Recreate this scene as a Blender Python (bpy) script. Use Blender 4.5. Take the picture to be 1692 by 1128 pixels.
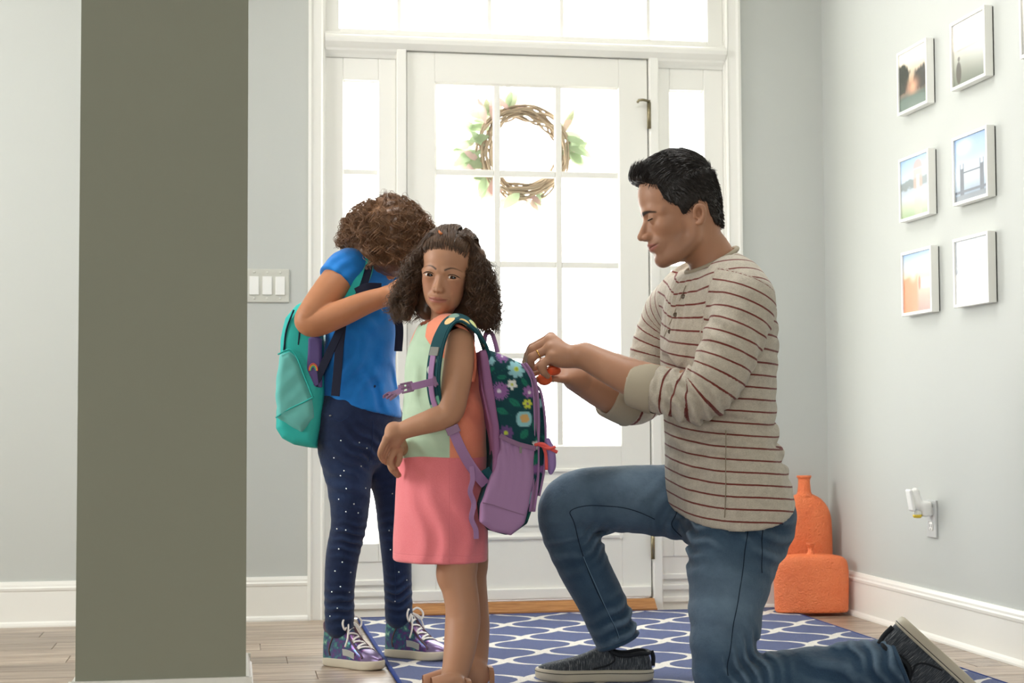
import bpy, bmesh, math, random
import numpy as np
from mathutils import Vector, Matrix

for o in list(bpy.data.objects):
    bpy.data.objects.remove(o, do_unlink=True)
scene = bpy.context.scene
COL = scene.collection
random.seed(7)
RNG = np.random.default_rng(7)

# ------------------------------------------------------------------ camera, sky, exposure
IMG_W, IMG_H, FPX = 1692, 1128, 2677.8
YAW, PITCH, ROLL, EYE = .1700, .0510, -.0045, .698
_f = np.array([math.sin(YAW)*math.cos(PITCH), math.cos(YAW)*math.cos(PITCH), math.sin(PITCH)])
_r = np.array([math.cos(YAW), -math.sin(YAW), 0.]); _u = np.cross(_r, _f)
_c, _s = math.cos(ROLL), math.sin(ROLL)
CR, CU = _c*_r+_s*_u, -_s*_r+_c*_u
CF = _f
CAMPOS = np.array([0, 0, EYE])

cam_data = bpy.data.cameras.new('camera')
cam = bpy.data.objects.new('camera', cam_data); COL.objects.link(cam)
m = Matrix.Identity(4)
for i in range(3):
    m[i][0], m[i][1], m[i][2], m[i][3] = CR[i], CU[i], -CF[i], CAMPOS[i]
cam.matrix_world = m
cam_data.sensor_width = 36.0
cam_data.lens = FPX/IMG_W*36.0
cam_data.clip_start = .05
cam_data.dof.use_dof = True
cam_data.dof.focus_distance = 4.12
cam_data.dof.aperture_fstop = 8
scene.camera = cam

SKY = 11
world = bpy.data.worlds.new('sky'); scene.world = world
world.use_nodes = True
bg = world.node_tree.nodes['Background']
bg.inputs[0].default_value = (1.0, .992, .975, 1); bg.inputs[1].default_value = SKY
vs = scene.view_settings
vs.view_transform = 'Standard'; vs.look = 'None'; vs.gamma = 1.0; vs.use_curve_mapping = False
vs.exposure = 0.14

def portal(name, loc, rot, sx, sy):
    l = bpy.data.lights.new(name, 'AREA'); l.shape = 'RECTANGLE'; l.size = sx; l.size_y = sy
    l.cycles.is_portal = True
    o = bpy.data.objects.new(name, l); o.location = loc; o.rotation_euler = rot; COL.objects.link(o)
    return o
DY = 5.905          # inner face of the front-door wall
XW = 2.234          # right wall
XL, YB, ZC = -2.5, -3.2, 2.75
# daylight openings: the door wall, a wide window on the left, an unseen opening added behind the camera
portal('sky_portal_front', (1.08, DY+.22, 1.3), (-math.pi/2, 0, 0), 1.7, 2.5)
BACK_FILL = (-1.9, -.2, .6, 2.2)      # opening added in the back wall for fill light, x0,x1,z0,z1
portal('sky_portal_back', ((BACK_FILL[0]+BACK_FILL[1])/2, YB-.06, (BACK_FILL[2]+BACK_FILL[3])/2), (math.pi/2, 0, 0), BACK_FILL[1]-BACK_FILL[0], BACK_FILL[3]-BACK_FILL[2])
LW = (3.70, 5.0, 1.05, 2.55)       # left window y0,y1,z0,z1
portal('sky_portal_left', (XL-.06, (LW[0]+LW[1])/2, (LW[2]+LW[3])/2), (0, -math.pi/2, 0), LW[3]-LW[2], LW[1]-LW[0])
SKYL = (.35, 1.55, 3.95, 4.6)    # opening of the two-storey foyer above the entrance x0,x1,y0,y1
portal('sky_portal_top', ((SKYL[0]+SKYL[1])/2, (SKYL[2]+SKYL[3])/2, ZC+.14), (0, 0, 0), SKYL[1]-SKYL[0], SKYL[3]-SKYL[2])

def P(x, y, d):
    """point seen at photo pixel x,y at distance d along the view axis"""
    return CAMPOS + (CF + CR*(x-IMG_W/2)/FPX - CU*(y-IMG_H/2)/FPX)*d

# ------------------------------------------------------------------ materials
def rgb(r, g, b):
    def c(v):
        v /= 255.
        return v/12.92 if v <= .04045 else ((v+.055)/1.055)**2.4
    return (c(r), c(g), c(b), 1.0)

class NT:
    """small node-tree writer"""
    def __init__(self, name):
        self.m = bpy.data.materials.new(name); self.m.use_nodes = True
        self.t = self.m.node_tree; self.n = self.t.nodes; self.l = self.t.links
        self.b = self.n['Principled BSDF']
        self.out = self.n['Material Output']
    def add(self, typ, **kw):
        n = self.n.new(typ)
        for k, v in kw.items(): setattr(n, k, v)
        return n
    def put(self, sock, v):
        if hasattr(v, 'is_output') or hasattr(v, 'links'): self.l.new(v, sock)
        else: sock.default_value = v
    def math(self, op, a, b=None, c=None, clamp=False):
        n = self.add('ShaderNodeMath', operation=op); n.use_clamp = clamp
        self.put(n.inputs[0], a)
        if b is not None: self.put(n.inputs[1], b)
        if c is not None: self.put(n.inputs[2], c)
        return n.outputs[0]
    def mix(self, f, a, b, blend='MIX'):
        n = self.add('ShaderNodeMix', data_type='RGBA', blend_type=blend)
        self.put(n.inputs[0], f); self.put(n.inputs[6], a); self.put(n.inputs[7], b)
        return n.outputs[2]
    def attr(self, name, out='Fac'):
        n = self.add('ShaderNodeAttribute', attribute_name=name)
        return n.outputs[out]
    def obj(self):
        return self.add('ShaderNodeTexCoord').outputs['Object']
    def gen_xyz(self, vec):
        n = self.add('ShaderNodeSeparateXYZ'); self.l.new(vec, n.inputs[0]); return n.outputs
    def map(self, vec, scale=(1, 1, 1), rot=(0, 0, 0), loc=(0, 0, 0)):
        n = self.add('ShaderNodeMapping'); self.l.new(vec, n.inputs[0])
        n.inputs['Scale'].default_value = scale; n.inputs['Rotation'].default_value = rot; n.inputs['Location'].default_value = loc
        return n.outputs[0]
    def noise(self, vec, scale, detail=2, rough=.5, out=0):
        n = self.add('ShaderNodeTexNoise'); self.l.new(vec, n.inputs['Vector'])
        n.inputs['Scale'].default_value = scale; n.inputs['Detail'].default_value = detail; n.inputs['Roughness'].default_value = rough
        return n.outputs[out]
    def ramp(self, f, stops):
        n = self.add('ShaderNodeValToRGB'); self.l.new(f, n.inputs[0])
        e = n.color_ramp.elements
        while len(e) < len(stops): e.new(.5)
        for q, (p, c) in zip(e, stops): q.position = p; q.color = c
        return n.outputs[0]
    def smooth(self, v, a, b):
        n = self.add('ShaderNodeMapRange', interpolation_type='SMOOTHSTEP')
        self.put(n.inputs[0], v); n.inputs[1].default_value = a; n.inputs[2].default_value = b
        return n.outputs[0]
    def bump(self, h, strength=.3, dist=.002):
        n = self.add('ShaderNodeBump'); self.l.new(h, n.inputs['Height'])
        n.inputs['Strength'].default_value = strength; n.inputs['Distance'].default_value = dist
        self.l.new(n.outputs[0], self.b.inputs['Normal'])
    def fin(self, color=None, rough=.6, spec=.4, metal=0, sheen=0, sss=0, coat=0):
        if color is not None: self.put(self.b.inputs['Base Color'], color)
        self.put(self.b.inputs['Roughness'], rough)
        self.b.inputs['Specular IOR Level'].default_value = spec
        self.b.inputs['Metallic'].default_value = metal
        if sheen: self.b.inputs['Sheen Weight'].default_value = sheen
        if coat: self.b.inputs['Coat Weight'].default_value = coat
        if sss:
            self.b.inputs['Subsurface Weight'].default_value = sss
            self.b.inputs['Subsurface Radius'].default_value = (.012, .005, .003)
            self.b.inputs['Subsurface Scale'].default_value = .6
        return self.m

def plain(name, col, rough=.55, spec=.4, metal=0, nscale=0, nstr=.2, ndist=.001, vary=0, coat=0):
    t = NT(name)
    c = col
    v = t.obj()
    if vary:
        n = t.noise(v, 9, 3)
        c = t.mix(n, tuple(x*(1-vary) for x in col[:3])+(1,), tuple(min(1, x*(1+vary)) for x in col[:3])+(1,))
    if nscale: t.bump(t.noise(v, nscale, 3), nstr, ndist)
    return t.fin(c, rough, spec, metal, coat=coat)

# ------------------------------------------------------------------ mesh helpers
def new_mesh(name, verts, faces, smooth=True):
    verts = np.asarray(verts, np.float32)
    me = bpy.data.meshes.new(name)
    if isinstance(faces, np.ndarray):
        nf, k = faces.shape
        me.vertices.add(len(verts)); me.vertices.foreach_set('co', verts.ravel())
        me.loops.add(nf*k); me.loops.foreach_set('vertex_index', faces.astype(np.int32).ravel())
        me.polygons.add(nf); me.polygons.foreach_set('loop_start', np.arange(0, nf*k, k, dtype=np.int32))
        me.update(calc_edges=True)
    else:
        me.from_pydata([tuple(v) for v in verts], [], faces); me.update()
    me.polygons.foreach_set('use_smooth', np.full(len(me.polygons), smooth, dtype=bool))
    return me

def link(name, me, mat=None, parent=None, **tags):
    o = bpy.data.objects.new(name, me); COL.objects.link(o)
    if mat is not None and me is not None and not me.materials: me.materials.append(mat)
    if parent is not None:
        o.parent = parent
        b = parent; off = Vector((0, 0, 0))
        while b is not None: off += b.location; b = b.parent
        o.location = -off            # meshes are written in world space
    for k, v in tags.items(): o[k] = v
    return o

def empty(name, loc, label=None, category=None, group=None, kind=None):
    o = bpy.data.objects.new(name, None); o.location = loc; COL.objects.link(o)
    o.empty_display_size = .1
    if label: o['label'] = label
    if category: o['category'] = category
    if group: o['group'] = group
    if kind: o['kind'] = kind
    return o

class MB:
    """collects simple solids into one mesh"""
    def __init__(self): self.v = []; self.f = []; self.sm = []
    def add(self, vs, fs, smooth=False):
        b = len(self.v); self.v += [tuple(map(float, p)) for p in vs]
        self.f += [tuple(b+i for i in q) for q in fs]; self.sm += [smooth]*len(fs); return self
    def box(self, x0, x1, y0, y1, z0, z1, bev=0):
        if bev <= 0:
            vs = [(x, y, z) for z in (z0, z1) for y in (y0, y1) for x in (x0, x1)]
            fs = [(0, 2, 3, 1), (4, 5, 7, 6), (0, 1, 5, 4), (2, 6, 7, 3), (0, 4, 6, 2), (1, 3, 7, 5)]
            return self.add(vs, fs)
        bm = bmesh.new(); bmesh.ops.create_cube(bm, size=1)
        for v in bm.verts:
            v.co = Vector(((x0+x1)/2+v.co.x*(x1-x0), (y0+y1)/2+v.co.y*(y1-y0), (z0+z1)/2+v.co.z*(z1-z0)))
        bmesh.ops.bevel(bm, geom=bm.edges[:], offset=bev, segments=2, affect='EDGES', profile=.5)
        bm.verts.index_update()
        vs = [v.co[:] for v in bm.verts]; fs = [[v.index for v in f.verts] for f in bm.faces]; bm.free()
        return self.add(vs, fs)
    def prism(self, prof, a, b, frame=None):
        """prof: list of (p,q) ; swept from a to b; frame=(P axis,Q axis)"""
        a, b = Vector(a), Vector(b); pa, qa = Vector(frame[0]), Vector(frame[1]); n = len(prof)
        vs = [a+pa*p+qa*q for p, q in prof]+[b+pa*p+qa*q for p, q in prof]
        fs = [(i, (i+1) % n, n+(i+1) % n, n+i) for i in range(n)]+[tuple(range(n-1, -1, -1)), tuple(range(n, 2*n))]
        return self.add(vs, fs)
    def tube(self, pts, r, n=8, closed=False, caps=True, smooth=True):
        pts = [np.array(p, float) for p in pts]; m_ = len(pts)
        rr = r if hasattr(r, '__len__') else [r]*m_
        vs = []; up = None
        for i, p in enumerate(pts):
            t = pts[(i+1) % m_]-pts[i-1] if closed else pts[min(i+1, m_-1)]-pts[max(i-1, 0)]
            t = t/(np.linalg.norm(t)+1e-12)
            if up is None:
                up = np.array([0, 0, 1.]) if abs(t[2]) < .9 else np.array([1., 0, 0])
            s = np.cross(t, up); s /= np.linalg.norm(s)+1e-12; up = np.cross(s, t)
            for k in range(n):
                a = 2*math.pi*k/n; vs.append(p+rr[i]*(math.cos(a)*s+math.sin(a)*up))
        fs = []
        for i in range(m_ if closed else m_-1):
            j = (i+1) % m_
            for k in range(n): fs.append((i*n+k, i*n+(k+1) % n, j*n+(k+1) % n, j*n+k))
        if caps and not closed: fs += [tuple(range(n-1, -1, -1)), tuple(range((m_-1)*n, m_*n))]
        return self.add(vs, fs, smooth)
    def ribbon(self, pts, nrm, w, t, smooth=True):
        """flat strap: centre line, normals, width, thickness (closed solid)"""
        pts = [np.array(p, float) for p in pts]; m_ = len(pts); vs = []
        W = w if hasattr(w, '__len__') else [w]*m_
        N = nrm if isinstance(nrm, list) else [nrm]*m_
        for i, p in enumerate(pts):
            tg = pts[min(i+1, m_-1)]-pts[max(i-1, 0)]; tg /= np.linalg.norm(tg)+1e-12
            n_ = np.array(N[i], float); n_ -= tg*(n_@tg); n_ /= np.linalg.norm(n_)+1e-12
            s = np.cross(tg, n_)
            hw = W[i]/2
            for a, b in ((-1, 0), (-.94, .5), (.94, .5), (1, 0), (.94, -.5), (-.94, -.5)):
                vs.append(p+s*hw*a+n_*t*b)
        fs = []
        for i in range(m_-1):
            for k in range(6): fs.append((i*6+k, i*6+(k+1) % 6, i*6+6+(k+1) % 6, i*6+6+k))
        fs += [tuple(range(5, -1, -1)), tuple(range((m_-1)*6, m_*6))]
        return self.add(vs, fs, False)
    def lathe(self, prof, c=(0, 0, 0), n=32, sx=1, sy=1):
        vs = []; fs = []; k = len(prof)
        for i in range(n):
            a = 2*math.pi*i/n
            for r, z in prof: vs.append((c[0]+r*math.cos(a)*sx, c[1]+r*math.sin(a)*sy, c[2]+z))
        for i in range(n):
            j = (i+1) % n
            for q in range(k-1): fs.append((i*k+q, j*k+q, j*k+q+1, i*k+q+1))
        return self.add(vs, fs, True)
    def mesh(self, name):
        me = bpy.data.meshes.new(name); me.from_pydata(self.v, [], self.f); me.update()
        me.polygons.foreach_set('use_smooth', self.sm)
        bm = bmesh.new(); bm.from_mesh(me); bmesh.ops.recalc_face_normals(bm, faces=bm.faces[:]); bm.to_mesh(me); bm.free()
        return me
    def build(self, name, mat, parent=None, **tags):
        return link(name, self.mesh(name), mat, parent, **tags)

# ------------------------------------------------------------------ implicit sculpting (smooth blends, then surface nets)
def nz(v):
    v = np.asarray(v, float); return v/(np.linalg.norm(v)+1e-12)

def spline(pts, n):
    """Catmull-Rom through rows of pts"""
    p = np.asarray(pts, float)
    if len(p) < 3:
        t = np.linspace(0, 1, n+1)[:, None]; return p[0]*(1-t)+p[1]*t
    q = np.vstack([2*p[0]-p[1], p, 2*p[-1]-p[-2]]); out = []
    for i in range(1, len(q)-2):
        for t in np.linspace(0, 1, n, endpoint=False):
            a, b, c, d = q[i-1], q[i], q[i+1], q[i+2]
            out.append(.5*((2*b)+(-a+c)*t+(2*a-5*b+4*c-d)*t*t+(-a+3*b-3*c+d)*t**3))
    out.append(p[-1]); return np.array(out)

class SDF:
    def __init__(self, lo, hi, h):
        self.h = h; self.lo = np.asarray(lo, float)
        self.n = np.ceil((np.asarray(hi, float)-self.lo)/h).astype(int)+1
        self.F = np.full(self.n, .5, np.float32)
        self.ax = [(self.lo[i]+h*np.arange(self.n[i])).astype(np.float32) for i in range(3)]
    def sl(self, lo, hi):
        a = np.clip(np.floor((np.asarray(lo)-self.lo)/self.h).astype(int), 0, self.n)
        b = np.clip(np.ceil((np.asarray(hi)-self.lo)/self.h).astype(int)+1, 0, self.n)
        if np.any(b <= a): return None
        return tuple(slice(int(a[i]), int(b[i])) for i in range(3))
    def xyz(self, s):
        return self.ax[0][s[0]][:, None, None], self.ax[1][s[1]][None, :, None], self.ax[2][s[2]][None, None, :]
    def comb(self, s, d, k, op):
        A = self.F[s]
        if op == 'u':
            if k > 0:
                h_ = np.maximum(k-np.abs(A-d), 0)/k; self.F[s] = np.minimum(A, d)-h_*h_*k*.25
            else: self.F[s] = np.minimum(A, d)
        elif op == 's':
            d = -d
            if k > 0:
                h_ = np.maximum(k-np.abs(A-d), 0)/k; self.F[s] = np.maximum(A, d)+h_*h_*k*.25
            else: self.F[s] = np.maximum(A, d)
    def ell(self, c, r, rot=None, k=.01, op='u'):
        c = np.asarray(c, float); r = np.asarray(r, float) if hasattr(r, '__len__') else np.array([r]*3, float)
        R = np.eye(3) if rot is None else np.asarray(rot, float)    # columns = local axes
        e = np.sqrt(((R*r)**2).sum(1))+k+2*self.h
        s = self.sl(c-e, c+e)
        if s is None: return self
        X, Y, Z = self.xyz(s); X = X-c[0]; Y = Y-c[1]; Z = Z-c[2]
        k0 = 0; k1 = 0
        for i in range(3):
            q = X*R[0, i]+Y*R[1, i]+Z*R[2, i]
            k0 = k0+(q/r[i])**2; k1 = k1+(q/r[i]**2)**2
        k0 = np.sqrt(k0); d = k0*(k0-1)/(np.sqrt(k1)+1e-9)
        self.comb(s, d.astype(np.float32), k, op); return self
    def box(self, c, r, rot=None, rad=.005, k=.0, op='u'):
        c = np.asarray(c, float); r = np.asarray(r, float); R = np.eye(3) if rot is None else np.asarray(rot, float)
        e = (np.abs(R)*r).sum(1)+k+2*self.h+rad
        s = self.sl(c-e, c+e)
        if s is None: return self
        X, Y, Z = self.xyz(s); X = X-c[0]; Y = Y-c[1]; Z = Z-c[2]
        q = [np.abs(X*R[0, i]+Y*R[1, i]+Z*R[2, i])-(r[i]-rad) for i in range(3)]
        d = np.sqrt(sum(np.maximum(t, 0)**2 for t in q))+np.minimum(np.maximum(q[0], np.maximum(q[1], q[2])), 0)-rad
        self.comb(s, d.astype(np.float32), k, op); return self
    def chain(self, pts, k=.01, op='u', sub=4, side=None, margin=0):
        """pts rows: (x,y,z,r) or (x,y,z,rs,rn) with rs along `side`"""
        p = np.array([list(q[0])+list(q[1:]) if hasattr(q[0], '__len__') else list(q) for q in pts], float)
        if sub > 1 and len(p) > 2: p = spline(p, sub)
        rmax = p[:, 3:].max(1)+k+2*self.h+margin
        s = self.sl((p[:, :3]-rmax[:, None]).min(0), (p[:, :3]+rmax[:, None]).max(0))
        if s is None: return self
        base = [s[i].start for i in range(3)]
        D = np.full([s[i].stop-s[i].start for i in range(3)], .5, np.float32)
        for i in range(len(p)-1):
            a, b = p[i, :3], p[i+1, :3]; m_ = max(rmax[i], rmax[i+1])
            t_ = self.sl(np.minimum(a, b)-m_, np.maximum(a, b)+m_)
            if t_ is None: continue
            t_ = tuple(slice(max(t_[j].start, s[j].start), min(t_[j].stop, s[j].stop)) for j in range(3))
            if any(q.stop <= q.start for q in t_): continue
            X, Y, Z = self.xyz(t_); ba = b-a; L2 = ba@ba+1e-12
            X = X-np.float32(a[0]); Y = Y-np.float32(a[1]); Z = Z-np.float32(a[2])
            t = np.clip((X*ba[0]+Y*ba[1]+Z*ba[2])/L2, 0, 1).astype(np.float32)
            qx = X-t*np.float32(ba[0]); qy = Y-t*np.float32(ba[1]); qz = Z-t*np.float32(ba[2])
            if p.shape[1] == 4:
                d = np.sqrt(qx*qx+qy*qy+qz*qz)-(p[i, 3]+t*(p[i+1, 3]-p[i, 3]))
            else:
                w = ba/math.sqrt(L2); sd = np.asarray(side, float); sd = nz(sd-w*(sd@w)); nn = np.cross(w, sd)
                rs = p[i, 3]+t*(p[i+1, 3]-p[i, 3]); rn = p[i, 4]+t*(p[i+1, 4]-p[i, 4]); rw = np.minimum(rs, rn)
                A = (qx*sd[0]+qy*sd[1]+qz*sd[2])/rs; B = (qx*nn[0]+qy*nn[1]+qz*nn[2])/rn; Cc = (qx*w[0]+qy*w[1]+qz*w[2])/rw
                k0 = np.sqrt(A*A+B*B+Cc*Cc); k1 = np.sqrt((A/rs)**2+(B/rn)**2+(Cc/rw)**2)
                d = k0*(k0-1)/(k1+1e-9)
            u_ = tuple(slice(t_[j].start-base[j], t_[j].stop-base[j]) for j in range(3))
            D[u_] = np.minimum(D[u_], d)
        self.comb(s, D, k, op); return self
    def cut(self, c, n, k=0.0, reach=None):
        """remove everything on the +n side of the plane (within a box when reach is given)"""
        s = tuple(slice(0, int(q)) for q in self.n) if reach is None else self.sl(np.asarray(c)-reach, np.asarray(c)+reach)
        X, Y, Z = self.xyz(s); n = nz(n)
        d = (X-c[0])*n[0]+(Y-c[1])*n[1]+(Z-c[2])*n[2]
        self.comb(s, (-d).astype(np.float32), k, 's'); return self
    def warp(self, fn):
        s = tuple(slice(0, int(q)) for q in self.n); X, Y, Z = self.xyz(s)
        self.F += fn(X, Y, Z).astype(np.float32); return self
    def mesh(self):
        F = self.F; S = F < 0; nx, ny, nz_ = F.shape
        c = np.zeros((nx-1, ny-1, nz_-1), np.uint8)
        for i in (0, 1):
            for j in (0, 1):
                for k in (0, 1): c += S[i:nx-1+i, j:ny-1+j, k:nz_-1+k]
        act = np.argwhere((c > 0) & (c < 8)); idx = np.full(c.shape, -1, np.int32)
        idx[act[:, 0], act[:, 1], act[:, 2]] = np.arange(len(act))
        acc = np.zeros((len(act), 3)); cnt = np.zeros(len(act))
        for ax in range(3):
            o1, o2 = [(1, 2), (0, 2), (0, 1)][ax]
            for a in (0, 1):
                for b in (0, 1):
                    off = np.zeros(3, int); off[o1] = a; off[o2] = b
                    p = act+off; q = p.copy(); q[:, ax] += 1
                    fp = F[p[:, 0], p[:, 1], p[:, 2]].astype(float); fq = F[q[:, 0], q[:, 1], q[:, 2]].astype(float)
                    mk = (fp < 0) != (fq < 0); t = np.where(mk, fp/np.where(mk, fp-fq, 1), 0)
                    w = off.astype(float)*np.ones((len(act), 1)); w[:, ax] += t
                    acc[mk] += w[mk]; cnt += mk
        V = self.lo+self.h*(act+acc/np.maximum(cnt, 1)[:, None])
        quads = []
        for ax in range(3):
            sl0 = [slice(None)]*3; sl1 = [slice(None)]*3
            sl0[ax] = slice(0, -1); sl1[ax] = slice(1, None)
            A = S[tuple(sl0)]; B = S[tuple(sl1)]
            e = np.argwhere(A != B); o1, o2 = [(1, 2), (2, 0), (0, 1)][ax]
            n_ = np.array(c.shape)
            ok = (e[:, o1] > 0) & (e[:, o2] > 0) & (e[:, o1] < n_[o1]) & (e[:, o2] < n_[o2]); e = e[ok]
            ins = A[e[:, 0], e[:, 1], e[:, 2]]
            def g(d1, d2):
                p = e.copy(); p[:, o1] -= d1; p[:, o2] -= d2; return idx[p[:, 0], p[:, 1], p[:, 2]]
            q = np.stack([g(1, 1), g(0, 1), g(0, 0), g(1, 0)], 1)
            q[~ins] = q[~ins][:, ::-1]
            quads.append(q)
        return V, np.concatenate(quads)

def relax(V, Q, it=2, lam=.5):
    e = np.concatenate([Q[:, [0, 1]], Q[:, [1, 2]], Q[:, [2, 3]], Q[:, [3, 0]]])
    for _ in range(it):
        acc = np.zeros_like(V); cnt = np.zeros(len(V))
        for a, b in ((0, 1), (1, 0)):
            for i in range(3): acc[:, i] += np.bincount(e[:, a], V[e[:, b], i], len(V))
            cnt += np.bincount(e[:, a], minlength=len(V))
        V = V+lam*(acc/np.maximum(cnt, 1)[:, None]-V)
    return V

def set_float(me, name, vals):
    a = me.attributes.new(name, 'FLOAT', 'POINT'); a.data.foreach_set('value', np.asarray(vals, np.float32))
def set_color(me, name, cols):
    c = np.ones((len(cols), 4), np.float32); c[:, :3] = cols
    a = me.attributes.new(name, 'FLOAT_COLOR', 'POINT'); a.data.foreach_set('color', c.ravel())

def sines(p, freq, seed, n=6):
    """cheap smooth noise of points (N,3) or of broadcast arrays, about -1..1"""
    g = np.random.default_rng(seed); out = 0
    X, Y, Z = (p[:, 0], p[:, 1], p[:, 2]) if isinstance(p, np.ndarray) else p
    for i in range(n):
        d = g.normal(size=3); d *= freq*(.6+.8*g.random())/np.linalg.norm(d)
        out = out+np.sin(X*d[0]+Y*d[1]+Z*d[2]+g.random()*6.28)
    return out/n*1.6

def sstep(x, a, b):
    t = np.clip((x-a)/(b-a), 0, 1); return t*t*(3-2*t)

def strands(name, paths, radii, sides=3):
    """many thin tubes in one mesh; paths (N,M,3), radii (N,M)"""
    N, M, _ = paths.shape
    T = np.empty_like(paths); T[:, 1:-1] = paths[:, 2:]-paths[:, :-2]; T[:, 0] = paths[:, 1]-paths[:, 0]; T[:, -1] = paths[:, -1]-paths[:, -2]
    T /= np.linalg.norm(T, axis=2, keepdims=True)+1e-12
    ref = np.zeros_like(T); ref[..., 1] = .3; ref[..., 0] = .9; ref[..., 2] = .31
    A = np.cross(T, ref); A /= np.linalg.norm(A, axis=2, keepdims=True)+1e-9; B = np.cross(T, A)
    V = np.empty((N, M, sides, 3))
    for k in range(sides):
        a = 2*math.pi*k/sides; V[:, :, k] = paths+radii[..., None]*(math.cos(a)*A+math.sin(a)*B)
    base = (np.arange(N)*M*sides)[:, None, None]+(np.arange(M-1)*sides)[None, :, None]+np.arange(sides)[None, None, :]
    nxt = (np.arange(N)*M*sides)[:, None, None]+(np.arange(M-1)*sides)[None, :, None]+((np.arange(sides)+1) % sides)[None, None, :]
    Q = np.stack([base, nxt, nxt+sides, base+sides], -1).reshape(-1, 4)
    return new_mesh(name, V.reshape(-1, 3), Q)

# ------------------------------------------------------------------ the room
def wall_mat(name, col):
    t = NT(name); v = t.obj()
    t.bump(t.noise(v, 260, 3), .12, .0008)
    n = t.noise(v, 1.3, 2)
    return t.fin(t.mix(n, tuple(x*.97 for x in col[:3])+(1,), col), .62, .3)
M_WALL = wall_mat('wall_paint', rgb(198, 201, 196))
M_COLUMN = wall_mat('column_tone', rgb(148, 150, 134))  # column tone, darker and more olive than the walls
M_TRIM = plain('trim_paint', rgb(240, 239, 232), .32, .5)
M_DOOR = plain('door_paint', rgb(238, 237, 229), .34, .5)
M_CEIL = plain('ceiling_paint', rgb(238, 237, 232), .7, .2)
M_METAL = plain('satin_nickel', rgb(176, 168, 150), .35, .5, 1)
M_BRASSY = plain('aged_hinge_metal', rgb(150, 140, 112), .4, .5, .9)

def glass_mat():
    t = NT('window_glass')
    tr = t.add('ShaderNodeBsdfTransparent'); tr.inputs[0].default_value = (.97, .98, .975, 1)
    gl = t.add('ShaderNodeBsdfGlossy'); gl.inputs['Roughness'].default_value = .02
    mx = t.add('ShaderNodeMixShader'); mx.inputs[0].default_value = .05
    t.l.new(tr.outputs[0], mx.inputs[1]); t.l.new(gl.outputs[0], mx.inputs[2]); t.l.new(mx.outputs[0], t.out.inputs[0])
    return t.m
M_GLASS = glass_mat()

def struct(name, mb, mat, label=None, parent=None):
    o = mb.build(name, mat, parent)
    if parent is None:
        o['kind'] = 'structure'
        if label: o['label'] = label
    return o

TH = .16
# opening of the entrance in the door wall
OX0, OX1, OZ1 = .30, 1.862, 2.44
w = MB()
w.box(XL-TH, OX0, DY, DY+TH, 0, ZC).box(OX1, XW+TH, DY, DY+TH, 0, ZC).box(OX0, OX1, DY, DY+TH, OZ1, ZC)
struct('wall_front', w, M_WALL, 'pale grey painted wall around the white front door')
w = MB().box(XW, XW+TH, YB-TH, DY, 0, ZC)
struct('wall_right', w, M_WALL, 'pale grey wall hung with small white picture frames')
w = MB()
w.box(XL-TH, XL, YB-TH, LW[0], 0, ZC).box(XL-TH, XL, LW[1], DY, 0, ZC).box(XL-TH, XL, LW[0], LW[1], 0, LW[2]).box(XL-TH, XL, LW[0], LW[1], LW[3], ZC)
struct('wall_left', w, M_WALL, 'grey wall with a wide window at the far left')
w = MB()
w.box(XL, BACK_FILL[0], YB-TH, YB, 0, ZC).box(BACK_FILL[1], XW, YB-TH, YB, 0, ZC).box(BACK_FILL[0], BACK_FILL[1], YB-TH, YB, 0, BACK_FILL[2]).box(BACK_FILL[0], BACK_FILL[1], YB-TH, YB, BACK_FILL[3], ZC)
struct('wall_back', w, M_WALL, 'grey wall with an opening added behind the viewer for fill light')
struct('ceiling', MB().box(XL-TH, SKYL[0], YB-TH, DY+TH, ZC, ZC+.12).box(SKYL[1], XW+TH, YB-TH, DY+TH, ZC, ZC+.12).box(SKYL[0], SKYL[1], YB-TH, SKYL[2], ZC, ZC+.12).box(SKYL[0], SKYL[1], SKYL[3], DY+TH, ZC, ZC+.12), M_CEIL, 'white ceiling with a skylight over the entrance')

# column in the foreground
CX0, CX1, CY0, CY1 = -.330, .028, 3.583, 3.94
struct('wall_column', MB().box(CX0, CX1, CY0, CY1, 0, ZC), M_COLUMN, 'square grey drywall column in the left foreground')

# baseboards: stepped profile swept along the wall
BBP = [(0, 0), (.024, 0), (.024, .006), (.021, .014), (.014, .019), (.0135, .122), (.0155, .126), (.0165, .134), (.012, .139), (.0115, .146), (.007, .1565), (0, .1565)]
def base(name, a, b, out, label):
    return struct(name, MB().prism(BBP, a, b, (out, (0, 0, 1))), M_TRIM, label)
base('baseboard_front', (XL, DY, 0), (.264, DY, 0), (0, -1, 0), 'white baseboard left of the front door')
base('baseboard_corner', (1.90, DY, 0), (XW, DY, 0), (0, -1, 0), 'white baseboard between door casing and corner')
base('baseboard_right', (XW, YB, 0), (XW, DY, 0), (-1, 0, 0), 'tall white baseboard along the right wall')
base('baseboard_left', (XL, YB, 0), (XL, DY, 0), (1, 0, 0), 'white baseboard under the left window')
e = .0135
cb = MB()
cb.prism(BBP, (CX0-e, CY0, 0), (CX1+e, CY0, 0), ((0, -1, 0), (0, 0, 1)))
cb.prism(BBP, (CX0-e, CY1, 0), (CX1+e, CY1, 0), ((0, 1, 0), (0, 0, 1)))
cb.prism(BBP, (CX0, CY0-e, 0), (CX0, CY1+e, 0), ((-1, 0, 0), (0, 0, 1)))
cb.prism(BBP, (CX1, CY0-e, 0), (CX1, CY1+e, 0), ((1, 0, 0), (0, 0, 1)))
struct('baseboard_column', cb, M_TRIM, 'white baseboard wrapped around the grey column')

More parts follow.
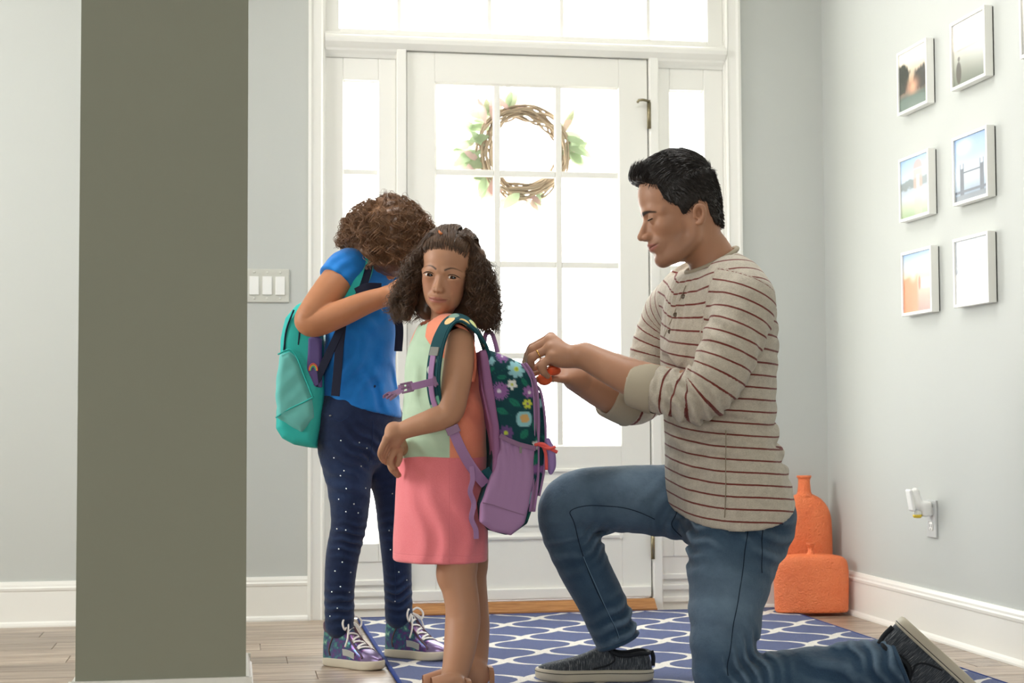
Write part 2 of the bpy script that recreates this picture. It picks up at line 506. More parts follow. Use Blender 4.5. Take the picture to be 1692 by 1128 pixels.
# casing and frame of the entrance
CASP = [(0, 0), (0, .020), (.010, .022), (.018, .017), (.046, .013), (.052, .017), (.058, .012), (.058, 0)]
c = MB()
c.prism(CASP, (.263, DY, 0), (.263, DY, 2.50), ((1, 0, 0), (0, -1, 0)))
c.prism([(.058-p, q) for p, q in CASP][::-1], (1.843, DY, 0), (1.843, DY, 2.50), ((1, 0, 0), (0, -1, 0)))
c.prism(CASP, (.263, DY, 2.50), (1.901, DY, 2.50), ((0, 0, -1), (0, -1, 0)))
struct('trim_1', c, M_TRIM, 'white moulded casing around the whole entrance')
# jambs, mullion posts, transom bar
DX0, DX1, DZ0, DZ1 = .625, 1.539, .053, 2.076
f = MB()
f.box(.300, .326, DY-.004, DY+.14, 0, 2.47).box(1.838, 1.864, DY-.004, DY+.14, 0, 2.47).box(.30, 1.864, DY-.004, DY+.14, 2.44, 2.47)
f.box(.586, .622, DY-.012, DY+.14, 0, 2.10, .004).box(1.543, 1.579, DY-.012, DY+.14, 0, 2.10, .004)
struct('trim_2', f, M_TRIM, 'white jambs and mullion posts beside the door')
tb = MB()
tbp = [(0, 0), (0, .010), (.012, .022), (.020, .030), (.034, .032), (.044, .026), (.052, .012), (.060, .010), (.060, 0)]
tb.prism(tbp, (.322, DY, 2.078), (1.842, DY, 2.078), ((0, 0, 1), (0, -1, 0)))
tb.box(.322, 1.842, DY, DY+.14, 2.078, 2.138)
struct('trim_3', tb, M_TRIM, 'white transom bar above the front door')
lm = MB()      # cove moulding above each sidelight
cove = [(0, 0), (0, .026), (.008, .022), (.018, .010), (.03, .002), (.03, 0)]
for a, b in ((.326, .586), (1.579, 1.838)):
    lm.prism(cove, (a, DY+.012, 2.078), (b, DY+.012, 2.078), ((0, 0, -1), (0, -1, 0)))
struct('trim_4', lm, M_TRIM, 'small cove moulding above the sidelights')

def glazed(root, x0, x1, z0, z1, y, xs, zs, mw, mat, dep=.020, glass=True):
    """muntins and panes of one light: xs, zs are the muntin centre lines"""
    for x in xs:
        MB().box(x-mw/2, x+mw/2, y-dep/2, y+dep/2, z0, z1, .0035).build('muntin', mat, root)
    ex = [x0]+list(xs)+[x1]
    for z in zs:
        for a, b in zip(ex[:-1], ex[1:]):
            MB().box(a+(mw/2 if a != x0 else 0), b-(mw/2 if b != x1 else 0), y-dep/2, y+dep/2, z-mw/2, z+mw/2, .0035).build('muntin', mat, root)
    ez = [z0]+list(zs)+[z1]
    if glass:
        for a, b in zip(ex[:-1], ex[1:]):
            for q, s in zip(ez[:-1], ez[1:]):
                MB().box(a, b, y-.002, y+.002, q, s).build('pane', M_GLASS, root)

def frame4(root, x0, x1, z0, z1, gx0, gx1, gz0, gz1, y0, y1, mat, bev=.003):
    """stiles and rails around a glazed or panelled opening"""
    for (a, b, c_, d, n) in ((x0, gx0, z0, z1, 'stile'), (gx1, x1, z0, z1, 'stile'), (gx0, gx1, gz1, z1, 'rail'), (gx0, gx1, z0, gz0, 'rail')):
        if b-a > .002 and d-c_ > .002: MB().box(a, b, y0, y1, c_, d, bev).build(n, mat, root)

def bead(root, x0, x1, z0, z1, y, mat, w=.008):
    b = MB()
    pr = [(0, 0), (w, 0), (0, w)]
    b.prism(pr, (x0, y, z0), (x0, y, z1), ((1, 0, 0), (0, -1, 0))).prism(pr, (x1, y, z0), (x1, y, z1), ((-1, 0, 0), (0, -1, 0)))
    b.prism(pr, (x0, y, z0), (x1, y, z0), ((0, 0, 1), (0, -1, 0))).prism(pr, (x0, y, z1), (x1, y, z1), ((0, 0, -1), (0, -1, 0)))
    b.build('glazing_bead', mat, root)

# sidelights
YS = DY+.015
for n, (x0, x1, gx0, gx1, lab) in enumerate(((.326, .586, .391, .521, 'narrow sidelight window left of the front door'),
                                            (1.579, 1.838, 1.628, 1.763, 'narrow sidelight window right of the front door')), 1):
    s = empty('window_%d' % n, ((x0+x1)/2, YS, 0), lab, None, None, 'structure')
    frame4(s, x0, x1, .20, 2.078, gx0, gx1, .268, 1.966, YS, YS+.045, M_TRIM)
    glazed(s, gx0, gx1, .268, 1.966, YS+.024, [], [.607, .947, 1.287, 1.628], .020, M_TRIM)
    bead(s, gx0, gx1, .268, 1.966, YS+.016, M_TRIM, .006)
    MB().box(x0, x1, YS+.004, YS+.04, 0, .20).build('lower_panel', M_TRIM, s)
    p = MB()
    for z in (.03, .075, .115): p.box(x0, x1, YS-.004, YS+.01, z, z+.022, .004)
    p.build('sill_moulding', M_TRIM, s)
# transom
s = empty('window_3', (1.08, YS, 2.14), 'wide transom window above the front door', None, None, 'structure')
frame4(s, .326, 1.838, 2.138, 2.44, .376, 1.777, 2.155, 2.405, YS-.01, YS+.045, M_TRIM)
glazed(s, .376, 1.777, 2.155, 2.405, YS+.024, [.599, .938, 1.215, 1.552], [], .018, M_TRIM)

# the front door
YD = DY+.006
door = empty('door_1', (1.08, YD, 0), 'white front door with twelve glass panes and a lower panel', None, None, 'structure')
GX0, GX1, GZ0, GZ1 = .729, 1.428, .616, 1.966
frame4(door, DX0, DX1, DZ0, DZ1, GX0, GX1, GZ0, GZ1, YD, YD+.044, M_DOOR, .002)
# replace the plain bottom rail look with a recessed panel
glazed(door, GX0, GX1, GZ0, GZ1, YD+.022, [.9625, 1.1965], [.952, 1.292, 1.632], .024, M_DOOR, .030)
bead(door, GX0, GX1, GZ0, GZ1, YD+.010, M_DOOR, .008)
pn = MB()
mp = [(0, 0), (.004, .007), (.012, .008), (.02, .002), (.026, 0)]
px0, px1, pz0, pz1 = .735, 1.430, .272, .535
pn.prism(mp, (px0, YD, pz0), (px0, YD, pz1), ((1, 0, 0), (0, -1, 0))).prism(mp, (px1, YD, pz0), (px1, YD, pz1), ((-1, 0, 0), (0, -1, 0)))
pn.prism(mp, (px0, YD, pz0), (px1, YD, pz0), ((0, 0, 1), (0, -1, 0))).prism(mp, (px0, YD, pz1), (px1, YD, pz1), ((0, 0, -1), (0, -1, 0)))
pn.build('panel_moulding', M_DOOR, door)
MB().box(px0+.05, px1-.05, YD-.006, YD+.002, pz0+.05, pz1-.05, .004).build('panel', M_DOOR, door)
MB().box(DX0+.004, DX1-.004, YD-.014, YD+.004, DZ0+.002, DZ0+.042, .004).build('door_sweep', M_TRIM, door)
for z in (1.86, 1.02, .245):
    h = MB()
    h.tube([(1.541, YD-.016, z-.05), (1.541, YD-.016, z+.05)], .0075, 10)
    for k in range(4): h.tube([(1.541, YD-.016, z-.0505+k*.025), (1.541, YD-.016, z-.0495+k*.025)], .0085, 10)
    h.tube([(1.541, YD-.016, z+.05), (1.541, YD-.016, z+.058)], .006, 8)
    hg = h.build('hinge', M_BRASSY, door)
    if z > 1.5:
        MB().tube([(1.541, YD-.018, z+.054), (1.515, YD-.03, z+.056), (1.498, YD-.032, z+.054), (1.494, YD-.026, z+.046)], .005, 8).build('door_stop_arm', M_BRASSY, hg)
# dark weather gap around the slab
M_SEAL = plain('weather_seal', rgb(70, 64, 52), .8, .2)
g = MB().box(.622, .6255, YD+.012, YD+.03, .05, 2.08).box(1.5385, 1.543, YD+.012, YD+.03, .05, 2.08).box(.622, 1.543, YD+.012, YD+.03, 2.0755, 2.0785)
g.build('weather_seal', M_SEAL, door)

# oak threshold
t = NT('oak'); v = t.map(t.obj(), (3, 40, 40)); n = t.noise(v, 3, 5, .6)
M_OAK = t.fin(t.ramp(n, [(.3, rgb(140, 90, 48)), (.7, rgb(192, 138, 84))]), .4, .4)
struct('trim_5', MB().prism([(0, 0), (.11, 0), (.11, .05), (.045, .05), (.008, .02), (0, .018)], (.622, DY-.062, 0), (1.543, DY-.062, 0), ((0, 1, 0), (0, 0, 1))), M_OAK, 'oak threshold under the front door')

# outside ground
M_OUT = plain('pale_paving', rgb(215, 212, 205), .8, .2)
struct('ground', MB().box(-14, 16, DY+TH, 26, -.12, -.02), M_OUT, 'pale paved ground outside the door')

# ------------------------------------------------------------------ plank floor
def plank_mat():
    t = NT('vinyl_plank')
    inf = t.add('ShaderNodeObjectInfo')
    v = t.obj()
    off = t.add('ShaderNodeCombineXYZ'); t.l.new(t.math('MULTIPLY', inf.outputs['Random'], 40.), off.inputs[0]); t.l.new(t.math('MULTIPLY', inf.outputs['Random'], 17.), off.inputs[1])
    ad = t.add('ShaderNodeVectorMath', operation='ADD'); t.l.new(v, ad.inputs[0]); t.l.new(off.outputs[0], ad.inputs[1])
    p = t.map(ad.outputs[0], (1.0, 14, 1))
    n1 = t.noise(p, 2.2, 6, .65); n2 = t.noise(t.map(ad.outputs[0], (2.0, 60, 1)), 3, 4, .7)
    n = t.math('ADD', t.math('MULTIPLY', n1, .7), t.math('MULTIPLY', n2, .3))
    c1 = t.ramp(n, [(.30, rgb(96, 78, 62)), (.45, rgb(142, 122, 104)), (.56, rgb(178, 162, 144)), (.72, rgb(204, 192, 178))])
    tone = t.ramp(inf.outputs['Random'], [(0, (.74, .72, .70, 1)), (.5, (.95, .94, .93, 1)), (1, (1.12, 1.1, 1.08, 1))])
    t.bump(n2, .15, .0006)
    return t.fin(t.mix(1.0, c1, tone, 'MULTIPLY'), t.math('ADD', t.math('MULTIPLY', n2, .12), .27), .7)
M_PLANK = plank_mat()
floor = MB().box(XL-TH, XW+TH, YB-TH, DY+.13, -.06, -.006)
floor = struct('floor', floor, M_PLANK, 'grey-brown wood plank floor')
PWD, PLN, GAP = .152, 1.22, .0016
pm = MB(); b_ = .0012
pm.add([(0, 0, -.006), (PLN-GAP, 0, -.006), (PLN-GAP, PWD-GAP, -.006), (0, PWD-GAP, -.006), (0, 0, -b_), (PLN-GAP, 0, -b_), (PLN-GAP, PWD-GAP, -b_), (0, PWD-GAP, -b_),
        (b_, b_, 0), (PLN-GAP-b_, b_, 0), (PLN-GAP-b_, PWD-GAP-b_, 0), (b_, PWD-GAP-b_, 0)],
       [(0, 1, 5, 4), (1, 2, 6, 5), (2, 3, 7, 6), (3, 0, 4, 7), (4, 5, 9, 8), (5, 6, 10, 9), (6, 7, 11, 10), (7, 4, 8, 11), (8, 9, 10, 11)])
PLM = pm.mesh('plank'); PLM.materials.append(M_PLANK)
row = 0; y = DY-.002-PWD
while y > 2.9:
    x = XL+.0 - (row*.47 % 1.0)*PLN
    while x < XW-.02:
        if x > XL-.02 and x+PLN < XW+.0:
            o = bpy.data.objects.new('plank', PLM)
        elif x+PLN*.2 > XL and x < XW:
            o = bpy.data.objects.new('plank', PLM)
            x0 = max(x, XL); x1 = min(x+PLN, XW); o.scale[0] = (x1-x0)/PLN
            o.location.x = x0
        else:
            x += PLN; continue
        if x > XL-.02: o.location.x = x
        o.location.y = y; o.parent = floor; COL.objects.link(o)
        x += PLN
    y -= PWD; row += 1
# the part of the floor nobody sees, behind the viewer
struct('floor_rear', MB().box(XL, XW, YB, y+PWD, -.006, 0), M_PLANK, 'plank floor behind the viewer')

# ------------------------------------------------------------------ rug
def rug_mat():
    t = NT('rug_pile'); v = t.obj(); x, y, z = t.gen_xyz(v)
    wob = t.math('MULTIPLY', t.math('SUBTRACT', t.noise(v, 60, 2), .5), .006)
    Wc, L, A = .142, .335, .063
    # ogee lattice: wavy lines, neighbours in opposite phase, meeting at the necks
    col = t.math('DIVIDE', t.math('ADD', x, wob), Wc)
    cs = t.math('COSINE', t.math('MULTIPLY', y, 2*math.pi/L))
    # flatten the cosine a little so that the necks run together
    cs = t.math('MULTIPLY', t.math('SIGN', cs), t.math('POWER', t.math('ABSOLUTE', cs), .75))
    amp = A/Wc
    def fam(sign, shift):
        u = t.math('ADD', t.math('SUBTRACT', col, t.math('MULTIPLY', cs, sign*amp)), shift)
        fr = t.math('FRACT', t.math('MULTIPLY', u, .5))
        d = t.math('ABSOLUTE', t.math('SUBTRACT', fr, .5))
        return t.math('MULTIPLY', d, 2*Wc)
    d = t.math('MINIMUM', fam(1, 0), fam(-1, 1))
    ln = t.math('SUBTRACT', 1.0, t.smooth(d, .0135, .0165))
    nz_ = t.smooth(t.noise(v, 330, 3, .8), .3, .7)
    rib = t.math('SINE', t.math('MULTIPLY', t.math('ADD', x, t.math('MULTIPLY', y, .0)), 900))
    blue = t.mix(nz_, rgb(14, 32, 82), rgb(60, 86, 150))
    wht = t.mix(nz_, rgb(206, 200, 188), rgb(248, 244, 236))
    h = t.math('ADD', t.math('MULTIPLY', ln, .6), t.math('ADD', t.math('MULTIPLY', nz_, .8), t.math('MULTIPLY', rib, .06)))
    t.bump(h, .55, .004)
    return t.fin(t.mix(ln, blue, wht), .85, .25, sheen=.3)
M_RUG = rug_mat()
M_RUGEDGE = plain('rug_binding', rgb(38, 58, 120), .8, .2, nscale=400, nstr=.5)
RX0, RX1, RY0, RY1 = .442, 2.012, 3.45, 5.835
rug = empty('rug', ((RX0+RX1)/2, (RY0+RY1)/2, 0), 'blue rug with a white curved trellis pattern before the door', 'rug')
r = MB().box(RX0, RX1, RY0, RY1, .001, .011, .003).build('pile', M_RUG, rug)
e_ = MB()
for a, b in (((RX0, RY0), (RX0, RY1)), ((RX1, RY0), (RX1, RY1)), ((RX0, RY0), (RX1, RY0)), ((RX0, RY1), (RX1, RY1))):
    e_.tube([(a[0], a[1], .0065), ((a[0]+b[0])/2, (a[1]+b[1])/2, .0065), (b[0], b[1], .0065)], .0062, 8)
e_.build('binding', M_RUGEDGE, rug)

# ------------------------------------------------------------------ figure tools
def px(x, y, d, *r):
    """photo pixel + depth -> world row, radii given in pixels"""
    return tuple(P(x, y, d))+tuple(q*d/FPX for q in r)

def facing(psi, pitch=0., roll=0., base=None):
    """frame (F,L,U) of something that faces image-left, turned psi degrees to the viewer, pitched down, rolled"""
    a, t, r = math.radians(psi), math.radians(pitch), math.radians(roll)
    r0 = nz(np.array([CR[0], CR[1], 0])); up = np.array([0, 0, 1.]); bk = np.cross(r0, up)      # bk: towards the viewer
    Fh = -r0*math.cos(a)+bk*math.sin(a)
    F = Fh*math.cos(t)-up*math.sin(t); U = up*math.cos(t)+Fh*math.sin(t); L = np.cross(U, F)
    c, s = math.cos(r), math.sin(r)
    L, U = c*L+s*U, -s*L+c*U
    return np.stack([F, L, U], 1)

def poly_dist(A, C, poly):
    """signed distance (negative inside) of arrays A,C to a closed polygon"""
    n = len(poly); d = np.full(np.broadcast(A, C).shape, 1e9, np.float32); ins = np.zeros(d.shape, bool)
    for i in range(n):
        x1, y1 = poly[i]; x2, y2 = poly[(i+1) % n]; ex, ey = x2-x1, y2-y1; wx, wy = A-x1, C-y1
        t = np.clip((wx*ex+wy*ey)/(ex*ex+ey*ey+1e-12), 0, 1)
        d = np.minimum(d, (wx-ex*t)**2+(wy-ey*t)**2)
        if abs(ey) > 1e-9:
            ins ^= ((y1 > C) != (y2 > C)) & (A < ex*(C-y1)/ey+x1)
    d = np.sqrt(d); return np.where(ins, -d, d)
def slab(S, L, poly, hw, r, k=0, op='u', b0=0):
    """rounded extrusion of a polygon given in the (a,c) plane of frame L, half width hw along b"""
    s = tuple(slice(0, int(q)) for q in S.n); X, Y, Z = S.xyz(s); a, b, c = L.grid(X, Y, Z)
    d2 = poly_dist(a, c, poly)+r; w = np.abs(b-b0)-(hw-r)
    d = np.sqrt(np.maximum(d2, 0)**2+np.maximum(w, 0)**2)+np.minimum(np.maximum(d2, w), 0)-r
    S.comb(s, (d*L.s).astype(np.float32), k, op)

class Loc:
    """local frame: origin, axes (columns F,L,U), scale"""
    def __init__(self, o, R, s): self.o = np.asarray(o, float); self.R = np.asarray(R, float); self.s = float(s)
    def w(self, a, b, c): return self.o+self.s*(self.R@np.array([a, b, c], float))
    def inv(self, V): return ((np.asarray(V)-self.o)@self.R)/self.s
    def grid(self, X, Y, Z):
        X = X-self.o[0]; Y = Y-self.o[1]; Z = Z-self.o[2]; R = self.R
        return [(X*R[0, i]+Y*R[1, i]+Z*R[2, i])/self.s for i in range(3)]
    def ell(self, S, c, r, k=.02, op='u', ry=0, rz=0):
        R = self.R
        if ry or rz:
            cy, sy = math.cos(ry), math.sin(ry); cz, sz = math.cos(rz), math.sin(rz)
            Ry = np.array([[cy, 0, sy], [0, 1, 0], [-sy, 0, cy]]); Rz = np.array([[cz, -sz, 0], [sz, cz, 0], [0, 0, 1]])
            R = R@Rz@Ry
        r = np.array(r if hasattr(r, '__len__') else [r]*3)*self.s
        S.ell(self.w(*c), r, R, k*self.s, op)
    def chain(self, S, pts, k=.02, op='u', sub=4):
        S.chain([tuple(self.w(*p[:3]))+(p[3]*self.s,) for p in pts], k*self.s, op, sub)

HEAD_MAN = dict(eye_c=.465, nose_c=.325, ear_a=-.058, ear_c=.39, skull=.045, mouth_a=-.012, smile=.014, mouth_w=.128, eye_b=.135, eye_a=.315, er=.056, open=.009, look=(0, -.5), nose=1.0, jaw=1.0, lip=1.0, brow=1.0, cheek=1.0)
def sculpt_head(S, H, p):
    """face and skull in units of head height (chin to crown); forward a, left b, up c"""
    k = p
    sk = k.get('skull', 0); H.ell(S, (-.02+sk, 0, .635), (.405-sk, .325, .365), .05)
    H.ell(S, (.14, 0, .66), (.245, .268, .255), .08)                # forehead
    H.ell(S, (-.12+sk, 0, .52), (.27, .26, .26), .08)
    H.ell(S, (.15, 0, .40), (.215, .235, .30), .08)                 # middle of the face
    H.ell(S, (.16, 0, .20), (.185*k['jaw'], .185*k['jaw'], .17), .08)
    for s in (1, -1):
        if not k.get('child'): H.chain(S, [(-.01, .235*s*k['jaw'], .33, .06), (.03, .215*s*k['jaw'], .19, .065), (.17, .15*s, .10, .065), (.295, .05*s, .075, .055)], .09)
        H.ell(S, (.235, .165*s, .385), (.10, .085, .085*k['cheek']), .06)
    if k.get('child'): H.ell(S, (.115, 0, .275), (.225, .222, .262), .06); H.ell(S, (.20, 0, .16), (.13, .13, .12), .06)
    H.ell(S, (.322+k.get('chin_a', 0), 0, k.get('chin_c', .082)), (.060, .075, .062), .06)               # chin
    H.ell(S, (.315, 0, k.get('mouth_c', .215)), (.10, .125, .095), .06)               # muzzle
    ec, eb, ea, er = k['eye_c'], k['eye_b'], k['eye_a'], k['er']
    for s in (1, -1):
        H.chain(S, [(.255, .235*s, ec+.045, .03), (.33, .14*s, ec+.085, .036*k['brow']+.004), (.365, .04*s, ec+.065, .034)], .05)
        H.ell(S, (.395, eb*s, ec-.004), (.07, .088, .058), .035, 's') if not k.get('flat') else H.ell(S, (.405, eb*s, ec-.004), (.065, .085, .05), .04, 's')
    # nose
    n = k['nose']; nc = k.get('nose_c', .325); nr = k.get('nose_r', 1.0)
    H.chain(S, [(.315, 0, ec+.03, .040), (.335, 0, (ec+nc)/2, .05), (.355, 0, nc, .062)], .04)
    H.chain(S, [(.352, 0, ec+.035, .030), (.380+.012*n, 0, ec-.025, .026*nr), (.412+.022*n, 0, (ec*.35+nc*.65), .030*nr), (.432+.03*n, 0, nc+.004, .037*nr)], .03)
    for s in (1, -1):
        H.ell(S, (.400+.012*n, .046*s*nr, nc-.012), (.045, .031*nr, .031), .022)
    H.ell(S, (.40, 0, nc-.02), (.05, .022, .024), .02)
    for s in (1, -1): H.ell(S, (.428+.012*n, .024*s*nr, nc-.044), (.020, .012, .010), .008, 's')
    # lips
    lc = k.get('mouth_c', .215); lw = k.get('mouth_w', .105); la = k.get('mouth_a', 0)
    sm = k.get('smile', 0)
    up = [(.325+la, -lw, lc+.002+sm, .010), (.385+la, -lw*.55, lc+.014, .019*k['lip']), (.412+la, -.018, lc+.021, .0205*k['lip']), (.408+la, 0, lc+.016, .019*k['lip']), (.412+la, .018, lc+.021, .0205*k['lip']), (.385+la, lw*.55, lc+.014, .019*k['lip']), (.325+la, lw, lc+.002+sm, .010)]
    lo = [(.325+la, -lw*.95, lc-.004+sm, .010), (.378+la, -lw*.5, lc-.022, .020*k['lip']), (.398+la, 0, lc-.028, .0245*k['lip']), (.378+la, lw*.5, lc-.022, .020*k['lip']), (.325+la, lw*.95, lc-.004+sm, .010)]
    H.chain(S, up, .02); H.chain(S, lo, .02)
    H.chain(S, [(.345+la, -lw*1.08, lc-.002+sm*1.1, .004), (.408+la, -lw*.5, lc-.004, .006), (.440+la, 0, lc-.005, .007), (.408+la, lw*.5, lc-.004, .006), (.345+la, lw*1.08, lc-.002+sm*1.1, .004)], .012, 's')
    H.ell(S, (.425, 0, k.get('mouth_c', .215)-.08), (.05, .075, .022), .04, 's')           # fold above the chin
    H.chain(S, [(.455, 0, lc+.055, .006), (.455, 0, lc+.035, .008)], .02, 's', 1)   # philtrum
    # eyelids over the eyeball, then the slit
    for s in (1, -1):
        H.ell(S, (ea, eb*s, ec), er*k.get('lid', 1.17), k.get('lidk', .014))
        o = k['open']; dz = k.get('slit_dz', 0)
        q = er/.056; H.chain(S, [(ea+.044*q, (eb-.054*q)*s, ec+dz-.008, .007), (ea+.066*q, (eb-.022*q)*s, ec+dz+.004, o), (ea+.066*q, (eb+.022*q)*s, ec+dz+.005, o), (ea+.040*q, (eb+.058*q)*s, ec+dz-.001, .007)], .005, 's')
    # ears
    ea_, ec_ = k.get('ear_a', -.03), k.get('ear_c', .50)
    for s in (1, -1):
        E = lambda a, b, c, r: (ea_+a, b*s, ec_+c, r)
        H.chain(S, [E(.03, .300, -.01, .02), E(.028, .330, .045, .022), (E(0, .352, .078, .021)), E(-.042, .362, .055, .021), E(-.042, .352, -.005, .022), E(-.01, .330, -.068, .026), E(.02, .305, -.072, .022)], .012)
        H.ell(S, (ea_-.012, .325*s, ec_), (.045, .025, .065), .02)
        H.ell(S, (ea_+.002, .362*s, ec_+.008), (.028, .050, .044), .008, 's')
        H.ell(S, (ea_+.012, .35*s, ec_-.012), (.018, .03, .020), .008, 's')

def head_colours(Vl, base, lip, p, blush=None, beard=None):
    """albedo per vertex in head-local coordinates"""
    C = np.tile(np.array(base[:3]), (len(Vl), 1)); a, b, c = Vl.T
    lc = p.get('mouth_c', .215); lw = p.get('mouth_w', .105)
    e = ((np.abs(b)/(lw*1.02))**2+((c-lc+.004)/(.044*p['lip']))**2)
    mk = sstep(1.15-e, 0, .5)*sstep(a, .30, .34)*p.get('lipc', 1)
    C = C*(1-mk[:, None])+mk[:, None]*np.array(lip[:3])
    ln_ = np.exp(-((c-lc+.005-p.get('smile', 0)*(np.abs(b)/lw)**2)/.0055)**2)*sstep(lw*1.1-np.abs(b), 0, .02)*sstep(a, .26, .32)*.75
    C = C*(1-ln_[:, None])+ln_[:, None]*np.array(lip[:3])*.28
    if blush is not None:
        for s in (1, -1):
            d = ((a-.30)/.12)**2+((b-s*.19)/.12)**2+((c-.33)/.10)**2
            C = C*(1-.25*np.exp(-d)[:, None])+.25*np.exp(-d)[:, None]*np.array(blush[:3])
    if beard is not None:
        m_ = sstep(.30-c, -.04, .10)*sstep(a, -.05, .1)*(1-mk)*.35
        C = C*(1-m_[:, None])+m_[:, None]*np.array(beard[:3])
    return C

def brows(C, Vl, p, col, dz=.08, th=.022, amt=.75, arch=.014, out=.225, inner=.0, b0=.035):
    for s in (1, -1):
        bx = np.array([(.375, b0), (.36, .11), (.325, .17), (.27, out)])
        for i in range(40):
            t = i/39*3; j = min(int(t), 2); f_ = t-j
            a0 = bx[j]*(1-f_)+bx[j+1]*f_; cc = p['eye_c']+dz+arch*math.sin(t/3*3.1)-.016*(t/3)**2-inner*(1-t/3)**2
            d = np.sqrt((Vl[:, 1]-s*a0[1])**2+(Vl[:, 2]-cc)**2)
            mk = sstep(th*(1-.5*t/3)-d, 0, .014)*sstep(Vl[:, 0], .15, .25)*amt
            C = C*(1-mk[:, None])+mk[:, None]*np.array(col[:3])
    return C

def skin_mat(name):
    t = NT(name); v = t.obj()
    col = t.attr('tone', 'Color')
    n = t.noise(v, 90, 3); n2 = t.noise(v, 14, 2)
    c = t.mix(.5, col, t.mix(n2, (.78, .76, .74, 1), (1.12, 1.1, 1.08, 1)), 'MULTIPLY')
    c = t.mix(.55, col, t.mix(n2, t.mix(1, col, (.86, .82, .80, 1), 'MULTIPLY'), t.mix(1, col, (1.1, 1.1, 1.1, 1), 'MULTIPLY')))
    t.bump(n, .10, .0012)
    return t.fin(c, .48, .35, sss=.06)
M_SKIN = skin_mat('skin')

def eye_parts(H, p, parent, iris_col, look=(0, 0), sizes=(1, 1)):
    """eyeballs with iris, pupil and a small cornea, looking along (left,up) offsets"""
    for s in (1, -1):
        c = H.w(p['eye_a'], p['eye_b']*s, p['eye_c']); r = p['er']*H.s
        F, L, U = H.R.T
        d = nz(F+L*look[0]+U*look[1])
        bm = bmesh.new(); bmesh.ops.create_uvsphere(bm, u_segments=32, v_segments=20, radius=r)
        V = np.array([v.co[:] for v in bm.verts]); me = bpy.data.meshes.new('eyeball'); bm.to_mesh(me); bm.free()
        # rotate z axis to d
        x = nz(np.cross(np.array([.1, .2, .97]), d)); y = np.cross(d, x)
        W = V@np.stack([x, y, d], 0)+c
        me.vertices.foreach_set('co', W.astype(np.float32).ravel()); me.update()
        me.polygons.foreach_set('use_smooth', np.ones(len(me.polygons), bool))
        set_float(me, 'ang', np.arccos(np.clip(V[:, 2]/r, -1, 1)))
        link('eye', me, EYE_MATS[iris_col], parent)

def eye_mat(name, iris):
    t = NT(name); a = t.attr('ang')
    c = t.ramp(t.math('DIVIDE', a, 1.4), [(0, (.006, .005, .004, 1)), (.30, (.006, .005, .004, 1)), (.34, iris), (.53, tuple(x*.45 for x in iris[:3])+(1,)), (.57, rgb(222, 216, 208)), (1, rgb(205, 190, 180))])
    return t.fin(c, .22, .3)
EYE_MATS = {'brown': eye_mat('brown_eye', rgb(58, 34, 20))}

M_LASH = plain('lash', rgb(18, 12, 10), .6, .3)
def hair_mat(name, c1, c2, rough=.42):
    t = NT(name); v = t.obj()
    n = t.noise(v, 45, 3)
    return t.fin(t.mix(n, c1, c2), rough, .45)

def path_param(V, pts, n=12):
    """nearest arc length, distance and interpolated extra columns along a polyline spline"""
    p = np.array(pts, float); p = spline(p, n) if len(p) > 2 else p
    best = np.full(len(V), 1e9); S_ = np.zeros(len(V)); E = np.zeros((len(V), p.shape[1]-3)); s0 = 0
    for i in range(len(p)-1):
        a, b = p[i, :3], p[i+1, :3]; ba = b-a; L = np.linalg.norm(ba)
        t = np.clip((V-a)@ba/(L*L+1e-12), -3 if i == 0 else 0, 1); d = np.linalg.norm(V-a-t[:, None]*ba, axis=1)
        m_ = d < best; best[m_] = d[m_]; S_[m_] = s0+t[m_]*L; E[m_] = (p[i, 3:]+t[:, None]*(p[i+1, 3:]-p[i, 3:]))[m_]; s0 += L
    return S_, best, E

def bbox(rows, pad=.02):
    a = np.array([list(r)[:3] for r in rows]); rr = np.array([max(list(r)[3:] or [0]) for r in rows])
    return (a-rr[:, None]).min(0)-pad, (a+rr[:, None]).max(0)+pad

def folds(S, items):
    """cloth folds: (centre, wave axis, wavelength, depth, reach)"""
    for c, ax, lam, amp, reach, seed in items:
        c = np.asarray(c, float); ax = nz(ax); g = np.random.default_rng(seed)
        s = S.sl(c-2.2*reach, c+2.2*reach)
        if s is None: continue
        X, Y, Z = S.xyz(s); X = X-c[0]; Y = Y-c[1]; Z = Z-c[2]
        u = X*ax[0]+Y*ax[1]+Z*ax[2]
        o = nz(g.normal(size=3)); o = nz(o-ax*(o@ax)); q = np.cross(ax, o)
        w = X*o[0]+Y*o[1]+Z*o[2]; z = X*q[0]+Y*q[1]+Z*q[2]
        ph = u/lam*6.283+1.1*np.sin(w/lam*1.9+g.random()*6)+1.1*np.sin(z/lam*2.3+g.random()*6)
        wv = np.sin(ph); wv = np.sign(wv)*np.abs(wv)**.8
        S.F[s] += (amp*wv*np.exp(-(X*X+Y*Y+Z*Z)/(reach*reach))).astype(np.float32)

def merge(parts):
    V = []; Q = []; n = 0; T = []
    for v, q, c in parts:
        V.append(v); Q.append(q+n); T.append(c if getattr(c, 'ndim', 1) == 2 else np.tile(np.array(c[:3]), (len(v), 1))); n += len(v)
    return np.vstack(V), np.vstack(Q), np.vstack(T)

def seam(me_V, pts, off, r, n=40, normal=None):
    """seam cord laid on a sculpted surface: nearest surface vertices to a guide line"""
    g = spline(pts, max(2, n//max(1, len(pts)-1))); out = []
    for q in g:
        d = ((me_V-q)**2).sum(1); i = np.argsort(d)[:4]; w = 1/(d[i]+1e-6); out.append((me_V[i]*w[:, None]).sum(0)/w.sum())
    out = np.array(out)
    for _ in range(3): out[1:-1] = .25*out[:-2]+.5*out[1:-1]+.25*out[2:]
    if normal is not None: out = out+np.asarray(normal)*off
    return out

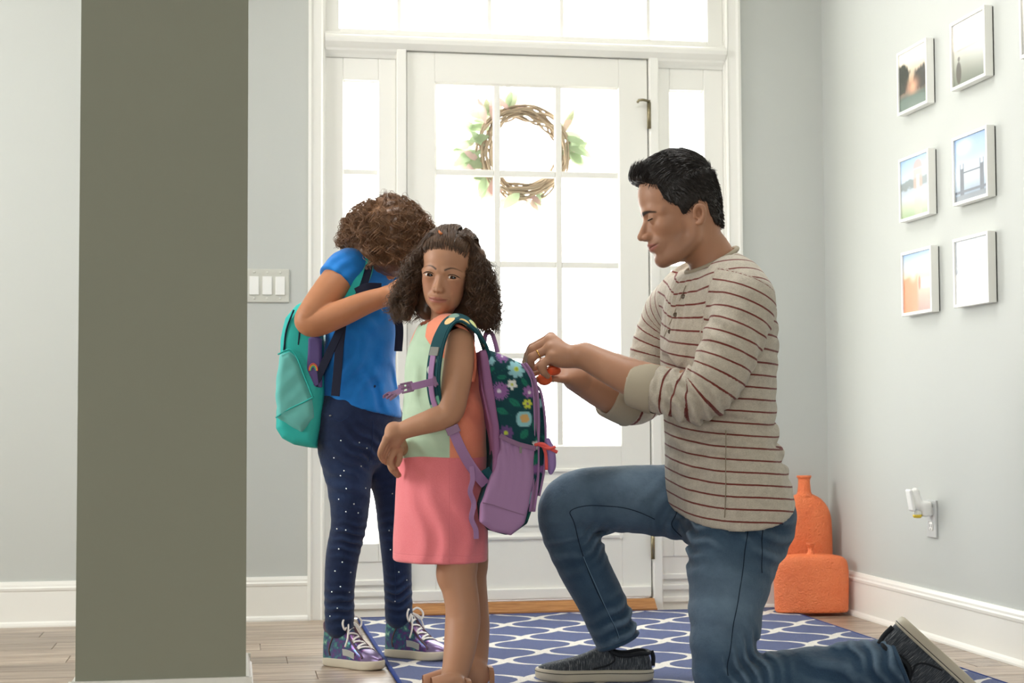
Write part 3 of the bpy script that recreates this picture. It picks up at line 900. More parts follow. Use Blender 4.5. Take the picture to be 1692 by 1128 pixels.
# ------------------------------------------------------------------ things on the walls and floor
# light switches left of the door
M_PLATE = plain('switch_plate', rgb(206, 206, 196), .4, .4); M_ROCK = plain('rocker_white', rgb(244, 244, 240), .3, .5); M_SCREW = plain('plate_screw', rgb(228, 228, 220), .35, .5)
sw = empty('light_switch_plate', (.09, DY, 1.2), 'four-gang light switch plate with white rockers beside the column', 'light switch')
MB().box(-.024, .196, DY-.006, DY, 1.141, 1.262, .0025).build('plate', M_PLATE, sw)
for i in range(4):
    cx = .196-.033-i*.0465
    b = MB(); z0, z1 = 1.168, 1.235
    b.add([(cx-.0168, DY-.006, z0), (cx+.0168, DY-.006, z0), (cx+.0168, DY-.006, z1), (cx-.0168, DY-.006, z1), (cx-.0160, DY-.0105, z0+.001), (cx+.0160, DY-.0105, z0+.001), (cx+.0160, DY-.0075, z1-.001), (cx-.0160, DY-.0075, z1-.001)],
          [(4, 5, 6, 7), (0, 1, 5, 4), (1, 2, 6, 5), (2, 3, 7, 6), (3, 0, 4, 7)])
    b.build('rocker', M_ROCK, sw)
    for z in (1.155, 1.249):
        MB().tube([(cx, DY-.006, z), (cx, DY-.0075, z)], .0036, 10).build('screw', M_SCREW, sw)

# picture frames on the right wall: each print is painted point by point
M_FRAME = plain('white_frame', rgb(242, 242, 236), .35, .45); M_BACKING = plain('frame_backing', rgb(34, 32, 30), .8, .2)
t = NT('photo_print'); M_PRINT = t.fin(t.attr('ink', 'Color'), .25, .4)
def lin(c): return np.array(rgb(*c)[:3])
def grad(v, stops):
    xs = [s[0] for s in stops]; cs = np.array([lin(s[1]) for s in stops]); return np.stack([np.interp(v, xs, cs[:, i]) for i in range(3)], -1)
def lay(C, m_, col): return C*(1-m_[..., None])+m_[..., None]*lin(col)
def fbm(u, v, f, seed):
    return sines(np.stack([u.ravel(), v.ravel(), 0*u.ravel()], 1), f, seed).reshape(u.shape)*.6+sines(np.stack([u.ravel(), v.ravel(), 0*u.ravel()], 1), f*2.3, seed+1).reshape(u.shape)*.4
def pic_sunset_trees(u, v):
    C = grad(v, [(0, (70, 84, 74)), (.22, (96, 108, 96)), (.34, (150, 120, 100)), (.5, (196, 170, 140)), (.8, (244, 232, 210)), (1, (250, 246, 236))])
    n = fbm(u, v, 26, 1)
    C = lay(C, sstep(.30+.08*n-np.hypot((u-.08)/1.1, (v-.55)/1.1), 0, .1), (52, 56, 46))
    C = lay(C, sstep(.24+.07*n-np.hypot((u-.80)/1.5, (v-.44)/1.0), 0, .1), (66, 66, 60))
    C = lay(C, sstep(.10+.04*n-np.hypot((u-.40)/1.5, (v-.38)/1.0), 0, .1), (90, 78, 66))
    C = lay(C, .8*np.exp(-((u-.5)/.16)**2-((v-.36)/.12)**2), (246, 186, 150))
    return lay(C, sstep(.20+.03*np.sin(u*4)-v, 0, .04), (98, 116, 104))
def pic_lake_person(u, v):
    C = grad(v, [(0, (112, 118, 104)), (.35, (160, 162, 148)), (.56, (186, 182, 168)), (.6, (226, 216, 202)), (.8, (236, 226, 212)), (1, (216, 214, 210))])
    C = lay(C, .7*np.exp(-((v-.555+.0*u)/.018)**2)*sstep(u, .05, .2), (120, 116, 106))
    m_ = sstep(.10-np.hypot((u-.18)/.9, (v-.20)/2.0), 0, .02)+sstep(.045-np.hypot(u-.19, v-.42), 0, .015)
    return lay(C, np.clip(m_, 0, 1), (86, 82, 72))
def pic_rotunda(u, v):
    C = grad(v, [(0, (150, 176, 130)), (.18, (190, 200, 170)), (.35, (196, 204, 214)), (.5, (176, 190, 206)), (.7, (196, 216, 236)), (1, (150, 186, 226))])
    n = fbm(u, v, 30, 5)
    C = lay(C, .8*sstep(.10+.05*n-np.abs(v-.56), 0, .05), (120, 128, 120))
    C = lay(C, .75*sstep(.17-np.abs(u-.62), 0, .02)*sstep(v, .44, .47)*sstep(.80-v, 0, .02), (196, 168, 150))
    C = lay(C, .75*sstep(.17-np.hypot(u-.62, (v-.80)*1.1), 0, .02)*sstep(v, .79, .81), (186, 150, 130))
    C = lay(C, .6*sstep(.07-np.abs(u-.62), 0, .02)*sstep(v, .44, .47)*sstep(.7-v, 0, .02), (226, 220, 214))
    return lay(C, .35*sstep(.16-np.abs(u-.62), 0, .05)*sstep(.42-v, 0, .05), (186, 164, 160))
def pic_bridge(u, v):
    C = grad(v, [(0, (112, 126, 142)), (.12, (140, 158, 176)), (.4, (206, 218, 230)), (.7, (160, 186, 216)), (1, (130, 164, 206))])
    C = lay(C, .7*np.exp(-((u-.3)/.2)**2-((v-.85)/.1)**2), (240, 244, 248))
    dk = (84, 92, 104)
    for cx in (.22, .84):
        C = lay(C, sstep(.065-np.abs(u-cx), 0, .015)*sstep(.52-v, 0, .02), dk)
        for o in (-.05, .05): C = lay(C, sstep(.016-np.abs(u-cx-o), 0, .01)*sstep(.60-v, 0, .02), dk)
    C = lay(C, sstep(.018-np.abs(v-.44), 0, .01)*sstep(u, .2, .22)*sstep(.86-u, 0, .02), dk)
    C = lay(C, sstep(.025-np.abs(v-.14), 0, .01), dk)
    return lay(C, sstep(.10-v, 0, .02), (120, 128, 136))
def pic_beach(u, v):
    C = grad(v, [(0, (176, 140, 128)), (.25, (206, 170, 150)), (.5, (236, 206, 180)), (.62, (250, 226, 190)), (.8, (216, 224, 236)), (1, (150, 184, 222))])
    C = lay(C, .9*sstep(.62-v+.05*np.sin(u*3), 0, .08)*sstep(.58-u, 0, .12), (244, 150, 104))
    C = lay(C, .8*sstep(u, .6, .7)*sstep(v, .34, .42)*sstep(.56-v, 0, .04), (222, 226, 232))
    C = lay(C, .9*np.exp(-((u-.36)/.11)**2-((v-.64)/.10)**2), (255, 244, 214))
    C = lay(C, .8*sstep(.05-np.hypot(u-.58, (v-.48)/3), 0, .02), (220, 110, 84))
    return C
def pic_snow(u, v):
    C = grad(v, [(0, (246, 247, 250)), (1, (240, 242, 246))])
    n = fbm(u, v, 30, 9); edge = .50+.10*np.sin(u*2.6-.4)
    C = lay(C, sstep(v-edge, 0, .02)*(.75+.25*np.clip(n, -1, 1)), (176, 184, 192))
    C = lay(C, .5*sstep(v-edge, .05, .1)*sstep(n, .1, .5), (226, 230, 234))
    return lay(C, .4*np.exp(-((u-.7)/.05)**2-((v-.14)/.04)**2), (200, 204, 212))
def pic_hazy(u, v): return grad(v, [(0, (170, 172, 168)), (.5, (206, 204, 196)), (1, (230, 228, 222))])
FW, FH, FD, FB = .238, .2135, .026, .010
def picture(y1, z1, fn, label):
    """y1: edge nearest the door, z1: top"""
    y0, z0 = y1-FW, z1-FH; root = empty('picture_frame', (XW, (y0+y1)/2, z0), label, 'picture frame', 'square white photo frames on the right wall')
    xf = XW-.004-FD
    f = MB()
    f.box(xf, XW-.004, y0, y0+FB, z0, z1, .001).box(xf, XW-.004, y1-FB, y1, z0, z1, .001).box(xf, XW-.004, y0+FB, y1-FB, z0, z0+FB, .001).box(xf, XW-.004, y0+FB, y1-FB, z1-FB, z1, .001)
    f.build('frame', M_FRAME, root)
    MB().box(XW-.006, XW, y0+.003, y1-.003, z0+.003, z1-.003).build('backing', M_BACKING, root)
    n = 84; u, v = np.meshgrid(np.linspace(0, 1, n), np.linspace(0, 1, n), indexing='ij')
    Vp = np.stack([np.full(u.shape, xf+.005), y1-FB-u*(FW-2*FB), z0+FB+v*(FH-2*FB)], -1).reshape(-1, 3)
    i = np.arange(n*n).reshape(n, n); Qp = np.stack([i[:-1, :-1], i[1:, :-1], i[1:, 1:], i[:-1, 1:]], -1).reshape(-1, 4)
    me = new_mesh('photo_print', Vp, Qp, False); set_color(me, 'ink', fn(u, v).reshape(-1, 3))
    link('photo_print', me, M_PRINT, root)
picture(5.128, 1.943, pic_sunset_trees, 'white frame with dark trees before a glowing sunset')
picture(4.715, 1.943, pic_lake_person, 'white frame with a figure beside a pale misty lake')
picture(5.128, 1.582, pic_rotunda, 'white frame with a domed rotunda mirrored in water')
picture(4.715, 1.582, pic_bridge, 'white frame with a twin-towered bridge under blue sky')
picture(5.120, 1.266, pic_beach, 'white frame with an orange sunset over a beach')
picture(4.722, 1.266, pic_snow, 'white frame with grey trees above a snowy slope')
picture(4.262, 1.943, pic_hazy, 'white frame cut off by the right edge of the photo')

# outlet and plug-in air freshener
ot = empty('wall_outlet', (XW, 4.965, .386), 'grey duplex outlet cover low on the right wall', 'outlet')
M_OUTP = plain('outlet_plate', rgb(196, 198, 196), .4, .4); M_SLOT = plain('outlet_slot', rgb(70, 70, 68), .6, .3)
MB().box(XW-.007, XW, 4.93, 5.002, .326, .447, .002).build('plate', M_OUTP, ot)
for z in (.363, .411):
    s_ = MB().box(XW-.0095, XW-.006, 4.951, 4.981, z-.014, z+.014, .004).build('socket', M_ROCK, ot)
    MB().box(XW-.0102, XW-.009, 4.958, 4.960, z-.004, z+.006).box(XW-.0102, XW-.009, 4.971, 4.973, z-.004, z+.006).box(XW-.0102, XW-.009, 4.964, 4.968, z-.011, z-.008).build('slots', M_SLOT, s_)
af = empty('air_freshener', (XW-.03, 4.966, .41), 'white plug-in air freshener with yellow oil in the outlet', 'air freshener')
S = SDF((XW-.10, 4.92, .36), (XW+.0, 5.02, .50), .0016)
S.box((XW-.026, 4.966, .418), (.016, .020, .024), None, .008, .006)
S.chain([(XW-.030, 4.966, .425, .016), (XW-.050, 4.966, .430, .019), (XW-.058, 4.966, .452, .017), (XW-.060, 4.966, .474, .013)], .012, sub=3)
V, Q = S.mesh(); link('housing', new_mesh('housing', V, Q), M_ROCK, af)
S = SDF((XW-.12, 4.92, .36), (XW+.0, 5.02, .52), .0016)
S.box((XW-.076, 4.966, .447), (.006, .020, .036), nz(np.array([1, 0, 0])) is None or np.array([[.985, 0, -.17], [0, 1, 0], [.17, 0, .985]]), .006, .0)
V, Q = S.mesh(); link('front_cover', new_mesh('front_cover', V, Q), M_ROCK, af)
M_OIL = plain('yellow_oil', rgb(236, 206, 60), .15, .5); M_VIAL = plain('clear_vial', rgb(226, 228, 220), .1, .6)
vi = MB().lathe([(0, -.016), (.011, -.016), (.014, -.012), (.014, .004), (.008, .010), (.008, .016), (0, .016)], (XW-.054, 4.966, .407), 20).build('vial', M_VIAL, af)
MB().lathe([(0, -.0168), (.0115, -.0168), (.0148, -.012), (.0148, -.006), (0, -.006)], (XW-.054, 4.966, .407), 20).build('oil', M_OIL, vi)

# ceramic vases in the corner
def vase_mat():
    t = NT('orange_ceramic'); v = t.obj()
    n = t.noise(v, 14, 4); f = t.noise(v, 330, 2, .6)
    t.bump(t.math('ADD', t.noise(v, 190, 2, .6), t.math('MULTIPLY', t.noise(v, 45, 3), .8)), 1.0, .006)
    return t.fin(t.mix(n, rgb(242, 116, 64), rgb(254, 144, 90)), .42, .5)
M_VASE = vase_mat()
def vase(name, label, cx, cy, W, D, prof, neck, rz, zb=0):
    """flattened bottle: prof rows (height, half width fraction), neck rows (height, radius)"""
    root = empty(name, (cx, cy, zb), label, 'vase', 'orange ceramic bottle vases in the corner')
    c, s = math.cos(rz), math.sin(rz)
    vs_ = []; fs_ = []; n = 40; pr = spline(np.array(prof), 5)
    for z, w_, dd in pr:
        for i in range(n):
            th = 2*math.pi*i/n; ex = .72
            x = math.copysign(abs(math.cos(th))**ex, math.cos(th))*W/2*w_; y = math.copysign(abs(math.sin(th))**ex, math.sin(th))*D/2*dd
            vs_.append((cx+x*c-y*s, cy+x*s+y*c, z+zb))
    k = len(pr); fs_ = [(a*n+i, a*n+(i+1) % n, (a+1)*n+(i+1) % n, (a+1)*n+i) for a in range(k-1) for i in range(n)]+[tuple(range(n-1, -1, -1)), tuple(range((k-1)*n, k*n))]
    b = MB().add(vs_, fs_, True).build('body', M_VASE, root)
    pr = spline(np.array(neck), 4); pts = [(r, z) for z, r in pr]
    pts += [(pts[-1][0]*.72, pts[-1][1]-.001), (pts[-1][0]*.6, pts[-1][1]-.03)]
    MB().lathe(pts, (cx, cy, zb), 24).build('neck', M_VASE, root)
vase('vase', 'tall orange bottle vase standing in the corner behind a squat one', 2.100, 5.800, .205, .11,
     [(.001, .90, .8), (.012, .97, .95), (.10, 1.0, 1), (.25, 1.0, 1), (.34, .97, .97), (.385, .84, .86), (.415, .60, .66), (.43, .34, .46), (.436, .2, .3)],
     [(.425, .034), (.44, .026), (.47, .0225), (.488, .0225), (.496, .027), (.502, .027)], .0)
vase('vase', 'squat square-shouldered orange vase with a tiny neck', 2.072, 5.662, .272, .10,
     [(.001, .93, .85), (.010, .975, .97), (.06, .99, 1), (.12, 1.0, 1), (.165, .985, .98), (.19, .93, .9), (.203, .78, .74), (.209, .5, .5), (.211, .25, .3)],
     [(.205, .02), (.216, .0125), (.235, .0105), (.244, .016), (.250, .0165)], -.16, .0115)

# wreath hung on the outside of the door
wr_ = empty('wreath', (1.067, YD+.09, 1.50), 'grapevine wreath with leaves hanging outside the door glass', 'wreath')
M_VINE = plain('grapevine', rgb(162, 144, 122), .8, .2, vary=.2); 
def leafy(name, col):
    t = NT(name); t.fin(col, .6, .3)
    tr = t.add('ShaderNodeBsdfTranslucent'); tr.inputs[0].default_value = col; mx = t.add('ShaderNodeMixShader'); mx.inputs[0].default_value = .5
    t.l.new(t.b.outputs[0], mx.inputs[1]); t.l.new(tr.outputs[0], mx.inputs[2]); t.l.new(mx.outputs[0], t.out.inputs[0]); return t.m
M_WLEAF = leafy('wreath_leaf', rgb(158, 174, 142)); M_WPINK = leafy('dusty_pink_leaf', rgb(208, 178, 174))
wc = np.array([1.078, YD+.085, 1.728])
for k in range(20):
    pts = []; a0 = random.random()*6.28; rr = .152+.020*math.cos(k*2.4); yy = .018*math.sin(k*2.4); ph = random.random()*6
    for i in range(60):
        th = a0+2*math.pi*i/60; r_ = rr+.010*math.sin(3*th+ph)+.005*math.sin(7*th+ph*2)
        pts.append(wc+np.array([r_*math.cos(th), yy+.012*math.cos(4*th+ph), r_*math.sin(th)]))
    MB().tube(pts, .0042, 5, closed=True).build('vine', M_VINE, wr_)
def leaf(c, d, n, L, Wd):
    d = nz(d); s = nz(np.cross(d, n)); n = np.cross(s, d); rows = []
    for t_, w_ in ((0, .08), (.2, .7), (.45, 1), (.7, .75), (1, .02)):
        p0 = c+d*L*t_+n*(.25*L*t_*(1-t_)); rows.append((p0-s*Wd*w_/2, p0+n*.12*Wd*w_, p0+s*Wd*w_/2))
    vs_ = [q for r_ in rows for q in r_]; fs_ = []
    for i in range(4):
        for j in range(2): fs_.append((i*3+j, i*3+j+1, i*3+4+j, i*3+3+j))
    return vs_, fs_
for i in range(74):
    zone = random.random()
    th = random.uniform(1.7, 3.9) if zone < .5 else (random.uniform(3.9, 5.6) if zone < .8 else random.uniform(-.1, .5))
    r_ = random.uniform(.14, .20); c = wc+np.array([r_*math.cos(th), random.uniform(-.02, .02), r_*math.sin(th)])
    out = np.array([math.cos(th), random.uniform(-.4, .4), math.sin(th)])+.8*np.array([-math.sin(th), 0, math.cos(th)])*random.choice((-1, 1))
    vs_, fs_ = leaf(c, out, np.array([0, -1, .3]), random.uniform(.06, .125), random.uniform(.022, .045))
    MB().add(vs_, fs_, True).build('leaf', M_WPINK if random.random() < .33 else M_WLEAF, wr_)

# the orange thing the man is tucking into the backpack
M_ORANGE = plain('orange_plush', rgb(240, 106, 62), .55, .3, nscale=300)
def cp(x, y, d, *r): return px(850+x/6.633, 530+y/6.633, d, *[q/6.633 for q in r])
og = empty('snack_pouch', tuple(cp(390, 620, 4.17)[:3]), 'soft orange pouch held at the backpack opening', 'pouch')
lo, hi = bbox([cp(430, 545, 4.185, 150), cp(330, 640, 4.165, 150)]); S = SDF(lo, hi, .0022)
S.ell(cp(430, 545, 4.185)[:3], np.array([.019, .020, .0125]), None, .006); S.ell(cp(330, 640, 4.165)[:3], np.array([.020, .018, .016]), None, .01)
V, Q = S.mesh(); link('pouch_body', new_mesh('pouch_body', V, Q), M_ORANGE, og)

# ------------------------------------------------------------------ the kneeling man
SK_MAN = rgb(182, 136, 108)
man = empty('person', tuple(P(1150, 1140, 4.2)*np.array([1, 1, 0])), 'man in striped henley shirt and jeans kneeling on one knee', 'person')

# --- head and neck
HM = Loc((0, 0, 0), facing(4, 13, 0), 176*4.15/FPX)
HM.o = P(1053, 394, 4.15)-HM.s*(HM.R@np.array([.499, .0, .325]))
lo = np.min([HM.w(a, b, c) for a in (-.5, .6) for b in (-.42, .42) for c in (-.75, 1.1)], 0)
hi = np.max([HM.w(a, b, c) for a in (-.5, .6) for b in (-.42, .42) for c in (-.75, 1.1)], 0)
S = SDF(lo, hi, .0024)
sculpt_head(S, HM, HEAD_MAN)
neck0 = HM.w(-.10, 0, .34)
S.chain([tuple(neck0)+(.205*HM.s,), px(1157, 396, 4.17, 36), px(1174, 424, 4.18, 38), px(1188, 470, 4.19, 46)], .03)
V, Q = S.mesh(); V = relax(V, Q, 1, .4)
Vl = HM.inv(V)
C = head_colours(Vl, SK_MAN, rgb(164, 104, 90), HEAD_MAN, None, rgb(96, 72, 58))
# eyebrow
for s in (1, -1):
    bx = np.array([(.375, .035), (.36, .10), (.325, .165), (.27, .225)])
    for i in range(40):
        t = i/39*3; j = min(int(t), 2); f_ = t-j
        a0 = bx[j]*(1-f_)+bx[j+1]*f_; cc = HEAD_MAN['eye_c']+.062+.012*math.sin(t/3*3.1)-.018*(t/3)**2
        d = np.sqrt((Vl[:, 1]-s*a0[1])**2+((Vl[:, 2]-cc)*1.0)**2)
        mk = sstep(.024-.010*t/3-d, 0, .016)*sstep(Vl[:, 0], .15, .25)*.72
        C = C*(1-mk[:, None])+mk[:, None]*np.array(rgb(34, 24, 18)[:3])
# shaved sides: stubble tone under the short hair
parts = [(V, Q, C)]

# --- near (left) arm and hand, far (right) arm and hand
def cp(x, y, d, *r):        # coordinates read off the enlarged crop of the hands
    return px(850+x/6.633, 530+y/6.633, d, *[q/6.633 for q in r])
SH_L = px(1236, 492, 4.02); EL_L = px(1150, 652, 3.98); WR_L = px(962, 586, 4.10)
arm = [px(1236, 492, 4.02, 40), px(1195, 575, 3.99, 38), px(1150, 652, 3.985, 35), px(1095, 640, 4.02, 35), px(1040, 622, 4.05, 31), px(1000, 604, 4.08, 26), px(968, 588, 4.10, 22.5)]
fing = dict(
    index=[cp(400, 175, 4.150, 46), cp(195, 292, 4.155, 44), cp(150, 372, 4.165, 38), cp(112, 452, 4.175, 32)],
    middle=[cp(385, 215, 4.130, 48), cp(200, 318, 4.130, 46), cp(168, 412, 4.135, 39), cp(170, 480, 4.15, 32)],
    ring=[cp(380, 300, 4.112, 48), cp(195, 400, 4.108, 46), cp(180, 470, 4.115, 38), cp(192, 530, 4.13, 30)],
    little=[cp(405, 390, 4.098, 46), cp(300, 500, 4.090, 42), cp(318, 560, 4.094, 36), cp(365, 605, 4.105, 30)],
    thumb=[cp(560, 420, 4.165, 60), cp(420, 430, 4.185, 52), cp(300, 470, 4.185, 44), cp(215, 520, 4.175, 34)])
lo, hi = bbox(arm[2:]+sum(fing.values(), []))
S = SDF(lo, hi, .0021)
S.chain(arm[2:], .01, sub=4)
for k_, m_ in (('index', 30), ('middle', 42), ('ring', 50), ('little', 58)):
    f0 = fing[k_][0]
    S.chain([cp(730, 330+m_*1.2, 4.115, 88), cp(560, (330+m_*1.2+fing[k_] is None) if False else 300+m_*1.6, 4.118, 76), tuple(f0[:3])+(f0[3]*1.18,)], .018, sub=3)
S.ell(cp(520, 370, 4.14)[:3], np.array([.034, .026, .026]), None, .02)
S.ell(cp(520, 440, 4.11)[:3], np.array([.030, .016, .014]), None, .02)
for k_, f_ in fing.items():
    S.chain(f_, .006, sub=3)
    for q in (1, 2): S.ell(f_[q][:3], f_[q][3]*1.08, None, .005)
V, Q = S.mesh(); parts.append((V, Q, SK_MAN)); VHAND = V
# far arm
armR = [px(1100, 520, 4.42, 38), px(1085, 610, 4.44, 36), px(1075, 655, 4.43, 33), px(1035, 662, 4.38, 30), px(1000, 650, 4.33, 28), px(950, 625, 4.27, 21)]
fr = [[cp(560, 575, 4.25, 52), cp(430, 540, 4.24, 44), cp(300, 545, 4.235, 38), cp(215, 580, 4.23, 32)],
      [cp(560, 600, 4.24, 50), cp(420, 590, 4.225, 44), cp(310, 610, 4.22, 38), cp(240, 650, 4.215, 30)],
      [cp(565, 620, 4.23, 48), cp(450, 630, 4.21, 42), cp(380, 640, 4.205, 36), cp(330, 665, 4.205, 29)],
      [cp(580, 640, 4.22, 44), cp(500, 640, 4.20, 36), cp(450, 640, 4.195, 31), cp(415, 645, 4.195, 26)],
      [cp(600, 560, 4.26, 52), cp(480, 490, 4.25, 44), cp(380, 440, 4.235, 40), cp(300, 430, 4.22, 32)]]
lo, hi = bbox(armR[2:]+sum(fr, []))
S = SDF(lo, hi, .0026)
S.chain(armR[2:], .01)
for f_ in fr:
    S.chain([cp(700, 640, 4.265, 95), tuple(f_[0][:3])+(f_[0][3]*1.15,)], .015, sub=1); S.chain(f_, .005, sub=3)
V, Q = S.mesh(); parts.append((V, Q, SK_MAN))
# hidden trunk under the clothes keeps the body one figure; ankles show
S = SDF(P(880, 1150, 4.5)-np.array([.25, .35, .1]), P(1620, 400, 4.0)+np.array([.1, .45, .1]), .009)
S.chain([px(1186, 455, 4.19, 50), px(1186, 500, 4.19, 60), px(1188, 600, 4.2, 70), px(1195, 720, 4.2, 72), px(1215, 830, 4.2, 75)], .03)
S.chain([arm[0], arm[1], arm[2]], .03); S.chain(armR[:3], .03)
S.chain([px(1200, 480, 4.19, 45), px(1232, 490, 4.06, 42)], .03); S.chain([px(1160, 480, 4.25, 45), px(1110, 510, 4.40, 40)], .03)
S.chain([px(1225, 850, 4.12, 62), px(1205, 1000, 4.07, 45), px(1200, 1110, 4.05, 38), px(1340, 1122, 4.02, 34), px(1470, 1112, 4.0, 24), px(1512, 1092, 3.99, 24)], .02)
S.chain([px(1180, 830, 4.3, 56), px(1050, 828, 4.33, 44), px(945, 838, 4.345, 38), px(975, 950, 4.355, 30), px(1022, 1060, 4.355, 21), px(1036, 1095, 4.355, 24)], .02)
V, Q = S.mesh(); parts.append((V, Q, SK_MAN))
V, Q, T = merge(parts)
me = new_mesh('body', V, Q); set_color(me, 'tone', T); body = link('body', me, M_SKIN, man, label='warm brown skin, face in profile looking down')
eye_parts(HM, HEAD_MAN, body, 'brown', (0, -.45))
# eyelashes
for s in (1, -1):
    p = HEAD_MAN; r_ = p['er']*1.2
    MB().tube([HM.w(p['eye_a']+.036, (p['eye_b']-.056)*s, p['eye_c']-.008), HM.w(p['eye_a']+.068, (p['eye_b']-.02)*s, p['eye_c']-.008), HM.w(p['eye_a']+.068, (p['eye_b']+.02)*s, p['eye_c']-.010), HM.w(p['eye_a']+.038, (p['eye_b']+.062)*s, p['eye_c']-.006)], .0016, 6).build('eyelash', M_LASH, body)

# --- short dark hair: scalp cap with a hairline, then many short strands
HL = np.array([(-.6, .24), (-.30, .25), (-.215, .29), (-.18, .36), (-.165, .48), (-.10, .53), (-.04, .50), (.045, .425), (.065, .415), (.09, .46), (.12, .523), (.225, .60), (.25, .75), (.32, .80), (.42, .84), (.6, .86)])
lo = np.min([HM.w(a, b, c) for a in (-.52, .5) for b in (-.42, .42) for c in (.15, 1.15)], 0); hi = np.max([HM.w(a, b, c) for a in (-.52, .5) for b in (-.42, .42) for c in (.15, 1.15)], 0)
S = SDF(lo, hi, .0028)
HM.ell(S, (.02, 0, .635), (.375, .337, .377), .03)
HM.ell(S, (-.075, 0, .52), (.282, .272, .272), .06)
HM.ell(S, (-.10, 0, .37), (.238, .252, .27), .05)
HM.ell(S, (.13, 0, .67), (.258, .282, .258), .06)
HM.ell(S, (.02, 0, .82), (.34, .262, .25), .06)         # fuller on top
HM.chain(S, [(.31, -.16, .86, .06), (.362, -.05, .885, .075), (.365, .07, .88, .072), (.30, .17, .85, .06)], .05)   # front swept up
s = tuple(slice(0, int(q)) for q in S.n); X, Y, Z = S.xyz(s); a, b, c = HM.grid(X, Y, Z)
g = (np.interp(a, HL[:, 0], HL[:, 1])-c)*HM.s*.75+.0015*np.sin(b*90+a*60)
S.F[s] = np.maximum(S.F[s], g.astype(np.float32))
S.warp(lambda X, Y, Z: .0013*sines((X, Y, Z), 420, 3))
V, Q = S.mesh(); V = relax(V, Q, 1, .4)
M_HAIR_MAN = hair_mat('dark_hair', rgb(16, 14, 13), rgb(46, 38, 33), .42)
hair = link('hair', new_mesh('hair', V, Q), M_HAIR_MAN, man, label='short black hair with closer sides')
Vl = HM.inv(V); ctr = HM.w(-.02, 0, .6)
idx = RNG.choice(len(V), 11000); root = V[idx]; rl = Vl[idx]
nrm = root-ctr; nrm /= np.linalg.norm(nrm, axis=1, keepdims=True)
top = sstep(rl[:, 2], .72, .88)[:, None]
F_, L_, U_ = HM.R.T
dirv = (F_*.95+nrm*.38+L_*(RNG.normal(size=(len(root), 1))*.3))*top+(1-top)*(-U_*.6+F_*-.45+nrm*.16+RNG.normal(size=(len(root), 3))*.12)
front = sstep(rl[:, 0], .22, .34)[:, None]*top
dirv = dirv*(1-front)+front*(U_*.75+nrm*.1+L_*(.45+.2*RNG.normal(size=(len(root), 1)))+F_*.05)
dirv = dirv-nrm*((dirv*nrm).sum(1, keepdims=True))+nrm*.34*np.linalg.norm(dirv, axis=1, keepdims=True)
dirv /= np.linalg.norm(dirv, axis=1, keepdims=True)
ln = (.010+.014*top[:, 0])*(.6+.8*RNG.random(len(root)))
ln *= np.where(rl[:, 2] > .62, 1, .6)
ts = np.linspace(0, 1, 4)
pth = root[:, None]+dirv[:, None]*(ts[None, :, None]*ln[:, None, None])-(nrm*top*.2)[:, None]*(ts[None, :, None]**2*ln[:, None, None])*1.2+(1-top)[:, None]*0
rad = np.outer(np.full(len(root), .0007), np.array([1, 1, .8, .3]))
link('hair_strands', strands('hair_strands', pth, rad), M_HAIR_MAN, hair)

# --- henley shirt
TR = facing(20, 0, 0); LT = TR[:, 1]; FT = TR[:, 0]
d0 = 4.20
tor = [(1186, 446, 4.19, 46, 34), (1188, 470, 4.19, 84, 56), (1188, 500, 4.195, 120, 78), (1187, 560, 4.20, 124, 88), (1187, 640, 4.205, 116, 87), (1190, 720, 4.21, 110, 87), (1196, 780, 4.20, 126, 90), (1205, 830, 4.19, 142, 92), (1210, 880, 4.185, 150, 92)]
torp = [px(*q) for q in tor]
slL = [px(1212, 478, 4.07, 54), px(1230, 505, 4.02, 52), px(1210, 565, 3.99, 50), px(1183, 625, 3.975, 47), px(1150, 655, 3.98, 44), px(1110, 648, 4.0, 40), px(1072, 640, 4.025, 38), px(1046, 634, 4.045, 36)]
slR = [px(1140, 490, 4.33, 50), px(1108, 525, 4.42, 46), px(1085, 580, 4.45, 43), px(1072, 640, 4.44, 40), px(1050, 665, 4.40, 37), px(1025, 663, 4.37, 34), px(1004, 656, 4.345, 32)]
lo, hi = bbox(torp+slL+slR, .03)
S = SDF(lo, hi, .0052)
S.chain(torp, .02, side=LT, sub=4)
S.chain([px(1186, 462, 4.19, 40), px(1210, 470, 4.08, 46), px(1228, 494, 4.02, 48)], .04, sub=3)
S.chain([px(1180, 465, 4.20, 40), px(1150, 480, 4.30, 44), px(1112, 515, 4.41, 44)], .04, sub=3)
S.chain(slR, .02, sub=4)
S.chain(slL, .014, sub=4)
# gathered cloth
u1 = nz(EL_L-SH_L) if False else nz(np.array(slL[4][:3])-np.array(slL[1][:3])); u2 = nz(np.array(slL[7][:3])-np.array(slL[4][:3]))
folds(S, [(slL[4][:3], nz(u1+u2), .030, 0.0150, .075, 1), (slL[5][:3], u2, .020, 0.0110, .05, 2), (slL[6][:3], u2, .016, 0.0056, .03, 12), (slL[2][:3], nz(u1+.6*FT), .05, 0.0070, .09, 3),
          (px(1180, 700, 4.08)[:3], np.array([.25, 0, 1]), .05, 0.0080, .12, 4), (px(1262, 745, 4.15)[:3], np.array([-.5, 0, 1]), .045, 0.0130, .085, 5),
          (px(1120, 600, 4.15)[:3], nz(FT+np.array([0, 0, .4])), .045, 0.0070, .10, 6), (px(1200, 800, 4.1)[:3], nz(CR+np.array([0, 0, .3])), .07, 0.0070, .11, 7),
          (slR[2][:3], np.array([.3, 0, 1]), .035, .004, .07, 8), (px(1130, 500, 4.15)[:3], nz(FT*.4+LT), .03, 0.0050, .07, 10), (px(1262, 560, 4.1)[:3], nz(np.array([.2, 0, 1.])), .045, .004, .09, 11)])
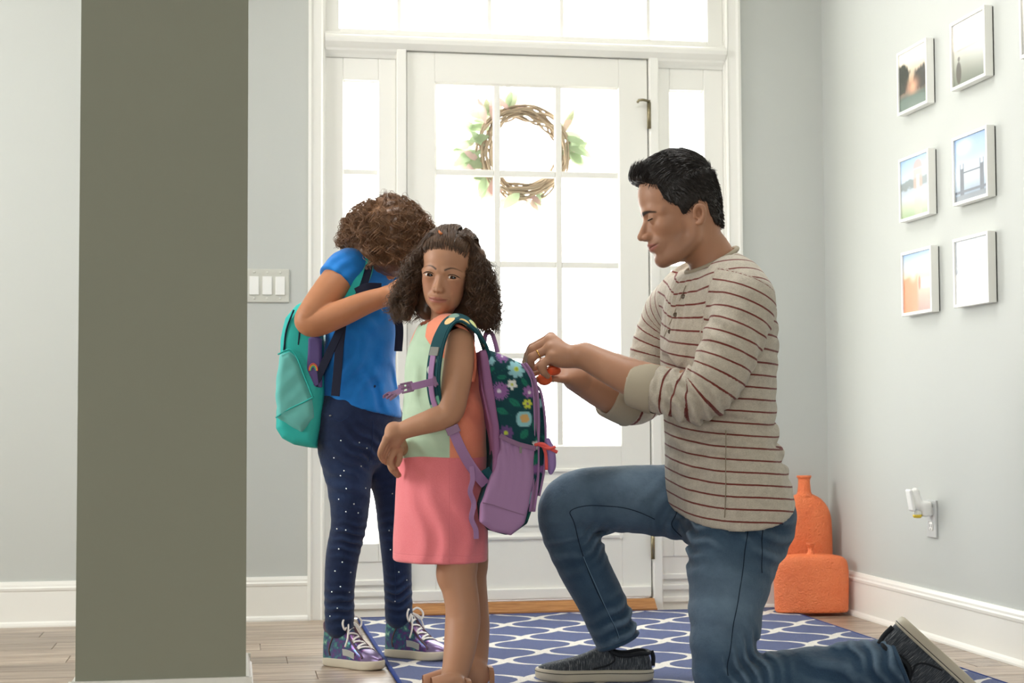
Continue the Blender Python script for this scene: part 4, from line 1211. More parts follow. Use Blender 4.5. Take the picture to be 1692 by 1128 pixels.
# hem, neck opening, cuffs
h1, h2, h3 = np.array(px(1192, 862, 4.06)[:3]), np.array(px(1308, 806, 4.19)[:3]), np.array(px(1112, 826, 4.25)[:3])
hn = nz(np.cross(h2-h1, h3-h1)); hn = hn if hn[2] < 0 else -hn
S.cut(h1, hn, .006)
nk = nz(np.array([0, 0, 1.])+FT*.52)
S.cut(px(1176, 431, 4.187)[:3], nk, .004, .11)
S.chain([px(1160, 395, 4.17, 40), px(1178, 428, 4.185, 43), px(1186, 462, 4.19, 40)], .006, 's')
wd = nz(np.array(slL[7][:3])-np.array(slL[6][:3])); 
S.cut(slL[7][:3], wd, .003, .062)
wr_ = nz(np.array(slR[6][:3])-np.array(slR[5][:3])); S.cut(slR[6][:3], wr_, .003, .055)
S.chain([px(1030, 664, 4.37, 28), px(970, 640, 4.3, 28)], .002, 's', 1)
S.chain([px(1075, 637, 4.03, 31.5), px(1010, 612, 4.07, 31.5)], .002, 's', 1)
V, Q = S.mesh(); V = relax(V, Q, 1, .45)
# stripe coordinate: along the sleeve on sleeves, height on the trunk
slS = [px(1256, 440, 4.02, 54), px(1214, 540, 3.99, 52), px(1180, 622, 3.975, 48)]+slL[4:]
sL, dL, rL = path_param(V, slS); sR, dR, rR = path_param(V, slR); lat = (V-P(1187, 560, 4.2))@LT
up = V[:, 2]
_, dT, _ = path_param(V, torp)
shoulder = sstep(up, P(1187, 620, 4.2)[2], P(1187, 440, 4.2)[2])
vt = up+.02*np.sin(lat*9)-.06*((V-P(1187, 600, 4.2))@FT)-shoulder*np.abs(lat)*.22
onL = (dL < rL[:, 0]*1.22) & (sL > .045); onR = (dR < rR[:, 0]*1.25) & (sR > .03)
vv = np.where(onL, sL, np.where(onR, sR, vt))
cuffm = np.where(onL, sstep(sL, sL[onL].max()-.062, sL[onL].max()-.058), np.where(onR, sstep(sR, sR[onR].max()-.055, sR[onR].max()-.05), 0))
me = new_mesh('shirt', V, Q); set_float(me, 'stripe', vv); set_float(me, 'cuff', cuffm)
def shirt_mat():
    t = NT('striped_jersey'); v = t.obj()
    u = t.attr('stripe'); cu = t.attr('cuff')
    w = t.math('MULTIPLY', t.math('SUBTRACT', t.noise(v, 40, 2), .5), .0016)
    fr = t.math('ABSOLUTE', t.math('SUBTRACT', t.math('FRACT', t.math('DIVIDE', t.math('ADD', u, w), .0305)), .5))
    ln = t.math('MULTIPLY', t.math('SUBTRACT', 1.0, t.smooth(fr, .060, .080)), t.math('SUBTRACT', 1.0, cu))
    n1 = t.noise(t.map(v, (1, 1, 3)), 260, 3, .7); n2 = t.noise(v, 60, 3)
    heather = t.mix(t.math('ADD', t.math('MULTIPLY', n1, .7), t.math('MULTIPLY', n2, .3)), rgb(124, 114, 98), rgb(242, 233, 216))
    red = t.mix(n1, rgb(92, 40, 36), rgb(138, 66, 58))
    t.bump(t.math('ADD', t.math('MULTIPLY', t.noise(v, 700, 2), .5), t.math('MULTIPLY', t.noise(v, 26, 4, .55), 2.6)), .5, .005)
    return t.fin(t.mix(ln, heather, red), .85, .2, sheen=.2)
M_SHIRT = shirt_mat()
shirt = link('shirt', me, M_SHIRT, man, label='oatmeal henley shirt with thin brick-red stripes')
VS = V
# neckband, placket edge, buttons, shoulder and side seams
M_BAND = plain('jersey_band', rgb(178, 168, 148), .85, .2, nscale=500, nstr=.4)
nb = []
for i in range(28):
    th = 2*math.pi*i/28; cpt = np.array(px(1176, 430, 4.187)[:3])
    ax2 = nz(FT-nk*(FT@nk)); ax1 = np.cross(nk, ax2)
    nb.append(cpt+ax2*math.cos(th)*.073+ax1*math.sin(th)*.070)
nbp = seam(VS, nb[:1], 0, 0, 2) if False else nb
MB().tube(nbp, .006, 8, closed=True).build('neckband', M_BAND, shirt)
def on_shirt(x, y, d, off=.001):
    """first shirt surface point seen from the viewer near a pixel"""
    q = np.array([x, y]); rel = VS-CAMPOS; z = rel@CF; sx = IMG_W/2+FPX*(rel@CR)/z; sy = IMG_H/2-FPX*(rel@CU)/z
    m_ = np.where((sx-x)**2+(sy-y)**2 < 36)[0]
    if len(m_) == 0: return P(x, y, d)
    return VS[m_[np.argmin(z[m_])]]-CF*off
def cuff(c0, c1, r0, r1, th, par):
    c0, c1 = np.array(c0[:3]), np.array(c1[:3]); ax = nz(c1-c0); n = 32; b = MB(); vs_ = []; fs_ = []
    prof = [(0, r0), (.12, r0+.0025), (.5, (r0+r1)/2+.003), (.9, r1+.002), (1.0, r1), (1.0, r1-th), (.5, r1-th*1.2)]
    for t_, r_ in prof: vs_ += ring(c0+(c1-c0)*t_, ax, r_, n)
    for k_ in range(len(prof)-1): fs_ += [(k_*n+i, k_*n+(i+1) % n, (k_+1)*n+(i+1) % n, (k_+1)*n+i) for i in range(n)]
    b.add(vs_, fs_, True).build('cuff', M_BAND, par)
def ring(center, axis, r, n=28, sq=1):
    ax = nz(axis); a1 = nz(np.cross(ax, [.1, .9, .2])); a2 = np.cross(ax, a1)
    return [np.array(center)+r*(a1*math.cos(2*math.pi*i/n)+a2*math.sin(2*math.pi*i/n)*sq) for i in range(n)]
cuff(px(1088, 645, 4.015), px(1047, 634.5, 4.045), 39.5*4.03/FPX, 37*4.045/FPX, .004, shirt)
cuff(px(1042, 668, 4.38), px(1002, 655, 4.343), 37*4.38/FPX, 33*4.34/FPX, .004, shirt)
M_BUTTON = plain('horn_button', rgb(92, 78, 62), .35, .5)
for (x, y) in ((1124, 486), (1112, 517), (1102, 545)):
    c = on_shirt(x, y, 4.1); nrm_ = nz(FT*.75+LT*.65)
    b = MB(); a1 = nz(np.cross(nrm_, [0, 0, 1])); a2 = np.cross(nrm_, a1)
    prof = [(0, .0015), (.0035, .0015), (.0045, .0028), (.0058, .0026), (.0062, .001), (.006, -.001)]
    n = 14; vs_ = []; fs_ = []
    for i in range(n):
        th = 2*math.pi*i/n
        for r0, z0 in prof: vs_.append(c+(a1*math.cos(th)+a2*math.sin(th))*r0+nrm_*z0)
    for i in range(n):
        for q in range(5): fs_.append((i*6+q, ((i+1) % n)*6+q, ((i+1) % n)*6+q+1, i*6+q+1))
    b.add(vs_, fs_, True).build('button', M_BUTTON, shirt)
M_SEAMT = plain('shirt_seam', rgb(150, 138, 118), .9, .1)
sd = [on_shirt(1192+(y-690)*.03+4*math.sin(y*.02), y, 4.08, .0026) for y in range(715, 852, 8)]
sd = np.array(sd)
for _ in range(10): sd[1:-1] = .25*sd[:-2]+.5*sd[1:-1]+.25*sd[2:]
MB().tube(sd, .0011, 6).build('side_seam', M_SEAMT, shirt)
pl = [on_shirt(1132-(y-460)*.42, y, 4.1, .0022) for y in range(468, 560, 8)]
pl = np.array(pl)
for _ in range(10): pl[1:-1] = .25*pl[:-2]+.5*pl[1:-1]+.25*pl[2:]
MB().tube(pl, .0009, 6).build('placket_seam', M_SEAMT, shirt)

# --- jeans
nearleg = [px(1222, 862, 4.14, 78), px(1212, 910, 4.115, 76), px(1200, 1000, 4.075, 62), px(1196, 1080, 4.055, 54), px(1200, 1118, 4.05, 50), px(1250, 1128, 4.035, 50), px(1335, 1122, 4.02, 52), px(1410, 1113, 4.005, 52), px(1462, 1104, 3.995, 46), px(1490, 1098, 3.99, 42)]
farleg = [px(1185, 832, 4.29, 72), px(1110, 828, 4.325, 61), px(1030, 824, 4.335, 55), px(955, 832, 4.345, 55), px(940, 862, 4.35, 50), px(962, 930, 4.352, 43), px(990, 985, 4.355, 40), px(1006, 1022, 4.357, 39), px(1019, 1056, 4.357, 36)]
hip = [px(1204, 800, 4.21, 104, 82), px(1214, 850, 4.20, 106, 84), px(1222, 890, 4.19, 92, 74)]
lo, hi = bbox(nearleg+farleg+hip, .03); lo[2] = .0118
S = SDF(lo, hi, .0055)
S.chain(hip, .03, side=LT, sub=3)
S.ell(px(1262, 855, 4.15)[:3], np.array([.075, .085, .085]), None, .05)
S.chain(farleg, .03, sub=4)
S.chain(nearleg, .02, sub=4)
fk = np.array(farleg[3][:3]); nkn = np.array(nearleg[4][:3])
tl = nz(np.array(farleg[7][:3])-np.array(farleg[4][:3])); th_ = nz(np.array(farleg[3][:3])-np.array(farleg[0][:3]))
shn = nz(np.array(nearleg[8][:3])-np.array(nearleg[5][:3]))
folds(S, [(px(985, 875, 4.33)[:3], nz(tl+.5*CR), .028, 0.0093, .055, 21), (px(1030, 1030, 4.33)[:3], tl, .040, 0.0102, .055, 22), (px(1120, 840, 4.28)[:3], nz(th_+np.array([0, 0, .5])), .045, 0.0085, .08, 23),
          (px(1135, 880, 4.1)[:3], nz(np.array([.5, 0, 1.])), .04, 0.0085, .09, 24), (px(1240, 1090, 4.0)[:3], nz(CR+.5*CU), .03, 0.0102, .06, 25), (px(1450, 1085, 3.97)[:3], nz(shn+.3*CU), .034, 0.0080, .06, 26),
          (px(1395, 1090, 3.97)[:3], nz(shn*.5+CU), .06, 0.0068, .09, 27), (px(1265, 900, 4.08)[:3], nz(CR*.6+CU), .05, 0.0076, .08, 28), (px(930, 900, 4.3)[:3], tl, .05, 0.0043, .06, 29), (px(1190, 1010, 4.0)[:3], nz(CU+.4*CR), .09, 0.0051, .14, 30)])
S.cut(px(1021, 1060, 4.357)[:3], nz(np.array(farleg[8][:3])-np.array(farleg[7][:3])+np.array([0, 0, -.01])), .004, .07)
S.chain([px(1012, 1040, 4.357, 29), px(1034, 1100, 4.357, 29)], .002, 's', 1)
S.cut(np.array(nearleg[9][:3]), nz(shn+.25*CU), .004, .10)
S.chain([px(1440, 1106, 4.0, 33), px(1540, 1090, 3.985, 33)], .002, 's', 1)
V, Q = S.mesh(); V = relax(V, Q, 1, .45); VJ = V
def denim(name, dark, light, wear):
    t = NT(name); v = t.obj()
    tw = t.noise(t.map(v, (900, 900, 260), (0, .6, 0)), 1.0, 2, .7)
    n = t.noise(v, 16, 4, .6); wr = t.attr('wear')
    c = t.mix(t.math('ADD', t.math('MULTIPLY', tw, .55), t.math('MULTIPLY', n, .45)), dark, light)
    c = t.mix(t.math('MULTIPLY', wr, t.math('ADD', .4, t.math('MULTIPLY', n, .9))), c, wear)
    t.bump(t.math('ADD', t.math('MULTIPLY', tw, .35), t.math('MULTIPLY', t.noise(v, 24, 5, .55), 2.2)), .5, .005)
    return t.fin(c, .8, .25, sheen=.15)
M_DENIM = denim('blue_denim', rgb(18, 38, 58), rgb(64, 94, 120), rgb(136, 160, 180))
def curvature_wear(V, Q, it=5, gain=90):
    Vs = relax(V, Q, it, .6); 
    # outward positive where the surface is a ridge
    a, b, c_, d = V[Q[:, 0]], V[Q[:, 1]], V[Q[:, 2]], V[Q[:, 3]]
    fn = np.cross(c_-a, d-b); N = np.zeros_like(V)
    for i in range(4):
        for j in range(3): N[:, j] += np.bincount(Q[:, i], fn[:, j], len(V))
    N /= np.linalg.norm(N, axis=1, keepdims=True)+1e-12
    return np.clip(((V-Vs)*N).sum(1)*gain, 0, 1), N
wr, NJ = curvature_wear(V, Q, 6, 260)
# rubbed thighs and knees
for c_, r_ in ((px(945, 820, 4.33), .10), (px(1040, 790, 4.3), .13), (px(1190, 1000, 4.02), .12)):
    wr = np.maximum(wr, .68*np.exp(-((V-np.array(c_[:3]))**2).sum(1)/r_**2))
me = new_mesh('jeans', V, Q); set_float(me, 'wear', wr)
jeans = link('jeans', me, M_DENIM, man, label='mid-blue denim jeans')
def on_mesh(VM, x, y, off=.0008, rad=6):
    rel = VM-CAMPOS; z = rel@CF; sx = IMG_W/2+FPX*(rel@CR)/z; sy = IMG_H/2-FPX*(rel@CU)/z
    m_ = np.where((sx-x)**2+(sy-y)**2 < rad*rad)[0]
    if len(m_) == 0: return None
    return VM[m_[np.argmin(z[m_])]]-CF*off
def surf_line(VM, pts, off=.0020, n=8, rad=6, mind=None):
    g = spline(np.array(pts, float), n); o = [on_mesh(VM, x, y, off, rad) for x, y in g]; o = [q for q in o if q is not None]
    o = np.array(o)
    for _ in range(9): o[1:-1] = .25*o[:-2]+.5*o[1:-1]+.25*o[2:]
    return o
M_JSEAM = plain('dark_denim_seam', rgb(24, 38, 52), .85, .2); M_JLIGHT = plain('pale_denim_edge', rgb(112, 140, 162), .85, .2)
for nme, pts, mt, rr in (('outer_seam', [(1238, 868), (1232, 930), (1222, 1000), (1208, 1060), (1200, 1120)], M_JSEAM, .0011),
                     ('inner_seam', [(1085, 862), (1030, 842), (975, 838), (935, 845), (950, 868), (968, 920), (995, 990), (1022, 1040), (1026, 1056)], M_JSEAM, .0011),
                     ('back_pocket', [(1266, 852), (1264, 885), (1263, 920), (1264, 946)], M_JSEAM, .0011), ('pocket_top', [(1266, 852), (1276, 857), (1288, 864), (1297, 870)], M_JSEAM, .0011),
                     ('front_pocket', [(1118, 822), (1112, 850), (1109, 872), (1122, 890)], M_JSEAM, .0011),
                     ('waist_seam', [(1240, 864), (1262, 850), (1285, 838), (1300, 830)], M_JSEAM, .0010)):
    l_ = surf_line(VJ, pts)
    MB().tube(l_, rr, 6).build(nme, mt, jeans)
l_ = surf_line(VJ, [(968, 930-8), (998, 990), (1022, 1040), (1027, 1054)], .0024); MB().tube(l_, .0011, 6).build('seam_edge', M_JLIGHT, jeans)
# rolled hems as stitched rings
def ring(center, axis, r, n=28, sq=1):
    ax = nz(axis); a1 = nz(np.cross(ax, [.1, .9, .2])); a2 = np.cross(ax, a1)
    return [np.array(center)+r*(a1*math.cos(2*math.pi*i/n)+a2*math.sin(2*math.pi*i/n)*sq) for i in range(n)]
MB().tube(ring(px(1020, 1058, 4.357)[:3], tl, 35.5*4.357/FPX), .0058, 8, closed=True).build('hem', M_DENIM, jeans)
MB().tube(ring(px(1487, 1098, 3.99)[:3], shn+.25*CU, 42*3.99/FPX), .006, 8, closed=True).build('hem', M_DENIM, jeans)
c = on_mesh(VJ, 1240, 856, .002)
MB().lathe([(0, .002), (.004, .002), (.005, 0)], c, 12).build('rivet', M_BRASSY, jeans)

# --- slip-on shoes
def shoe_mats():
    t = NT('slub_canvas'); g = t.attr('along'); v = t.obj()
    n = t.noise(t.map(t.attr('loc', 'Vector'), (60, 9, 5)), 3.0, 4, .75)
    c = t.ramp(n, [(.32, rgb(42, 46, 51)), (.54, rgb(72, 77, 83)), (.68, rgb(146, 148, 148))])
    t.bump(n, .3, .0015)
    return t.fin(c, .85, .2)
M_SLUB = shoe_mats()
M_SOLE = plain('cream_rubber', rgb(196, 188, 168), .6, .35, nscale=120, nstr=.15)
M_SOLED = plain('sole_line', rgb(60, 58, 54), .7, .3)
def slip_on(o, fwd, up, L, name, label, hs=1.0):
    """shoe in its own frame: heel at o on the ground plane, fwd to the toe"""
    fwd = nz(fwd); up = nz(up-fwd*(up@fwd)); lat = np.cross(up, fwd)
    root = empty(name, tuple(o)); root.parent = man; root.location = Vector(tuple(o))-man.location; root['label'] = label
    W = lambda a, b, c: np.array(o)+L*(fwd*a+lat*b+up*(c if c <= .1 else .1+(c-.1)*hs))
    # sole outline
    out = [(0, 0), (.02, .09), (.10, .135), (.25, .135), (.42, .125), (.58, .145), (.74, .165), (.86, .15), (.95, .105), (1.0, .035)]
    out = [(a, b) for a, b in out]+[(a, -b*.93) for a, b in out[::-1][:-1]]
    og = spline(np.array(out+[out[0]]), 4)[:-1]
    b_ = MB(); n = len(og); vs_ = []
    cx = np.array([.5, 0])
    for (sc, z) in ((.94, .0), (1.0, .012), (1.015, .03), (1.015, .085), (.995, .098), (.9, .1)):
        for q in og:
            p_ = cx+(q-cx)*sc; spring = .05*max(0, p_[0]-.75)**1.5*6*.35
            vs_.append(W(p_[0], p_[1], z+spring))
    fs_ = [(k*n+i, k*n+(i+1) % n, (k+1)*n+(i+1) % n, (k+1)*n+i) for k in range(5) for i in range(n)]+[tuple(range(n-1, -1, -1)), tuple(range(5*n, 6*n))]
    b_.add(vs_, fs_, True).build('sole', M_SOLE, root)
    gl = []
    for q in og:
        p_ = cx+(q-cx)*1.018; spring = .05*max(0, p_[0]-.75)**1.5*6*.35; gl.append(W(p_[0], p_[1], .072+spring))
    MB().tube(gl, .0011, 5, closed=True).build('sole_line', M_SOLED, root)
    # upper: lofted half sections
    T_ = [(.015, .075, .15), (.04, .10, .24), (.10, .118, .25), (.20, .118, .235), (.30, .112, .24), (.36, .110, .29), (.41, .112, .305), (.50, .120, .265), (.60, .132, .22), (.72, .140, .185), (.84, .128, .155), (.93, .095, .13), (.985, .045, .105)]
    T_ = spline(np.array(T_), 4); m_ = 19; vs_ = []; loc = []
    for t, w_, h_ in T_:
        spring = .05*max(0, t-.75)**1.5*6*.35
        for j in range(m_):
            th = math.pi*j/(m_-1); cx_, sx_ = math.cos(th), math.sin(th)
            e1 = .62; a_ = math.copysign(abs(cx_)**e1, cx_)*w_; z_ = .09+(h_-.09)*abs(sx_)**(.75)
            if t < .38 and sx_ > .75: z_ -= .02*(sx_-.75)/.25
            vs_.append(W(t, a_, z_+spring)); loc.append((t, a_, z_))
    k = len(T_); fs_ = [(i*m_+j, i*m_+j+1, (i+1)*m_+j+1, (i+1)*m_+j) for i in range(k-1) for j in range(m_-1)]
    fs_.append(tuple(range(m_))); fs_.append(tuple((k-1)*m_+j for j in range(m_-1, -1, -1)))
    mb = MB().add(vs_, fs_, True); me_ = mb.mesh('upper')
    at = me_.attributes.new('loc', 'FLOAT_VECTOR', 'POINT'); at.data.foreach_set('vector', np.array(loc, np.float32).ravel())
    up_ = link('upper', me_, M_SLUB, root)
    # padded collar and elastic gore
    col = [W(.03, .0, .235), W(.05, .085, .235), (W(.12, .105, .238)), W(.22, .104, .222), W(.31, .10, .228), W(.375, .085, .265), W(.405, .0, .308), W(.375, -.085, .265), W(.31, -.10, .228), W(.22, -.104, .222), W(.12, -.105, .238), W(.05, -.085, .235)]
    MB().tube(spline(np.array(col+[col[0]]), 4)[:-1], .0055, 8, closed=True).build('collar', M_SLUBD, root)
    for s in (1, -1):
        g1 = [W(.385, s*.098, .275), W(.36, s*.113, .235), W(.335, s*.120, .195), (W(.36, s*.126, .16)), W(.42, s*.132, .135), W(.52, s*.136, .112)]
        MB().tube(spline(np.array(g1), 5), .0022, 6).build('gore_edge', M_SLUBD, root)
    MB().tube(spline(np.array([W(.012, 0, .245), W(-.004, 0, .19), W(.0, 0, .12)]), 5), .006, 8).build('heel_tab', M_SLUBD, root)
    return root
M_SLUBD = plain('dark_canvas_edge', rgb(40, 43, 47), .8, .2, nscale=300)
up0 = np.array([0, 0, 1.])
dirf = nz(P(890, 1130, 4.345)-P(1078, 1130, 4.345)); dirf[2] = 0; dirf = nz(dirf)
ho = P(1079, 1130, 4.35); ho[2] = .012
slip_on(ho, dirf, up0, .312, 'shoe', 'charcoal slip-on shoe planted flat on the rug')
# trailing foot: heel up, toe on the floor
heel = P(1492, 1017, 3.985); toe = P(1612, 1126, 3.975)
sf = nz(toe-heel); su = nz(-np.array(CR)*.75-np.array(CU)*.62+CF*.05)
slip_on(heel, sf, su, .285, 'shoe', 'charcoal slip-on shoe of the trailing foot, heel raised', 1.5)

# --- ring
M_GOLD = plain('gold', rgb(226, 178, 98), .22, .5, 1)
rc = np.array(cp(262, 366, 4.109)[:3]); rax = nz(np.array(cp(195, 400, 4.108)[:3])-np.array(cp(380, 300, 4.112)[:3]))
MB().tube(ring(rc, rax, 49/6.633*4.11/FPX+.0008, 24), .0018, 8, closed=True).build('wedding_ring', M_GOLD, man, label='gold ring on finger')

# ------------------------------------------------------------------ the small girl in the colour-block dress
SK_G1 = rgb(190, 142, 112)
g1 = empty('person', tuple(P(760, 1145, 4.2)*np.array([1, 1, 0])), 'small curly-haired girl in a mint, coral and pink dress looking back', 'person')
HEAD_G1 = dict(eye_c=.435, eye_b=.142, eye_a=.290, er=.080, open=.027, nose=-.6, nose_c=.285, nose_r=.88, jaw=.80, lip=.8, lipc=.8, brow=.5, cheek=1.35,
               mouth_c=.160, mouth_w=.116, mouth_a=-.004, smile=.020, chin_c=.066, chin_a=-.025, ear_a=-.03, ear_c=.42, slit_dz=.000, flat=1, child=1, lid=1.12, lidk=.03)
H1 = Loc((0, 0, 0), facing(77, 3, -8), 139*4.17/FPX)
H1.o = P(721.5, 479.5, 4.10)-H1.s*(H1.R@np.array([.455, 0, .268]))
def head_box(H, a=(-.5, .6), b=(-.42, .42), c=(-.5, 1.1)):
    q = [H.w(x, y, z) for x in a for y in b for z in c]; return np.min(q, 0), np.max(q, 0)
lo, hi = head_box(H1)
S = SDF(lo, hi, .0019)
sculpt_head(S, H1, HEAD_G1)
H1.ell(S, (.16, .10, .17), (.11, .09, .09), .06); H1.ell(S, (.16, -.10, .17), (.11, .09, .09), .06); H1.ell(S, (.215, .115, .345), (.11, .085, .075), .06); H1.ell(S, (.215, -.115, .345), (.11, .085, .075), .06); H1.ell(S, (.19, .125, .27), (.125, .095, .11), .06); H1.ell(S, (.19, -.125, .27), (.125, .095, .11), .06)      # full cheeks
S.chain([tuple(H1.w(-.06, 0, .25))+(.125*H1.s,), px(728, 528, 4.19, 17), px(735, 556, 4.21, 22)], .02)
V, Q = S.mesh(); V = relax(V, Q, 1, .35); Vl = H1.inv(V)
C = head_colours(Vl, SK_G1, rgb(172, 100, 88), HEAD_G1, rgb(190, 112, 92))
C = brows(C, Vl, HEAD_G1, rgb(46, 30, 22), .098, .017, .62, .022, .236, .020, .055)
parts = [(V, Q, C)]
# near (left) arm and both hands
arm1 = [px(760, 566, 4.075, 24), px(757, 610, 4.05, 25), px(750, 655, 4.04, 23.5), px(742, 682, 4.04, 22), px(716, 694, 4.04, 20), px(688, 703, 4.05, 17), px(663, 713, 4.06, 14.5), px(652, 728, 4.065, 13)]
def chp(x, y, d, *r):      # enlarged crop of the clasped hands
    return px(620+x/4.3375, 540+y/4.3375, d, *[q/4.3375 for q in r])
hand1 = [[chp(92, 810, 4.045, 27), chp(62, 880, 4.04, 25), chp(45, 930, 4.045, 22), chp(60, 962, 4.055, 18)],
         [chp(105, 820, 4.06, 27), chp(75, 895, 4.055, 25), chp(62, 945, 4.06, 22), chp(78, 972, 4.07, 18)],
         [chp(120, 830, 4.075, 26), chp(92, 900, 4.075, 24), chp(85, 950, 4.08, 21), chp(98, 975, 4.085, 17)],
         [chp(80, 800, 4.03, 25), chp(48, 865, 4.025, 23), chp(34, 910, 4.03, 20), chp(44, 940, 4.038, 16)],
         [chp(140, 800, 4.085, 26), chp(150, 860, 4.09, 24), chp(140, 910, 4.09, 20)]]
hand2 = [[chp(130, 900, 4.09, 28), chp(108, 970, 4.085, 26), chp(120, 1020, 4.085, 23), chp(150, 1050, 4.09, 20)],
         [chp(140, 890, 4.11, 27), chp(120, 985, 4.105, 25), chp(135, 1035, 4.105, 22), chp(160, 1066, 4.11, 18)],
         [chp(150, 890, 4.13, 26), chp(130, 980, 4.125, 24), chp(150, 1035, 4.125, 21), chp(172, 1062, 4.13, 17)],
         [chp(145, 880, 4.07, 26), chp(112, 940, 4.066, 24), chp(112, 985, 4.068, 21), chp(130, 1015, 4.07, 17)],
         [chp(170, 880, 4.08, 26), chp(175, 940, 4.075, 23), chp(160, 985, 4.075, 19)]]
lo, hi = bbox(arm1+sum(hand1, [])+sum(hand2, [])); S = SDF(lo, hi, .0021)
S.chain(arm1, .012, sub=4)
for f_ in hand1:
    S.chain([chp(135, 745, 4.06, 52), tuple(f_[0][:3])+(f_[0][3]*1.12,)], .01, sub=1); S.chain(f_, .004, sub=3)
S.chain([px(690, 730, 4.20, 15), px(668, 738, 4.15, 13), px(655, 745, 4.12, 12)], .01, sub=3)
for f_ in hand2:
    S.chain([chp(160, 840, 4.11, 50), tuple(f_[0][:3])+(f_[0][3]*1.12,)], .01, sub=1); S.chain(f_, .004, sub=3)
V, Q = S.mesh(); parts.append((V, Q, SK_G1))
# legs
leg1 = [px(752, 850, 4.15, 38), px(757, 925, 4.14, 33), px(757, 955, 4.135, 30.5), px(764, 1000, 4.125, 28.5), px(764, 1035, 4.115, 29), px(757, 1088, 4.06, 25), px(748, 1125, 4.0, 20.5), px(743, 1146, 3.965, 19)]
leg2 = [px(770, 850, 4.27, 36), px(776, 925, 4.28, 31), px(776, 955, 4.275, 28), px(781, 1010, 4.265, 26.5), px(783, 1040, 4.255, 26), px(784, 1088, 4.22, 22.5), px(783, 1108, 4.19, 19), px(781, 1126, 4.175, 18)]
lo, hi = bbox(leg1+leg2); S = SDF(lo, hi, .0035)
S.chain(leg1, .01); S.chain(leg2, .01)
S.ell(px(735, 948, 4.12)[:3], np.array([.016, .02, .026]), None, .03)
for l_, dx in ((leg1, -1), (leg2, -1)):
    an = np.array(l_[-1][:3]); fd = nz(-CR*.92-CF*.38); fd[2] = 0
    t0 = an.copy(); t0[2] = .058; t1 = an+fd*.075; t1[2] = .050; t2 = an+fd*.125; t2[2] = .044; t3 = an-fd*.022; t3[2] = .051
    S.chain([tuple(t3)+(.026,), tuple(t0)+(.032,), tuple(t1)+(.026,), tuple(t2)+(.020,)], .015, sub=3)
V, Q = S.mesh(); parts.append((V, Q, SK_G1))
# hidden trunk and far arm
S = SDF(P(640, 930, 4.35)-np.array([.15, .25, .05]), P(830, 520, 4.1)+np.array([.15, .3, .05]), .008)
TR1 = facing(36, 0, 0); F1, L1 = TR1[:, 0], TR1[:, 1]
S.chain([px(738, 548, 4.21, 30), px(740, 590, 4.21, 46, ) , px(738, 700, 4.2, 50), px(745, 840, 4.2, 58)], .02)
S.chain([px(715, 570, 4.32, 22), px(695, 630, 4.36, 21), px(690, 690, 4.33, 19), px(690, 730, 4.20, 15)], .02)
S.chain([px(740, 560, 4.2, 30), px(760, 566, 4.09, 24)], .02); S.chain([px(736, 560, 4.22, 28), px(715, 570, 4.32, 22)], .02)
S.chain([px(745, 840, 4.2, 50), px(752, 870, 4.15, 36)], .02); S.chain([px(745, 840, 4.2, 50), px(770, 870, 4.27, 34)], .02)
V, Q = S.mesh(); parts.append((V, Q, SK_G1))
V, Q, T = merge(parts); me = new_mesh('body', V, Q); set_color(me, 'tone', T)
body1 = link('body', me, M_SKIN, g1, label='brown skin, face turned to the viewer with a sidelong look')
eye_parts(H1, HEAD_G1, body1, 'brown', (.50, -.08))
for s in (1, -1):
    p = HEAD_G1; k_ = p['lid']*p['er']; pts = []
    for i in range(9):
        qe = p['er']/.056; bb = (-.056+.118*i/8)*qe; zz = p['open']+.006+.004*math.sin(math.pi*i/8)-.030*(abs(i-4)/4)**2.2
        rr = math.sqrt(max(.0004, k_**2-bb*bb-zz*zz*.6)); pts.append(H1.w(p['eye_a']+rr+.002, (p['eye_b']+bb)*s, p['eye_c']+zz))
    MB().tube(pts, [.0005, .0008, .0010, .0011, .0012, .0012, .0012, .0012, .0008], 6).build('eyelash', M_LASH, body1)

# --- curly hair
M_HAIR_G1 = hair_mat('dark_curls', rgb(44, 31, 23), rgb(112, 83, 60), .36)
def curls(H, guides, n_per, curl_r, wav, thick, seed, M=30):
    """bundles of wavy strands following guide splines (head-local)"""
    g = np.random.default_rng(seed); P_ = []; R_ = []
    for G in guides:
        c = np.array([H.w(*q) for q in G]); c = spline(c, 8)
        L = np.r_[0, np.cumsum(np.linalg.norm(np.diff(c, axis=0), axis=1))]
        u = np.linspace(0, L[-1], M); c = np.stack([np.interp(u, L, c[:, i]) for i in range(3)], 1)
        t = np.gradient(c, axis=0); t /= np.linalg.norm(t, axis=1, keepdims=True)
        ref = nz(g.normal(size=3)); s1 = np.cross(t, ref); s1 /= np.linalg.norm(s1, axis=1, keepdims=True); s2 = np.cross(t, s1)
        ph = g.random()*6.28; w_ = wav*(.75+.5*g.random()); cr = curl_r*(.6+.8*g.random()); dr = 1 if g.random() < .5 else -1
        grow = sstep(u/L[-1], .05, .45)
        for k in range(n_per):
            p2 = ph+g.normal()*.35; r2 = cr*(.8+.4*g.random()); o1, o2 = g.normal(size=2)*curl_r*.42
            a = dr*u/w_*6.283+p2
            q = c+s1*((r2*np.cos(a)*grow+o1*(.4+grow))[:, None])+s2*((r2*np.sin(a)*grow+o2*(.4+grow))[:, None])
            e = .9+.1*g.random(); m_ = int(M*e)
            P_.append(q); R_.append(thick*(.7+.5*g.random())*np.r_[.12, .6, np.ones(M-5), .8, .55, .25])
    return np.array(P_), np.array(R_)
gs = []; rg = np.random.default_rng(11)
def skull(a, b, c, f_): 
    v_ = np.array([(a+.02)/.425, b/.36, (c-.64)/.395]); v_ = v_/np.linalg.norm(v_)*f_; return (v_[0]*.425-.02, v_[1]*.36, v_[2]*.395+.64)
